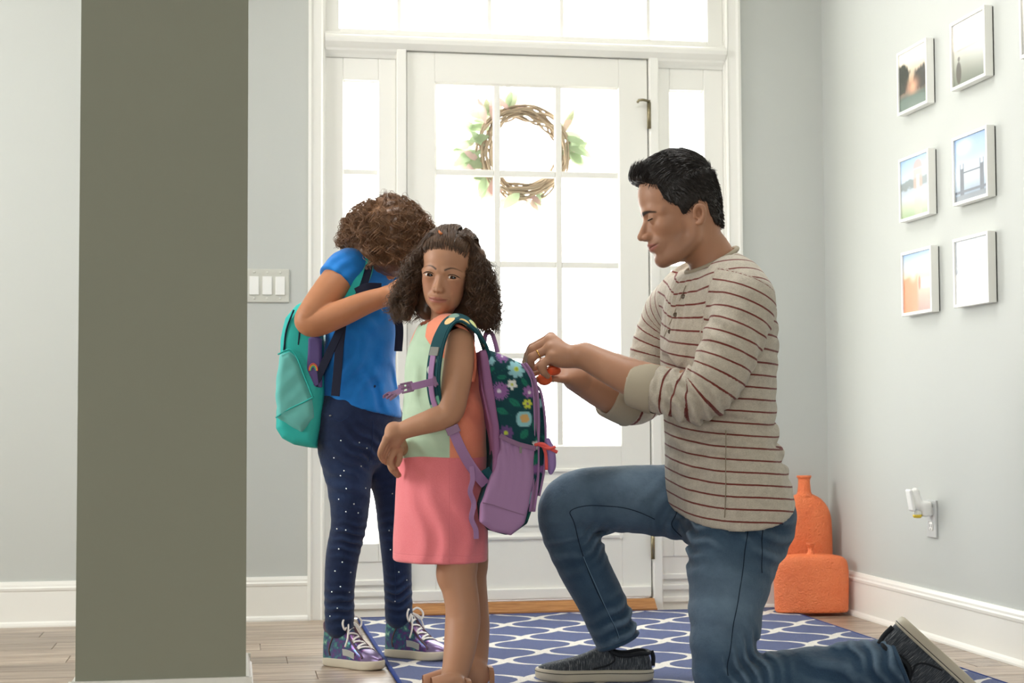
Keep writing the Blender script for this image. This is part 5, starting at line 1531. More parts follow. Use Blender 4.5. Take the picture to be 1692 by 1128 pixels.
for i in range(190):       # combed back from the forehead
    bb = rg.uniform(-.29, .29); cc0 = .742-.9*abs(bb)**2.2+rg.uniform(0, 1)**1.5*.12; aa = .40-.9*bb*bb
    sh = -.10+.05*rg.normal() if bb < .12 else .03*rg.normal()+.05
    gs.append([skull(aa, bb, cc0, .99), skull(aa-.05, bb+sh*.15, cc0+.08, 1.055), skull(aa-.22, bb*1.05+sh*.5, 1.0, 1.075), skull(aa-.42, bb*1.1+sh*.7, 1.05, 1.075), skull(aa-.66, bb*1.1+sh*.7, .92, 1.06)])
NF = len(gs)
for i in range(300):
    sg = 1 if i % 2 else -1
    az = rg.uniform(.0, 1)              # 0 front .. 1 back
    th = az*2.6+.25                     # angle round from the front
    el = rg.uniform(.15, 1.2) if az < .3 else rg.uniform(-.15, 1.25)
    if az < .3 and el < .75: el = rg.uniform(.75, 1.25)
    ra, rb, rc_ = .395, .335, .365
    root = (-.01+ra*math.cos(th)*math.cos(el), sg*rb*math.sin(th)*math.cos(el), .635+rc_*math.sin(el))
    wside = rg.uniform(.42, .66); end_c = rg.uniform(-.20, .02); fa = math.cos(th)
    if az < .28:       # front locks sweep sideways past the temple
        G = [root, (root[0]*.9+.02, sg*(abs(root[1])*.7+.15), .93-.03*rg.random()), (.17, sg*.325, .72), (.16+.07*rg.random(), sg*rg.uniform(.31, .46), .40), (.12+.10*rg.random(), sg*wside*.9, .15), (.06+.12*rg.random(), sg*wside*.95, end_c)]
    else:
        a1 = fa*.46; b1 = math.sin(th)
        G = [root, (root[0]*1.12, root[1]*1.15, root[2]+.01), (a1*1.0, sg*(.30+.14*b1)*max(.35, b1)*1.15, .50), (a1*1.05-.02, sg*wside*max(.3, b1), .18), (a1-.02+.06*rg.normal(), sg*wside*max(.25, b1)*1.05, end_c)]
    gs.append(G)
pa, ra_ = curls(H1, gs[:NF], 10, .0018, .05, .0007, 3, 20); pth, rad = curls(H1, gs[NF:], 6, .0076, .045, .00068, 5, 42)
hair1 = empty('hair', tuple(H1.o)); hair1.parent = g1; hair1.location = Vector(tuple(H1.o))-g1.location; hair1['label'] = 'dark brown shoulder-length curls'
link('curls', strands('curls', pth, rad), M_HAIR_G1, hair1); link('combed_hair', strands('combed_hair', pa, ra_), M_HAIR_G1, hair1)
# loose frizz
fz = np.random.default_rng(4); sel = [gs[i] for i in NF+fz.choice(len(gs)-NF, 110)]
sel = [[q if j == 0 else (q[0], q[1]*(1.0+.10*fz.random()), q[2]) for j, q in enumerate(G)] for G in sel]
p2, r2 = curls(H1, sel, 2, .012, .055, .00028, 9, 40); link('frizz', strands('frizz', p2, r2), M_HAIR_G1, hair1)
# dark volume under the curls, open over the face
lo, hi = head_box(H1, (-.75, .6), (-.75, .75), (-.35, 1.15)); S = SDF(lo, hi, .0034)
H1.ell(S, (-.03, 0, .635), (.415, .350, .382), .03); H1.ell(S, (.14, 0, .69), (.260, .278, .250), .05)
for s in (1, -1):
    H1.chain(S, [(.0, .30*s, .72, .12), (.02, .40*s, .42, .12), (.03, .47*s, .12, .12), (.02, .47*s, -.05, .09)], .08)
    H1.chain(S, [(-.25, .22*s, .62, .18), (-.32, .30*s, .30, .19), (-.32, .30*s, .02, .14)], .08)
H1.ell(S, (-.30, 0, .30), (.22, .35, .40), .05)
# face opening
s = tuple(slice(0, int(q)) for q in S.n); X, Y, Z = S.xyz(s); a, b, c = H1.grid(X, Y, Z)
hl = .800-.9*np.abs(b)**2.2
face = np.minimum(np.minimum((.275+.05*np.clip((.4-c), 0, 1)-np.abs(b)), (a-.04)), (hl-c))     # >0 inside the opening
S.F[s] = np.maximum(S.F[s], (face*H1.s*.8).astype(np.float32))
S.warp(lambda X, Y, Z: .0035*sines((X, Y, Z), 190, 8))
V, Q = S.mesh(); link('hair_base', new_mesh('hair_base', V, Q), M_HAIR_G1, hair1)
M_CLIP = plain('amber_clip', rgb(190, 104, 46), .25, .5)
MB().tube([H1.w(.30, -.06, .93), H1.w(.27, -.10, .95), H1.w(.22, -.12, .965)], .0035, 8).build('hair_clip', M_CLIP, hair1)

# --- dress
dr = [(720, 546, 4.20, 38, 26), (727, 564, 4.20, 56, 42), (730, 600, 4.20, 68, 56), (732, 650, 4.20, 71, 62), (733, 710, 4.20, 74, 68), (731, 760, 4.20, 77, 72), (729, 830, 4.20, 82, 74), (727, 900, 4.20, 86, 74), (726, 960, 4.20, 88, 74)]
drp = [px(*q) for q in dr]; lo, hi = bbox(drp, .03); S = SDF(lo, hi, .0048)
S.chain(drp, .02, side=L1, sub=4)
S.chain([px(735, 560, 4.20, 26), px(752, 556, 4.12, 26), px(762, 566, 4.085, 22)], .03, sub=3)
S.chain([px(733, 562, 4.21, 26), px(716, 562, 4.29, 24)], .03, sub=1)
S.chain([px(726, 550, 4.19, 24), px(744, 540, 4.13, 20), px(760, 548, 4.09, 19)], .03, sub=3)
folds(S, [(px(735, 880, 4.08)[:3], nz(CR+.1*CU), .06, .005, .13, 41), (px(690, 640, 4.12)[:3], nz(CR+.3*CU), .05, .004, .08, 42), (px(700, 740, 4.1)[:3], nz(CU+.4*CR), .045, .0035, .07, 43), (px(790, 650, 4.12)[:3], nz(CR*.5+CU), .06, .004, .08, 44)])
hem1 = px(726, 926, 4.20)[:3]; S.cut(hem1, (0, 0, -1.), .004)
S.chain([px(727, 915, 4.20, 74, 60), px(726, 990, 4.20, 76, 62)], .002, 's', 1, L1)
S.chain([px(720, 515, 4.19, 27), px(722, 545, 4.195, 25)], .004, 's', 1)
V, Q = S.mesh(); V = relax(V, Q, 1, .45); VD = V
ctr = np.array(px(733, 700, 4.20)[:3]); fr = (V-ctr)@F1; la = (V-ctr)@L1; zz = V[:, 2]
zw = P(735, 756, 4.1)[2]
me = new_mesh('dress', V, Q)
set_float(me, 'waist', zz-zw-.003*np.sin(la*30))
# raglan line: coral shoulders and back, mint front
zc = P(735, 600, 4.1)[2]; ang = np.arctan2(la, fr)             # 0 = straight ahead
zt = np.clip((zz-zc)/.07, 0, 1)
set_float(me, 'panel', (1.12-.72*zt)-np.abs(ang))
set_float(me, 'hemz', zz-hem1[2])
def dress_mat():
    t = NT('dress_knit'); v = t.obj(); n = t.noise(v, 320, 2, .7); n2 = t.noise(v, 20, 3)
    mint = t.mix(n2, rgb(186, 214, 184), rgb(204, 228, 200)); coral = t.mix(n2, rgb(252, 150, 118), rgb(255, 164, 132)); pink = t.mix(n, rgb(244, 126, 136), rgb(255, 150, 156))
    top = t.mix(t.smooth(t.attr('panel'), -.006, .006), coral, mint)
    w = t.attr('waist'); c = t.mix(t.smooth(w, -.0006, .0006), pink, top)
    seam_ = t.math('SUBTRACT', 1., t.smooth(t.math('ABSOLUTE', w), .0008, .0022))
    hs = t.math('SUBTRACT', 1., t.smooth(t.math('ABSOLUTE', t.math('SUBTRACT', t.attr('hemz'), .022)), .0006, .0016))
    ps = t.math('MULTIPLY', t.math('SUBTRACT', 1., t.smooth(t.math('ABSOLUTE', t.attr('panel')), .006, .016)), 1.0)
    g = t.math('MAXIMUM', t.math('MAXIMUM', seam_, hs), ps)
    t.bump(t.math('SUBTRACT', t.math('ADD', t.math('MULTIPLY', n, .35), t.math('MULTIPLY', t.noise(v, 60, 3), .5)), t.math('MULTIPLY', g, 1.2)), .4, .0025)
    return t.fin(c, .85, .2, sheen=.25)
dress = link('dress', me, dress_mat(), g1, label='colour-block dress, mint front, coral sides, pink skirt')
M_MINT = plain('mint_band', rgb(196, 222, 192), .85, .2); M_CORAL = plain('coral_band', rgb(252, 150, 118), .85, .2, nscale=400)
# flutter edge of the armhole
ah = [px(753, 536, 4.085), px(770, 546, 4.07), px(781, 566, 4.065), px(785, 600, 4.085), px(782, 630, 4.10)]
MB().tube(spline(np.array([q[:3] for q in ah]), 6), .0045, 8).build('armhole_band', M_CORAL, dress)

# --- sandals
M_SANDAL = plain('tan_sandal', rgb(176, 126, 92), .5, .4)
for l_ in (leg1, leg2):
    an = np.array(l_[-1][:3]); fd = nz(-CR*.92-CF*.38); fd[2] = 0; fd = nz(fd); lt = np.cross([0, 0, 1], fd)
    root = empty('sandal', (an[0], an[1], .012)); root.parent = g1; root.location = Vector((an[0], an[1], .012))-g1.location
    ol = [(-.06, 0), (-.055, .028), (-.02, .034), (.04, .033), (.10, .040), (.15, .036), (.175, .012)]; ol = ol+[(a, -b) for a, b in ol[::-1][:-1]]
    og_ = spline(np.array(ol+[ol[0]]), 4)[:-1]; n = len(og_); vs_ = []
    for z in (.0115, .0235):
        for a, b in og_: vs_.append((an[0]+fd[0]*a+lt[0]*b, an[1]+fd[1]*a+lt[1]*b, z))
    MB().add(vs_, [(i, (i+1) % n, n+(i+1) % n, n+i) for i in range(n)]+[tuple(range(n-1, -1, -1)), tuple(range(n, 2*n))]).build('sole', M_SANDAL, root)
    for a0, hh in ((.085, .055), (-.035, .075)):
        pts = [np.array([an[0], an[1], 0])+fd*(a0-.01*math.sin(t_))+lt*(.040*math.cos(t_))+np.array([0, 0, .018+hh*math.sin(t_)*.75]) for t_ in np.linspace(0, math.pi, 14)]
        MB().ribbon(pts, [nz(q-np.array([an[0]+fd[0]*a0, an[1]+fd[1]*a0, .015])) for q in pts], .014, .003).build('strap', M_SANDAL, root)

# ------------------------------------------------------------------ flowered backpack
BD = 4.19
r0 = nz(np.array([CR[0], CR[1], 0])); KB = np.stack([r0, -nz(np.array([CF[0], CF[1], 0])), np.array([0, 0, 1.])], 1)
rz_ = math.radians(-8); cz, sz = math.cos(rz_), math.sin(rz_)
KB = np.stack([KB[:, 0]*cz+KB[:, 1]*sz, -KB[:, 0]*sz+KB[:, 1]*cz, KB[:, 2]], 1)
BP = Loc(P(845, 730, BD), KB, 1.0)         # a: away from her back, b: towards the viewer, c: up
NEARD = BD-.12
def bl(x, y):                              # pixel on the near side panel -> (a,c)
    q = BP.inv(P(x, y, NEARD)[None])[0]; return (q[0], q[2])
bp = empty('backpack', tuple(P(845, 885, BD)), 'teal flowered backpack with purple trim on the small girl', 'backpack')
outl = [(797, 578), (812, 578), (847, 592), (872, 603), (886, 622), (893, 650), (897, 690), (896, 741), (893, 790), (885, 835), (874, 866), (845, 886), (812, 878), (793, 862), (791, 832), (808, 790), (816, 753), (813, 705), (802, 644), (796, 600)]
poly = [bl(*q) for q in outl]
def bpgrid(h): return SDF(P(770, 905, BD+.2)-np.array([.1, .2, .02]), P(930, 560, BD-.2)+np.array([.12, .3, .03]), h)
lo = np.min([BP.w(a, b, c) for a in (-.12, .14) for b in (-.17, .17) for c in (-.29, .27)], 0); hi = np.max([BP.w(a, b, c) for a in (-.12, .14) for b in (-.17, .17) for c in (-.29, .27)], 0)
S = SDF(lo, hi, .0034); slab(S, BP, poly, .128, .035)
S.warp(lambda X, Y, Z: .003*sines((X, Y, Z), 38, 21))
V, Q = S.mesh(); V = relax(V, Q, 1, .4); VB = V
Vl = BP.inv(V)
# --- printed flowers, painted on the cloth in the pack's own coordinates
def print_flowers(uv, seed_extra=None):
    C = np.tile(lin((16, 66, 74)), (len(uv), 1))
    def put(m_, col):
        nonlocal C
        m_ = m_[:, None]; C = C*(1-m_)+m_*lin(col)
    def petals(c, r, n, col, depth=.3, rot=0., pw=1.0):
        d = uv-np.array(c); rr = np.hypot(d[:, 0], d[:, 1]); th = np.arctan2(d[:, 1], d[:, 0])+rot
        edge = r*(1-depth*(1-np.abs(np.cos(th*n/2))**pw)); put(sstep(edge-rr, -.0012, .0012), col)
    def leaf_(c, L, w_, ang, col):
        d = uv-np.array(c); x = d[:, 0]*math.cos(ang)+d[:, 1]*math.sin(ang); y = -d[:, 0]*math.sin(ang)+d[:, 1]*math.cos(ang)
        e = w_*np.clip(1-(x/L)**2, 0, 1)-np.abs(y); put(sstep(e, -.001, .001), col); put(.5*sstep(.0008-np.abs(y), -.0004, .0004)*sstep(e, 0, .001), (14, 80, 76))
    def dot(c, r, col): petals(c, r, 1, col, 0)
    LV = [((829, 623), .013, .006, .1), ((867, 631), .013, .006, -1.0), ((850, 665), .018, .008, -.6), ((829, 679), .016, .008, -.4), ((866, 717), .016, .009, .9), ((842, 606), .011, .005, .4), ((886, 700), .02, .008, 1.4), ((884, 760), .02, .008, 1.3), ((812, 610), .010, .005, .8), ((880, 850), .02, .008, .8), ((889, 726), .014, .006, 1.0)]
    for c, L, w_, a in LV: leaf_(bl(*c), L, w_, a, (30, 118, 96))
    petals(bl(831, 588), .018, 22, (140, 96, 158), .45); dot(bl(831, 588), .003, (226, 220, 232))
    petals(bl(853.5, 609.5), .0235, 8, (150, 204, 212), .34, .2, .7); dot(bl(853.5, 609.5), .0065, (200, 214, 78)); dot(bl(854, 609), .0040, (150, 170, 60))
    petals(bl(846, 635), .0135, 5, (232, 236, 232), .55, .3, .8); dot(bl(846, 635), .0032, (196, 206, 70))
    petals(bl(826, 646), .024, 22, (146, 100, 160), .42); dot(bl(824, 646), .005, (226, 220, 232))
    petals(bl(874.5, 647), .0165, 7, (150, 104, 164), .45, .1, .8); dot(bl(875.5, 648), .0042, (230, 226, 232))
    petals(bl(872, 667), .0125, 6, (206, 218, 78), .42, 0, .8); dot(bl(872, 667), .0035, (120, 100, 130))
    petals(bl(866, 692), .0215, 4, (146, 202, 208), .12, .78, 1.6); petals(bl(867, 691), .012, 4, (212, 170, 108), .12, .5, 1.6)
    petals(bl(835, 715), .020, 9, (104, 76, 130), .35, .0, .8); dot(bl(835, 715), .0052, (190, 206, 70))
    petals(bl(810, 596), .012, 6, (150, 204, 212), .3); petals(bl(886, 735), .011, 5, (222, 228, 226), .4); petals(bl(879, 822), .018, 6, (146, 202, 208), .3); petals(bl(888, 836), .010, 6, (206, 218, 78), .4)
    petals(bl(888, 775), .014, 20, (146, 100, 160), .4); petals(bl(893, 665), .013, 6, (150, 204, 212), .3)
    return C
side = np.abs(Vl[:, 1]) > .0
uv = np.stack([Vl[:, 0], Vl[:, 2]], 1)
C = print_flowers(uv)
# front and top faces carry the same print, unrolled sideways
fcol = print_flowers(np.stack([Vl[:, 1]*.8+bl(850, 700)[0]-.01, Vl[:, 2]], 1)); fm = sstep(.105-np.abs(Vl[:, 1]), 0, .006)[:, None]*sstep(Vl[:, 0], bl(872, 700)[0], bl(880, 700)[0])[:, None]
C = C*(1-fm)+fcol*fm
me = new_mesh('bag_shell', V, Q); set_color(me, 'ink', C)
t = NT('printed_canvas'); v = t.obj(); t.bump(t.math('ADD', t.noise(v, 700, 2), t.math('MULTIPLY', t.noise(v, 40, 3), 1.5)), .3, .002); M_CANVAS = t.fin(t.attr('ink', 'Color'), .75, .25)
shell = link('bag_shell', me, M_CANVAS, bp, label='dark teal canvas printed with flowers and leaves')
M_PURPLE = plain('purple_mesh', rgb(156, 108, 150), .8, .25, nscale=900, nstr=.5, ndist=.001); M_PURPLE2 = plain('purple_webbing', rgb(166, 126, 170), .7, .3, nscale=700, nstr=.4); M_LAV = plain('purple_pocket', rgb(170, 132, 174), .75, .25, nscale=500)
M_PIPE = plain('teal_piping', rgb(14, 74, 84), .6, .3); M_BUCKLE = plain('purple_buckle', rgb(140, 102, 138), .4, .45); M_GREYTAB = plain('grey_tab', rgb(138, 138, 132), .7, .2); M_CORALPULL = plain('coral_cord', rgb(236, 96, 92), .6, .3)
# padded mesh back panel along her back
bpan = [(792, 580), (804, 576), (808, 600), (816, 650), (824, 705), (827, 760), (822, 790), (812, 786), (815, 753), (812, 705), (799, 644)]
S = SDF(lo, hi, .0032); slab(S, BP, [bl(*q) for q in bpan], .133, .008)
V, Q = S.mesh(); link('back_panel', new_mesh('back_panel', V, Q), M_PURPLE, bp, label='purple mesh back padding')
# stretch side pockets, one on each side, gathered at the top
pk = [(826, 722), (850, 734), (882, 741), (880, 790), (874, 835), (864, 863), (843, 885), (812, 876), (793, 861), (792, 832), (806, 800), (818, 765)]
for sg in (1, -1):
    S = SDF(lo, hi, .0030); slab(S, BP, [bl(*q) for q in pk], .028, .012, b0=sg*.112)
    pc = bl(855, 740)
    s = tuple(slice(0, int(q)) for q in S.n); X, Y, Z = S.xyz(s); a, b, c = BP.grid(X, Y, Z)
    gt = np.exp(-np.clip(pc[1]-c, 0, 1)/.05)
    S.F[s] += (.0026*np.sin(a*330+3*np.sin(c*25))*gt+.0035*np.sin((a*.8+c*.6)*70)*(1-gt)*.6).astype(np.float32)
    V, Q = S.mesh(); V = relax(V, Q, 1, .4); po = link('side_pocket', new_mesh('side_pocket', V, Q), M_LAV, bp)
    def on_side(x, y, off): q = bl(x, y); return BP.w(q[0], sg*(.141+off), q[1])
    MB().ribbon([on_side(*q, 0) for q in ((824, 719), (838, 727), (856, 734), (872, 738), (884, 741))], KB[:, 1]*sg, .012, .004).build('pocket_binding', M_BUCKLE, po)
    MB().ribbon([on_side(*q, .001) for q in ((794, 829), (812, 833), (838, 842), (864, 850))], KB[:, 1]*sg, .003, .002).build('pocket_seam', M_BUCKLE, po)
MB().box(-.003, .003, -.001, .001, -.008, .008).build('tag', M_GREYTAB, bp).matrix_basis = Matrix.Translation(Vector(tuple(BP.w(bl(858, 743)[0], .145, bl(858, 743)[1])))-bp.location)
# zipper tracks and piping down the front of the near side
def rim(pts, b, r, mat, nm, n=6): 
    q = [bl(*p) for p in pts]; MB().tube(spline(np.array([BP.w(a, b, c) for a, c in q]), n), r, 8).build(nm, mat, bp)
zp = [(868, 600), (880, 618), (887, 645), (889, 690), (888, 735), (887, 790), (880, 845)]
for sg in (1, -1):
    for dx, nm, rr in ((-5, 'piping', .0030), (3, 'piping', .0030)):
        rim([(x+dx, y) for x, y in zp], sg*(.118+(-dx)*.0005), rr, M_PURPLE2, nm)
    MB().ribbon(spline(np.array([BP.w(bl(x-1, y)[0], sg*.117, bl(x-1, y)[1]) for x, y in zp]), 5), nz(KB[:, 1]*sg+KB[:, 0]*.35), .014, .003).build('zipper', M_BUCKLE, bp)
# front pocket bulge with its own piping
fp = [(890, 640), (899, 650), (905, 680), (907, 720), (905, 770), (897, 815), (886, 830), (884, 720)]
S = SDF(lo, hi, .0032); slab(S, BP, [bl(*q) for q in fp], .098, .018)
V, Q = S.mesh(); Vl = BP.inv(V); me = new_mesh('front_pocket', V, Q); set_color(me, 'ink', print_flowers(np.stack([Vl[:, 1]*.8+bl(850, 700)[0]-.01, Vl[:, 2]], 1)))
link('front_pocket', me, M_CANVAS, bp)
for sg in (1, -1): rim([(889, 634), (898, 646), (904, 680), (906, 720), (903, 775), (894, 820)], sg*.090, .0036, M_LAV, 'piping')
# cord pulls and a fluffy lavender key charm
MB().tube(spline(np.array([P(884, 735, 4.06), P(896, 733, 4.05), P(908, 740, 4.05), P(921, 747, 4.05)]), 5), .0042, 8).build('cord_pull', M_CORALPULL, bp)
MB().tube(spline(np.array([P(890, 734, 4.055), P(905, 741, 4.045), P(918, 738, 4.045)]), 5), .0036, 8).build('cord_pull', M_CORALPULL, bp)
MB().tube(spline(np.array([P(898, 738, 4.06), P(902, 752, 4.06), P(903, 776, 4.06)]), 5), .0042, 8).build('cord_pull', M_CORALPULL, bp)
c = P(909, 752, 4.10); S = SDF(c-.06, c+.06, .0024); S.chain([px(905, 728, 4.10, 5), px(909, 745, 4.10, 8), px(911, 768, 4.10, 8), px(910, 780, 4.10, 4)], .005)
V, Q = S.mesh(); link('charm', new_mesh('charm', V, Q), plain('lavender_plush', rgb(164, 136, 196), .8, .2, nscale=400), bp)
# top handle
MB().tube(spline(np.array([P(800, 566, 4.19), P(803, 552, 4.19), P(812, 550, 4.19), P(818, 566, 4.19), P(822, 582, 4.19)]), 5), .006, 8).build('haul_loop', M_PURPLE2, bp)

# --- shoulder straps: padded, printed, piped
def strap_set(pts, nrm, w, nm, col=True):
    cl = spline(np.array([q[:3] for q in pts]), 8); N = spline(np.array(nrm), 8)
    N = [nz(q) for q in N]
    b = MB().ribbon(list(cl), N, w, .010); me = b.mesh(nm)
    vv = np.array([v.co[:] for v in me.vertices]); s_, _, _ = path_param(vv, [tuple(q)+(0,) for q in cl], 1)
    o = link(nm, me, M_STRAP, bp)
    L = len(cl)
    for sg in (1, -1):
        e = []
        for i in range(L):
            tg = nz(cl[min(i+1, L-1)]-cl[max(i-1, 0)]); n_ = nz(N[i]-tg*(N[i]@tg)); e.append(cl[i]+np.cross(tg, n_)*sg*w*.49)
        MB().tube(e, .0038, 8).build('piping', M_PIPE, o)
    return o, cl, N
def strap_mat():
    t = NT('strap_print'); v = t.obj(); vor = t.add('ShaderNodeTexVoronoi'); t.l.new(v, vor.inputs['Vector']); vor.inputs['Scale'].default_value = 26
    d = vor.outputs['Distance']; cc = vor.outputs['Color']; r_, g_, b_ = t.gen_xyz(cc)
    pal = t.ramp(r_, [(0, rgb(30, 118, 96)), (.3, rgb(232, 236, 228)), (.55, rgb(206, 218, 78)), (.75, rgb(240, 196, 140)), (1, rgb(80, 170, 150))])
    m_ = t.math('SUBTRACT', 1., t.smooth(d, .36, .42))
    return t.fin(t.mix(m_, rgb(14, 70, 78), pal), .75, .25)
M_STRAP = strap_mat()
toC = -CF
lf = nz(-CR*.75-CF*.65)
sp, cl, Nn = strap_set([px(806, 600, 4.10), px(800, 570, 4.08), px(783, 541, 4.065), px(762, 526, 4.06), px(743, 531, 4.055), px(728, 556, 4.035), px(719, 592, 4.025), px(716, 632, 4.03), px(722, 668, 4.045), px(738, 690, 4.05)],
          [CR+np.array([0, 0, .4]), nz(CR*.8+np.array([0, 0, .8])), np.array([0, 0, 1.])+.3*CR-.3*CF, np.array([0, 0, 1.])-.4*CF, np.array([0, 0, .8])-.6*CF-.6*CR, lf, lf, lf, lf, lf], .046, 'shoulder_strap')
strap_set([px(806, 585, 4.29), px(790, 548, 4.29), px(760, 535, 4.30), px(722, 546, 4.30), px(694, 575, 4.28), px(676, 620, 4.27), px(672, 660, 4.28)],
          [CR, nz(CR+np.array([0, 0, 1.])), np.array([0, 0, 1.]), np.array([0, 0, 1.])-.5*CR, -CR, -CR, -CR], .046, 'shoulder_strap')
# grey tab, webbing, chest clip
def on_strap(t_, off): 
    i = int(t_*(len(cl)-1)); return cl[i]+nz(Nn[i])*off, nz(Nn[i])
q0, n0 = on_strap(.615, .007); q1, n1 = on_strap(.66, .007)
MB().ribbon([q0, (q0+q1)/2, q1], n0, .034, .004).build('grey_tab', M_GREYTAB, sp)
wb = [on_strap(t_, .0075)[0] for t_ in np.linspace(.655, .93, 10)]; MB().ribbon(wb, lf, .020, .003).build('webbing', M_PURPLE2, sp)
def buckle(pts, parent, nrm):
    """webbing with a slider and a two-prong clip, from the strap outwards"""
    pts = [np.array(p[:3]) for p in pts]
    MB().ribbon(spline(np.array(pts), 4), nrm, .018, .003).build('chest_webbing', M_PURPLE2, parent)
    d = nz(pts[0]-pts[1]); s_ = nz(np.cross(d, nrm)); n_ = np.cross(s_, d)
    def bx(c, l_, w_, h_, nm):
        b = MB().box(-l_/2, l_/2, -w_/2, w_/2, -h_/2, h_/2, min(h_, w_, l_)*.3); o = b.build(nm, M_BUCKLE, parent)
        off = Vector((0, 0, 0)); q = parent
        while q is not None: off += q.location; q = q.parent
        m_ = Matrix(((d[0], s_[0], n_[0], 0), (d[1], s_[1], n_[1], 0), (d[2], s_[2], n_[2], 0), (0, 0, 0, 1))); o.matrix_basis = Matrix.Translation(Vector(tuple(c))-off) @ m_
    bx(pts[0]-d*.002, .016, .024, .009, 'slider_bar'); bx(pts[0]-d*.006, .004, .030, .011, 'slider_bar')
    e = pts[-1]; bx(e+d*.012, .010, .026, .009, 'clip_body')
    bx(e-d*.004, .022, .006, .008, 'clip_prong')
    for sg in (1, -1): bx(e-d*.003+s_*sg*.0105, .024, .005, .009, 'clip_prong')
buckle([px(722, 629, 4.015), px(704, 633, 4.012), px(688, 637, 4.012), px(672, 640, 4.015)], sp, nz(-CF*.9-CR*.4))
buckle([px(668, 640, 4.25), px(656, 648, 4.22), px(644, 654, 4.20)], sp, nz(-CF*.9-CR*.4))
# lower webbing down to the pack and its loose tail
lw = [px(738, 690, 4.038), px(748, 710, 4.03), px(760, 738, 4.03), px(775, 765, 4.04), px(790, 786, 4.05), px(802, 800, 4.07)]
MB().ribbon(spline(np.array([q[:3] for q in lw]), 5), nz(-CF), .026, .003).build('adjuster_webbing', M_PURPLE2, sp)
q = np.array(px(746, 704, 4.026)[:3]); q2 = np.array(px(751, 716, 4.026)[:3]); MB().ribbon([q, (q+q2)/2, q2], nz(-CF), .034, .008).build('adjuster', M_BUCKLE, sp)
tl_ = [px(779, 770, 4.035), px(781, 792, 4.03), px(777, 812, 4.025), px(783, 832, 4.03), px(779, 856, 4.025), px(786, 874, 4.03), px(787, 890, 4.03)]
MB().ribbon(spline(np.array([q[:3] for q in tl_]), 6), nz(-CF+.2*CR), .013, .0025).build('loose_strap', M_PURPLE2, sp)
MB().box(-.007, .007, -.003, .003, -.006, .006, .001).build('strap_stop', M_BUCKLE, sp).matrix_basis = Matrix.Translation(Vector(px(787, 889, 4.028)[:3])-bp.location)
w2 = [px(800, 800, 4.07), px(806, 790, 4.07), px(816, 785, 4.065)]; MB().ribbon([np.array(q[:3]) for q in w2], nz(-CF), .05, .004).build('webbing_anchor', M_CANVAS if False else M_PIPE, sp)

# ------------------------------------------------------------------ the older girl in blue with bowed head
SK_G2 = rgb(186, 128, 92)
g2 = empty('person', tuple(P(610, 1098, 4.72)*np.array([1, 1, 0])), 'older girl in blue t-shirt and dark jeans with head bowed', 'person')
TR2 = facing(150, 0, 0); F2, L2 = TR2[:, 0], TR2[:, 1]
parts = []
# bowed head (its face is turned down behind the hair), neck
H2 = Loc((0, 0, 0), facing(158, 48, 0), 128*4.68/FPX); H2.o = P(642, 392, 4.68)-H2.s*(H2.R@np.array([0, 0, .58]))
lo, hi = head_box(H2, c=(-.4, 1.1)); S = SDF(lo, hi, .0030)
HEAD_G2 = dict(HEAD_G1); HEAD_G2.update(open=.010)
sculpt_head(S, H2, HEAD_G2)
S.chain([tuple(H2.w(-.10, 0, .28))+(.16*H2.s,), px(624, 436, 4.70, 22), px(618, 462, 4.71, 26)], .02)
V, Q = S.mesh(); parts.append((V, Q, head_colours(H2.inv(V), SK_G2, rgb(172, 100, 88), HEAD_G2)))
# near (right) arm bent up to the strap
arm2 = [px(566, 452, 4.60, 27), px(543, 480, 4.56, 26), px(518, 514, 4.53, 24), px(509, 530, 4.525, 22.5), px(524, 533, 4.52, 23), px(565, 517, 4.51, 22), px(605, 500, 4.51, 19), px(638, 489, 4.515, 16)]
hnd = [[px(655, 478, 4.515, 7), px(672, 474, 4.53, 6.6), px(681, 480, 4.55, 6), px(680, 489, 4.56, 5)], [px(657, 483, 4.505, 7), px(675, 481, 4.515, 6.6), px(683, 488, 4.535, 6), px(680, 497, 4.55, 5)],
       [px(656, 490, 4.50, 7), px(673, 490, 4.505, 6.4), px(680, 496, 4.525, 5.8), px(676, 504, 4.54, 5)], [px(653, 497, 4.50, 6.4), px(667, 499, 4.505, 5.8), px(673, 505, 4.52, 5.2), px(668, 511, 4.535, 4.5)],
       [px(648, 476, 4.535, 7.4), px(660, 466, 4.55, 6.6), px(671, 464, 4.565, 5.4)]]
lo, hi = bbox(arm2+sum(hnd, [])); S = SDF(lo, hi, .0027)
S.chain(arm2, .012)
for f_ in hnd:
    S.chain([px(640, 489, 4.513, 13), tuple(f_[0][:3])+(f_[0][3]*1.2,)], .01, sub=1); S.chain(f_, .004, sub=3)
V, Q = S.mesh(); parts.append((V, Q, SK_G2))
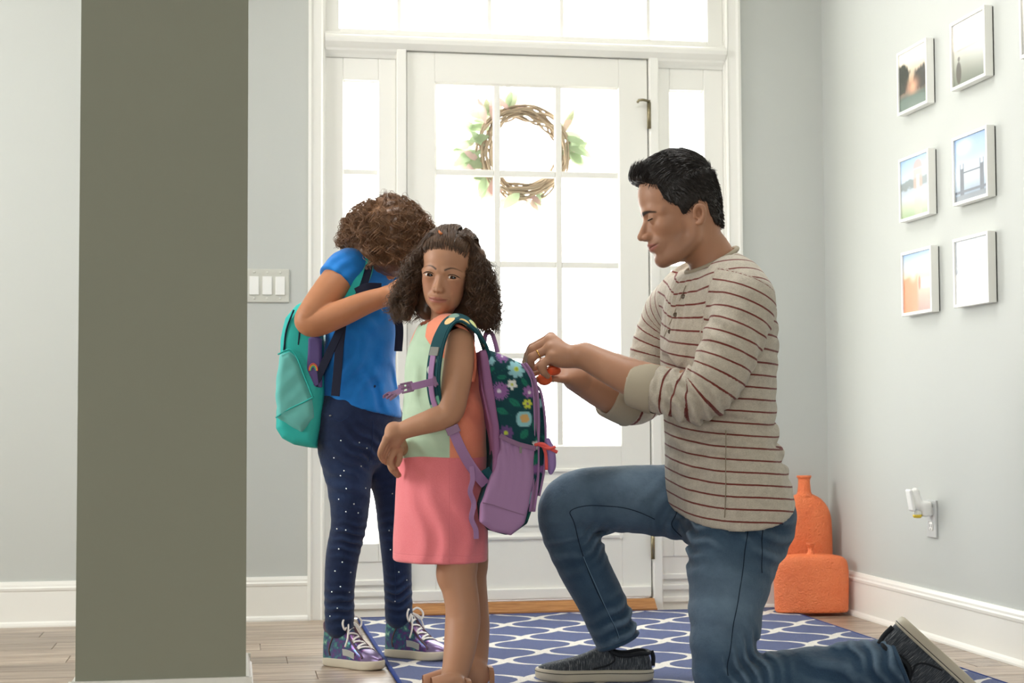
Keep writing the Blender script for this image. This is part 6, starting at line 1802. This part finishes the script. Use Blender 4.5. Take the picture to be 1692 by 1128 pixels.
# trunk, far arm, legs under the clothes
armf = [px(648, 468, 4.82, 22), px(645, 515, 4.86, 20), px(640, 555, 4.84, 18), px(645, 525, 4.80, 15), px(650, 500, 4.76, 13)]
S = SDF(P(500, 1100, 4.9)-np.array([.1, .25, .03]), P(720, 400, 4.6)+np.array([.1, .3, .05]), .008)
S.chain([px(618, 455, 4.71, 28), px(604, 500, 4.71, 44), px(596, 600, 4.72, 44), px(594, 690, 4.72, 50)], .02)
S.chain(armf, .02); S.chain([px(612, 465, 4.71, 26), px(570, 455, 4.61, 25)], .02); S.chain([px(618, 465, 4.72, 26), px(648, 468, 4.82, 22)], .02)
S.chain([px(575, 720, 4.68, 38), px(576, 800, 4.68, 30), px(575, 880, 4.68, 24), px(563, 960, 4.69, 21), px(561, 1020, 4.70, 17), px(562, 1040, 4.70, 13)], .02)
S.chain([px(628, 720, 4.77, 38), px(648, 800, 4.78, 30), px(653, 880, 4.79, 23), px(657, 960, 4.80, 19), px(659, 1010, 4.80, 16), px(660, 1028, 4.80, 12)], .02)
V, Q = S.mesh(); parts.append((V, Q, SK_G2))
V, Q, T = merge(parts); me = new_mesh('body', V, Q); set_color(me, 'tone', T); body2 = link('body', me, M_SKIN, g2, label='brown skin, bent arm reaching to her chest')

# --- brown curls falling over the face
M_HAIR_G2 = hair_mat('brown_curls', rgb(74, 50, 34), rgb(156, 114, 80), .36)
B2 = Loc(P(641, 392, 4.67), np.stack([r0, -nz(np.array([CF[0], CF[1], 0])), np.array([0, 0, 1.])], 1), 4.67/FPX)     # px-sized units: right, towards viewer, up
gs = []; rg = np.random.default_rng(31)
for i in range(330):
    n_ = rg.normal(size=3); n_[2] = abs(n_[2])*.9-.25; n_ /= np.linalg.norm(n_)
    root = n_*np.array([58, 56, 58]); hz = n_.copy(); hz[2] = 0; hz = hz/(np.linalg.norm(hz)+1e-6)
    up_ = max(0, n_[2])
    W1 = np.array([hz[0]*rg.uniform(66, 76), hz[1]*rg.uniform(60, 70), 6-12*rg.random()+up_*12])
    drop = rg.uniform(-62, -36) if hz[0] > -.35 else rg.uniform(-26, -4)
    spread = rg.uniform(.82, 1.02) if hz[0] > -.35 else rg.uniform(.96, 1.08)
    E_ = np.array([W1[0]*spread, W1[1]*spread*.92, drop]); 
    if hz[0] > .6: E_[0] -= 8
    mid = n_*np.array([69, 66, 69])+np.array([0, 0, 4]); mid2 = (mid+W1)/2*1.04
    gs.append([tuple(root), tuple(mid), tuple(mid2), tuple(W1), tuple((W1+E_)/2*np.array([1.02, 1.02, 1])), tuple(E_)] if n_[2] > .25 else [tuple(root), tuple(W1), tuple((W1+E_)/2*np.array([1.03, 1.03, 1])), tuple(E_)])
pth, rad = curls(B2, gs, 6, .0095, .040, .00080, 6, 42)
hair2 = empty('hair', tuple(B2.o)); hair2.parent = g2; hair2.location = Vector(tuple(B2.o))-g2.location; hair2['label'] = 'brown curly bob hanging over the face'
link('curls', strands('curls', pth, rad), M_HAIR_G2, hair2)
sel = [gs[i] for i in rg.choice(len(gs), 80)]; sel = [[tuple(np.array(q)*(1.0+.09*rg.random())) for q in G] for G in sel]
p2, r2 = curls(B2, sel, 2, .011, .045, .0003, 19, 40); link('frizz', strands('frizz', p2, r2), M_HAIR_G2, hair2)
S = SDF(B2.o-.19, B2.o+.19, .0042)
B2.ell(S, (0, 0, 2), (66, 62, 64), 8); B2.ell(S, (14, 10, -22), (52, 50, 42), 14)
S.warp(lambda X, Y, Z: .005*sines((X, Y, Z), 150, 18))
V, Q = S.mesh(); link('hair_base', new_mesh('hair_base', V, Q), M_HAIR_G2, hair2)

# --- t-shirt
tee = [(622, 450, 4.705, 36, 24), (612, 468, 4.705, 66, 36), (602, 510, 4.71, 72, 50), (596, 570, 4.72, 68, 54), (594, 630, 4.72, 68, 56), (597, 670, 4.72, 72, 60), (600, 720, 4.72, 74, 62)]
teep = [px(*q) for q in tee]; slv = [px(606, 446, 4.68, 30), px(578, 442, 4.62, 33), px(560, 456, 4.595, 32), px(546, 474, 4.575, 31)]
slf = [px(640, 462, 4.77, 28), px(650, 478, 4.83, 27), px(648, 500, 4.85, 26)]
lo, hi = bbox(teep+slv+slf, .03); S = SDF(lo, hi, .0044)
S.chain(teep, .02, side=L2, sub=4); S.chain(slv, .03, sub=3); S.chain(slf, .03, sub=2)
folds(S, [(px(600, 600, 4.62)[:3], nz(CR*.9-CU*.5), .055, .0060, .10, 51), (px(585, 520, 4.62)[:3], nz(CU*.9+CR*.4), .05, .005, .08, 52), (px(565, 455, 4.58)[:3], nz(CR*.7-CU*.7), .035, .004, .05, 53), (px(640, 640, 4.66)[:3], nz(CR+.4*CU), .04, .006, .08, 54)])
sd = nz(np.array(slv[3][:3])-np.array(slv[2][:3])); S.cut(px(553, 463, 4.585)[:3], sd, .003, .075)
a_, b_, c_ = np.array(px(562, 668, 4.60)[:3]), np.array(px(648, 688, 4.66)[:3]), np.array(px(600, 676, 4.84)[:3]); hn = nz(np.cross(b_-a_, c_-a_)); hn = hn if hn[2] < 0 else -hn
S.cut(a_, hn, .004)
V, Q = S.mesh(); V = relax(V, Q, 1, .4); VT = V
t = NT('blue_jersey'); v = t.obj(); t.bump(t.math('ADD', t.noise(v, 600, 2), t.math('MULTIPLY', t.noise(v, 40, 3), 2)), .3, .002)
M_TEE = t.fin(t.mix(t.noise(v, 30, 3), rgb(14, 108, 192), rgb(30, 132, 216)), .8, .25, sheen=.2)
link('t_shirt', new_mesh('t_shirt', V, Q), M_TEE, g2, label='bright blue short-sleeved t-shirt')

# --- dark jeans with rhinestones
lA = [px(572, 690, 4.68, 52), px(572, 740, 4.68, 47), px(577, 800, 4.68, 37), px(577, 862, 4.68, 30), px(566, 917, 4.685, 27.5), px(561, 970, 4.69, 25), px(561, 1010, 4.695, 24.5), px(561, 1032, 4.70, 24)]
lB = [px(622, 700, 4.77, 46), px(638, 760, 4.775, 41), px(649, 810, 4.78, 33), px(653, 869, 4.79, 28.5), px(656, 934, 4.80, 24), px(658, 980, 4.80, 23), px(659, 1016, 4.80, 23)]
hp = [px(598, 650, 4.72, 66, 52), px(598, 690, 4.72, 70, 58), px(600, 725, 4.72, 66, 54)]
lo, hi = bbox(lA+lB+hp, .02); S = SDF(lo, hi, .0044)
S.chain(hp, .02, side=L2, sub=2); S.chain(lB, .02); S.chain(lA, .02)
dn = np.array([0, 0, 1.])
folds(S, [(px(582, 890, 4.64)[:3], nz(dn+.3*CR), .026, .0052, .05, 61), (px(562, 1000, 4.65)[:3], nz(dn+.2*CR), .028, .0050, .05, 62), (px(660, 985, 4.76)[:3], nz(dn-.2*CR), .026, .0058, .045, 63), (px(600, 750, 4.62)[:3], nz(dn+.7*CR), .03, .0050, .06, 64), (px(655, 870, 4.74)[:3], nz(dn), .03, .0036, .05, 65), (px(570, 800, 4.62)[:3], nz(dn+.5*CR), .045, .0030, .08, 66)])
V, Q = S.mesh(); V = relax(V, Q, 1, .4); VJ2 = V; wr, _ = curvature_wear(V, Q, 6, 200)
wr = np.maximum(wr, .35*np.exp(-((V-np.array(px(580, 790, 4.62)[:3]))**2).sum(1)/.07**2))
me = new_mesh('jeans', V, Q); set_float(me, 'wear', wr*.9)
M_DENIM2 = denim('indigo_denim', rgb(8, 20, 46), rgb(26, 48, 88), rgb(66, 96, 144))
jeans2 = link('jeans', me, M_DENIM2, g2, label='dark indigo skinny jeans dotted with rhinestones')
M_GEM = plain('rhinestone', rgb(226, 240, 240), .1, .8, .3)
gem = MB(); gg = np.random.default_rng(77)
pos = [(561, 733), (599, 729), (568, 772), (602, 768), (568, 811), (555, 826), (589, 828), (568, 848), (610, 806), (556, 911), (571, 931), (585, 947), (548, 945), (567, 967), (544, 981), (582, 981), (562, 1002), (541, 1015), (664, 946), (678, 959), (651, 990), (651, 820), (639, 880), (640, 910), (560, 790), (597, 850), (552, 870), (575, 880), (548, 760), (608, 745)]
for x, y in pos:
    q = on_mesh(VJ2, x, y, .0006)
    if q is None: continue
    a1 = CR; a2 = CU; n_ = -CF; vs_ = [q+n_*.0016]+[q+.0021*(a1*math.cos(k*math.pi/3)+a2*math.sin(k*math.pi/3)) for k in range(6)]; gem.add(vs_, [(0, 1+k, 1+(k+1) % 6) for k in range(6)])
gem.build('rhinestones', M_GEM, jeans2, kind='stuff')
M_J2S = plain('navy_seam', rgb(36, 54, 88), .8, .2)
for nm, pts in (('outer_seam', [(655, 790), (652, 860), (650, 930), (652, 1000)]), ('pocket_seam', [(545, 690), (560, 700), (575, 694), (580, 682)]), ('fly_seam', [(622, 695), (620, 730), (614, 765)])):
    l_ = surf_line(VJ2, pts); MB().tube(l_, .0012, 6).build(nm, M_J2S, jeans2)
q = on_mesh(VJ2, 541, 684, .002); MB().lathe([(0, .003), (.003, .003), (.004, 0)], q if q is not None else P(541, 684, 4.62), 10).build('rivet', M_METAL, jeans2)

# --- iridescent high-top sneakers
def irid_mat():
    t = NT('iridescent_leather'); lc = t.attr('loc', 'Vector'); a, b, c = t.gen_xyz(lc)
    n = t.noise(t.map(lc, (5, 5, 4)), 2.2, 4, .6)
    col = t.ramp(t.math('ADD', t.math('MULTIPLY', n, .9), t.math('MULTIPLY', a, .25)), [(.34, rgb(176, 214, 196)), (.44, rgb(84, 150, 140)), (.54, rgb(70, 96, 130)), (.62, rgb(96, 66, 128)), (.72, rgb(140, 92, 140)), (.82, rgb(190, 200, 204))])
    m_ = t.fin(col, .28, .6, .55); return m_
M_IRID = irid_mat(); M_LACE = plain('white_lace', rgb(240, 238, 232), .8, .2, nscale=600); M_TRIMP = plain('plum_trim', rgb(92, 66, 78), .5, .4); M_TOE = plain('lilac_toe', rgb(128, 112, 150), .3, .6, .5); M_SILV = plain('silver_glitter', rgb(196, 200, 198), .35, .6, .6, nscale=900, nstr=.6)
def high_top(heel, fwd, L, label):
    o = np.array(heel); fwd = np.array([fwd[0], fwd[1], 0]); fwd = nz(fwd); up = np.array([0, 0, 1.]); lat = np.cross(up, fwd)
    root = empty('sneaker', tuple(o)); root.parent = g2; root.location = Vector(tuple(o))-g2.location; root['label'] = label
    W = lambda a, b, c: o+L*(fwd*a+lat*b+up*c)
    out = [(0, 0), (.02, .09), (.10, .14), (.25, .145), (.42, .14), (.58, .16), (.74, .18), (.86, .165), (.95, .115), (1.0, .04)]
    out = out+[(a, -b*.95) for a, b in out[::-1][:-1]]; og = spline(np.array(out+[out[0]]), 4)[:-1]; n = len(og); cx = np.array([.5, 0]); vs_ = []
    spring = lambda p: .10*max(0, p-.7)**1.5
    for sc, z in ((.94, 0), (1, .012), (1.015, .03), (1.015, .10), (.99, .115), (.9, .117)):
        for q in og: p_ = cx+(q-cx)*sc; vs_.append(W(p_[0], p_[1], z+spring(p_[0])))
    fs_ = [(k*n+i, k*n+(i+1) % n, (k+1)*n+(i+1) % n, (k+1)*n+i) for k in range(5) for i in range(n)]+[tuple(range(n-1, -1, -1)), tuple(range(5*n, 6*n))]
    MB().add(vs_, fs_, True).build('sole', M_SOLE, root)
    T0 = np.array([(.02, .08, .34), (.05, .115, .62), (.12, .135, .69), (.24, .135, .68), (.34, .13, .64), (.42, .125, .54), (.50, .125, .44), (.58, .132, .36), (.68, .145, .285), (.8, .142, .235), (.9, .112, .195), (.985, .05, .14)])
    T_ = spline(T0, 4); m_ = 19
    def surf(t, th, off=0):
        w_ = np.interp(t, T_[:, 0], T_[:, 1])+off; h_ = np.interp(t, T_[:, 0], T_[:, 2])+off; cx_, sx_ = math.cos(th), math.sin(th)
        return W(t, math.copysign(abs(cx_)**.6, cx_)*w_, .105+(h_-.105)*abs(sx_)**.75+spring(t)), (t, math.copysign(abs(cx_)**.6, cx_)*w_, h_*abs(sx_))
    vs_ = []; loc = []
    for t, w_, h_ in T_:
        for j in range(m_):
            p_, l_ = surf(t, math.pi*j/(m_-1)); vs_.append(p_); loc.append(l_)
    k = len(T_); fs_ = [(i*m_+j, i*m_+j+1, (i+1)*m_+j+1, (i+1)*m_+j) for i in range(k-1) for j in range(m_-1)]+[tuple(range(m_)), tuple((k-1)*m_+j for j in range(m_-1, -1, -1))]
    me_ = MB().add(vs_, fs_, True).mesh('upper'); at = me_.attributes.new('loc', 'FLOAT_VECTOR', 'POINT'); at.data.foreach_set('vector', np.array(loc, np.float32).ravel())
    link('upper', me_, M_IRID, root)
    # toe cap
    vs_ = []; ts = np.linspace(.76, .985, 8)
    for t in ts:
        for j in range(m_): vs_.append(surf(t, math.pi*j/(m_-1), .006)[0])
    MB().add(vs_, [(i*m_+j, i*m_+j+1, (i+1)*m_+j+1, (i+1)*m_+j) for i in range(7) for j in range(m_-1)], True).build('toe_cap', M_TOE, root)
    # plum trim lines, glitter patch, zipper
    for s in (1, -1):
        th0 = math.pi/2
        eye = [surf(t, th0+s*d, .006)[0] for t, d in ((.40, .42), (.48, .50), (.56, .62), (.66, .80), (.74, 1.0), (.78, 1.35))]
        MB().ribbon(spline(np.array(eye), 4), nz(lat*s*.7+up*.6+fwd*.3), .013, .003).build('eyestay', M_TRIMP, root)
        MB().tube(spline(np.array([surf(t, th0+s*d, .004)[0] for t, d in ((.30, .9), (.22, 1.25), (.18, 1.45), (.2, 1.54))]), 5), .0022, 6).build('zipper', M_TRIMP, root)
        MB().ribbon(spline(np.array([surf(t, th0+s*d, .005)[0] for t, d in ((.42, 1.42), (.52, 1.36), (.64, 1.34))]), 4), nz(lat*s+up*.2), .020, .002).build('glitter_patch', M_SILV, root)
    col = [surf(t, th, .004)[0] for t, th in ((.34, 1.57), (.32, .9), (.2, .55), (.1, .6), (.05, 1.0), (.045, 1.57), (.05, 2.14), (.1, 2.54), (.2, 2.59), (.32, 2.24))]
    MB().tube(spline(np.array(col+[col[0]]), 4)[:-1], .0045, 8, closed=True).build('collar', M_TRIMP, root)
    for i, t in enumerate(np.linspace(.40, .70, 7)):
        d = .34+.9*max(0, t-.4)
        MB().ribbon([surf(t+.02*q*(1 if i % 2 else -1), math.pi/2+d*q, .014)[0] for q in (-1, -.5, 0, .5, 1)], [nz(up+fwd*.5)]*5, .0062, .003).build('lace', M_LACE, root)
    kn = surf(.38, math.pi/2, .02)[0]
    for s in (1, -1):
        lp = [kn, kn+fwd*.012+lat*s*.022+up*.012, kn+fwd*.020+lat*s*.040-up*.004, kn+fwd*.020+lat*s*.030-up*.022, kn+fwd*.008+lat*s*.006-up*.002]
        MB().tube(spline(np.array(lp), 5), .0030, 6).build('lace_bow', M_LACE, root)
        tl2 = [kn, kn+fwd*.022+lat*s*.018-up*.012, kn+fwd*.030+lat*s*.030-up*.045, kn+fwd*.026+lat*s*.036-up*.07]
        MB().tube(spline(np.array(tl2), 5), .0026, 6).build('lace_end', M_LACE, root)
    return root
hA = P(539, 1099, 4.735); hA[2] = .0005; tA = P(621, 1108, 4.62); high_top(hA, tA-hA, .215, 'iridescent high-top sneaker on the wood floor')
hB = P(640, 1090, 4.83); hB[2] = .0115; tB = P(722, 1096, 4.735); high_top(hB, tB-hB, .215, 'iridescent high-top sneaker on the rug')

# ------------------------------------------------------------------ teal backpack
KB2 = np.stack([r0, -nz(np.array([CF[0], CF[1], 0])), np.array([0, 0, 1.])], 1)
B3 = Loc(P(495, 620, 4.73), KB2, 1.0); ND2 = 4.62
def b3(x, y): q = B3.inv(P(x, y, ND2)[None])[0]; return (q[0], q[2])
bk2 = empty('backpack', tuple(P(492, 738, 4.73)), 'plain turquoise backpack with mesh pocket on the older girl', 'backpack')
M_TEAL = plain('turquoise_nylon', rgb(44, 186, 178), .6, .35, nscale=300, nstr=.3, vary=.08); M_TEALM = plain('pale_teal_mesh', rgb(110, 196, 190), .7, .3, nscale=900, nstr=.5, vary=.08); M_NAVY = plain('navy_webbing', rgb(18, 24, 48), .7, .3, nscale=600); M_LILAC = plain('lilac_lining', rgb(98, 84, 140), .7, .3)
o3 = [(503, 492), (486, 502), (470, 524), (463, 560), (461, 600), (458, 640), (454, 680), (455, 708), (466, 724), (486, 735), (508, 740), (524, 741), (530, 700), (534, 640), (532, 580), (528, 530), (518, 500)]
lo = np.min([B3.w(a, b, c) for a in (-.12, .12) for b in (-.16, .16) for c in (-.25, .25)], 0); hi = np.max([B3.w(a, b, c) for a in (-.12, .12) for b in (-.16, .16) for c in (-.25, .25)], 0)
S = SDF(lo, hi, .0036); slab(S, B3, [b3(*q) for q in o3], .125, .03); S.warp(lambda X, Y, Z: .0035*sines((X, Y, Z), 45, 33))
V, Q = S.mesh(); link('bag_shell', new_mesh('bag_shell', V, Q), M_TEAL, bk2)
pk2 = [(462, 585), (480, 578), (492, 590), (505, 622), (518, 655), (522, 690), (500, 715), (458, 690), (456, 640)]
S = SDF(lo, hi, .0036); slab(S, B3, [b3(*q) for q in pk2], .026, .020, b0=.110); S.warp(lambda X, Y, Z: .0025*sines((X, Y, Z), 110, 35))
V, Q = S.mesh(); pk_ = link('mesh_pocket', new_mesh('mesh_pocket', V, Q), M_TEALM, bk2)
s2 = lambda x, y, o_=.1355: B3.w(b3(x, y)[0], o_, b3(x, y)[1])
MB().tube(spline(np.array([s2(*q) for q in ((461, 586), (480, 578), (492, 590), (505, 622), (519, 656))]), 5), .0026, 6).build('pocket_binding', M_TEAL, pk_)
MB().tube(spline(np.array([s2(*q) for q in ((458, 690), (480, 676), (505, 664), (521, 655))]), 5), .0022, 6).build('pocket_seam', M_TEAL, pk_)
lp = [(508, 558), (520, 552), (532, 560), (533, 640), (520, 640), (506, 610)]
S = SDF(lo, hi, .0036); slab(S, B3, [b3(*q) for q in lp], .0135, .010, b0=.115)
V, Q = S.mesh(); li = link('side_panel', new_mesh('side_panel', V, Q), M_LILAC, bk2, label='lilac side panel with a rainbow')
for k, (c_, r_) in enumerate(((rgb(226, 96, 96), 9), (rgb(240, 190, 70), 7), (rgb(70, 190, 160), 5))):
    pts = [s2(519+r_*0+r_*math.cos(t_)*.8, 612-r_*1.25*math.sin(t_), .1295) for t_ in np.linspace(-.1, math.pi+.1, 14)]
    MB().tube(pts, .0016, 6).build('rainbow_band', plain('rainbow_%d' % k, c_, .6), li)
for q in (((486, 512), (474, 545), (470, 580)), ((506, 500), (498, 530), (494, 570))):
    MB().tube(spline(np.array([s2(x, y, .126) for x, y in q]), 6), .0028, 6).build('zipper', M_NAVY, bk2)
# straps
def rib(pts, nrm, w_, t_, nm, mt, n=6): return MB().ribbon(list(spline(np.array([q[:3] for q in pts]), n)), nrm, w_, t_).build(nm, mt, bk2)
nl = nz(-CF*.9-CR*.2)
rib([px(516, 500, 4.62), px(545, 452, 4.585), px(575, 425, 4.59), px(600, 428, 4.60), px(604, 445, 4.585), px(594, 470, 4.565), px(578, 500, 4.56), px(570, 530, 4.565)], nz(-CF*.7+np.array([0, 0, .6])), .042, .009, 'shoulder_strap', M_TEAL)
rib([px(610, 438, 4.585), px(606, 455, 4.57), px(598, 478, 4.555), px(590, 492, 4.55)], nl, .022, .005, 'strap_webbing', M_NAVY)
rib([px(566, 530, 4.575), px(561, 570, 4.585), px(558, 610, 4.59), px(554, 654, 4.59)], nl, .026, .004, 'hanging_webbing', M_NAVY)
rib([px(562, 545, 4.58), px(548, 575, 4.59), px(534, 605, 4.60), px(519, 636, 4.605)], nl, .024, .004, 'lower_webbing', M_NAVY)
rib([px(588, 482, 4.545), px(606, 474, 4.54), px(630, 474, 4.55)], nl, .022, .006, 'chest_strap', M_NAVY)
rib([px(656, 520, 4.66), px(660, 545, 4.66), px(658, 580, 4.665)], nz(-CF+CR*.5), .024, .006, 'far_strap', M_NAVY)
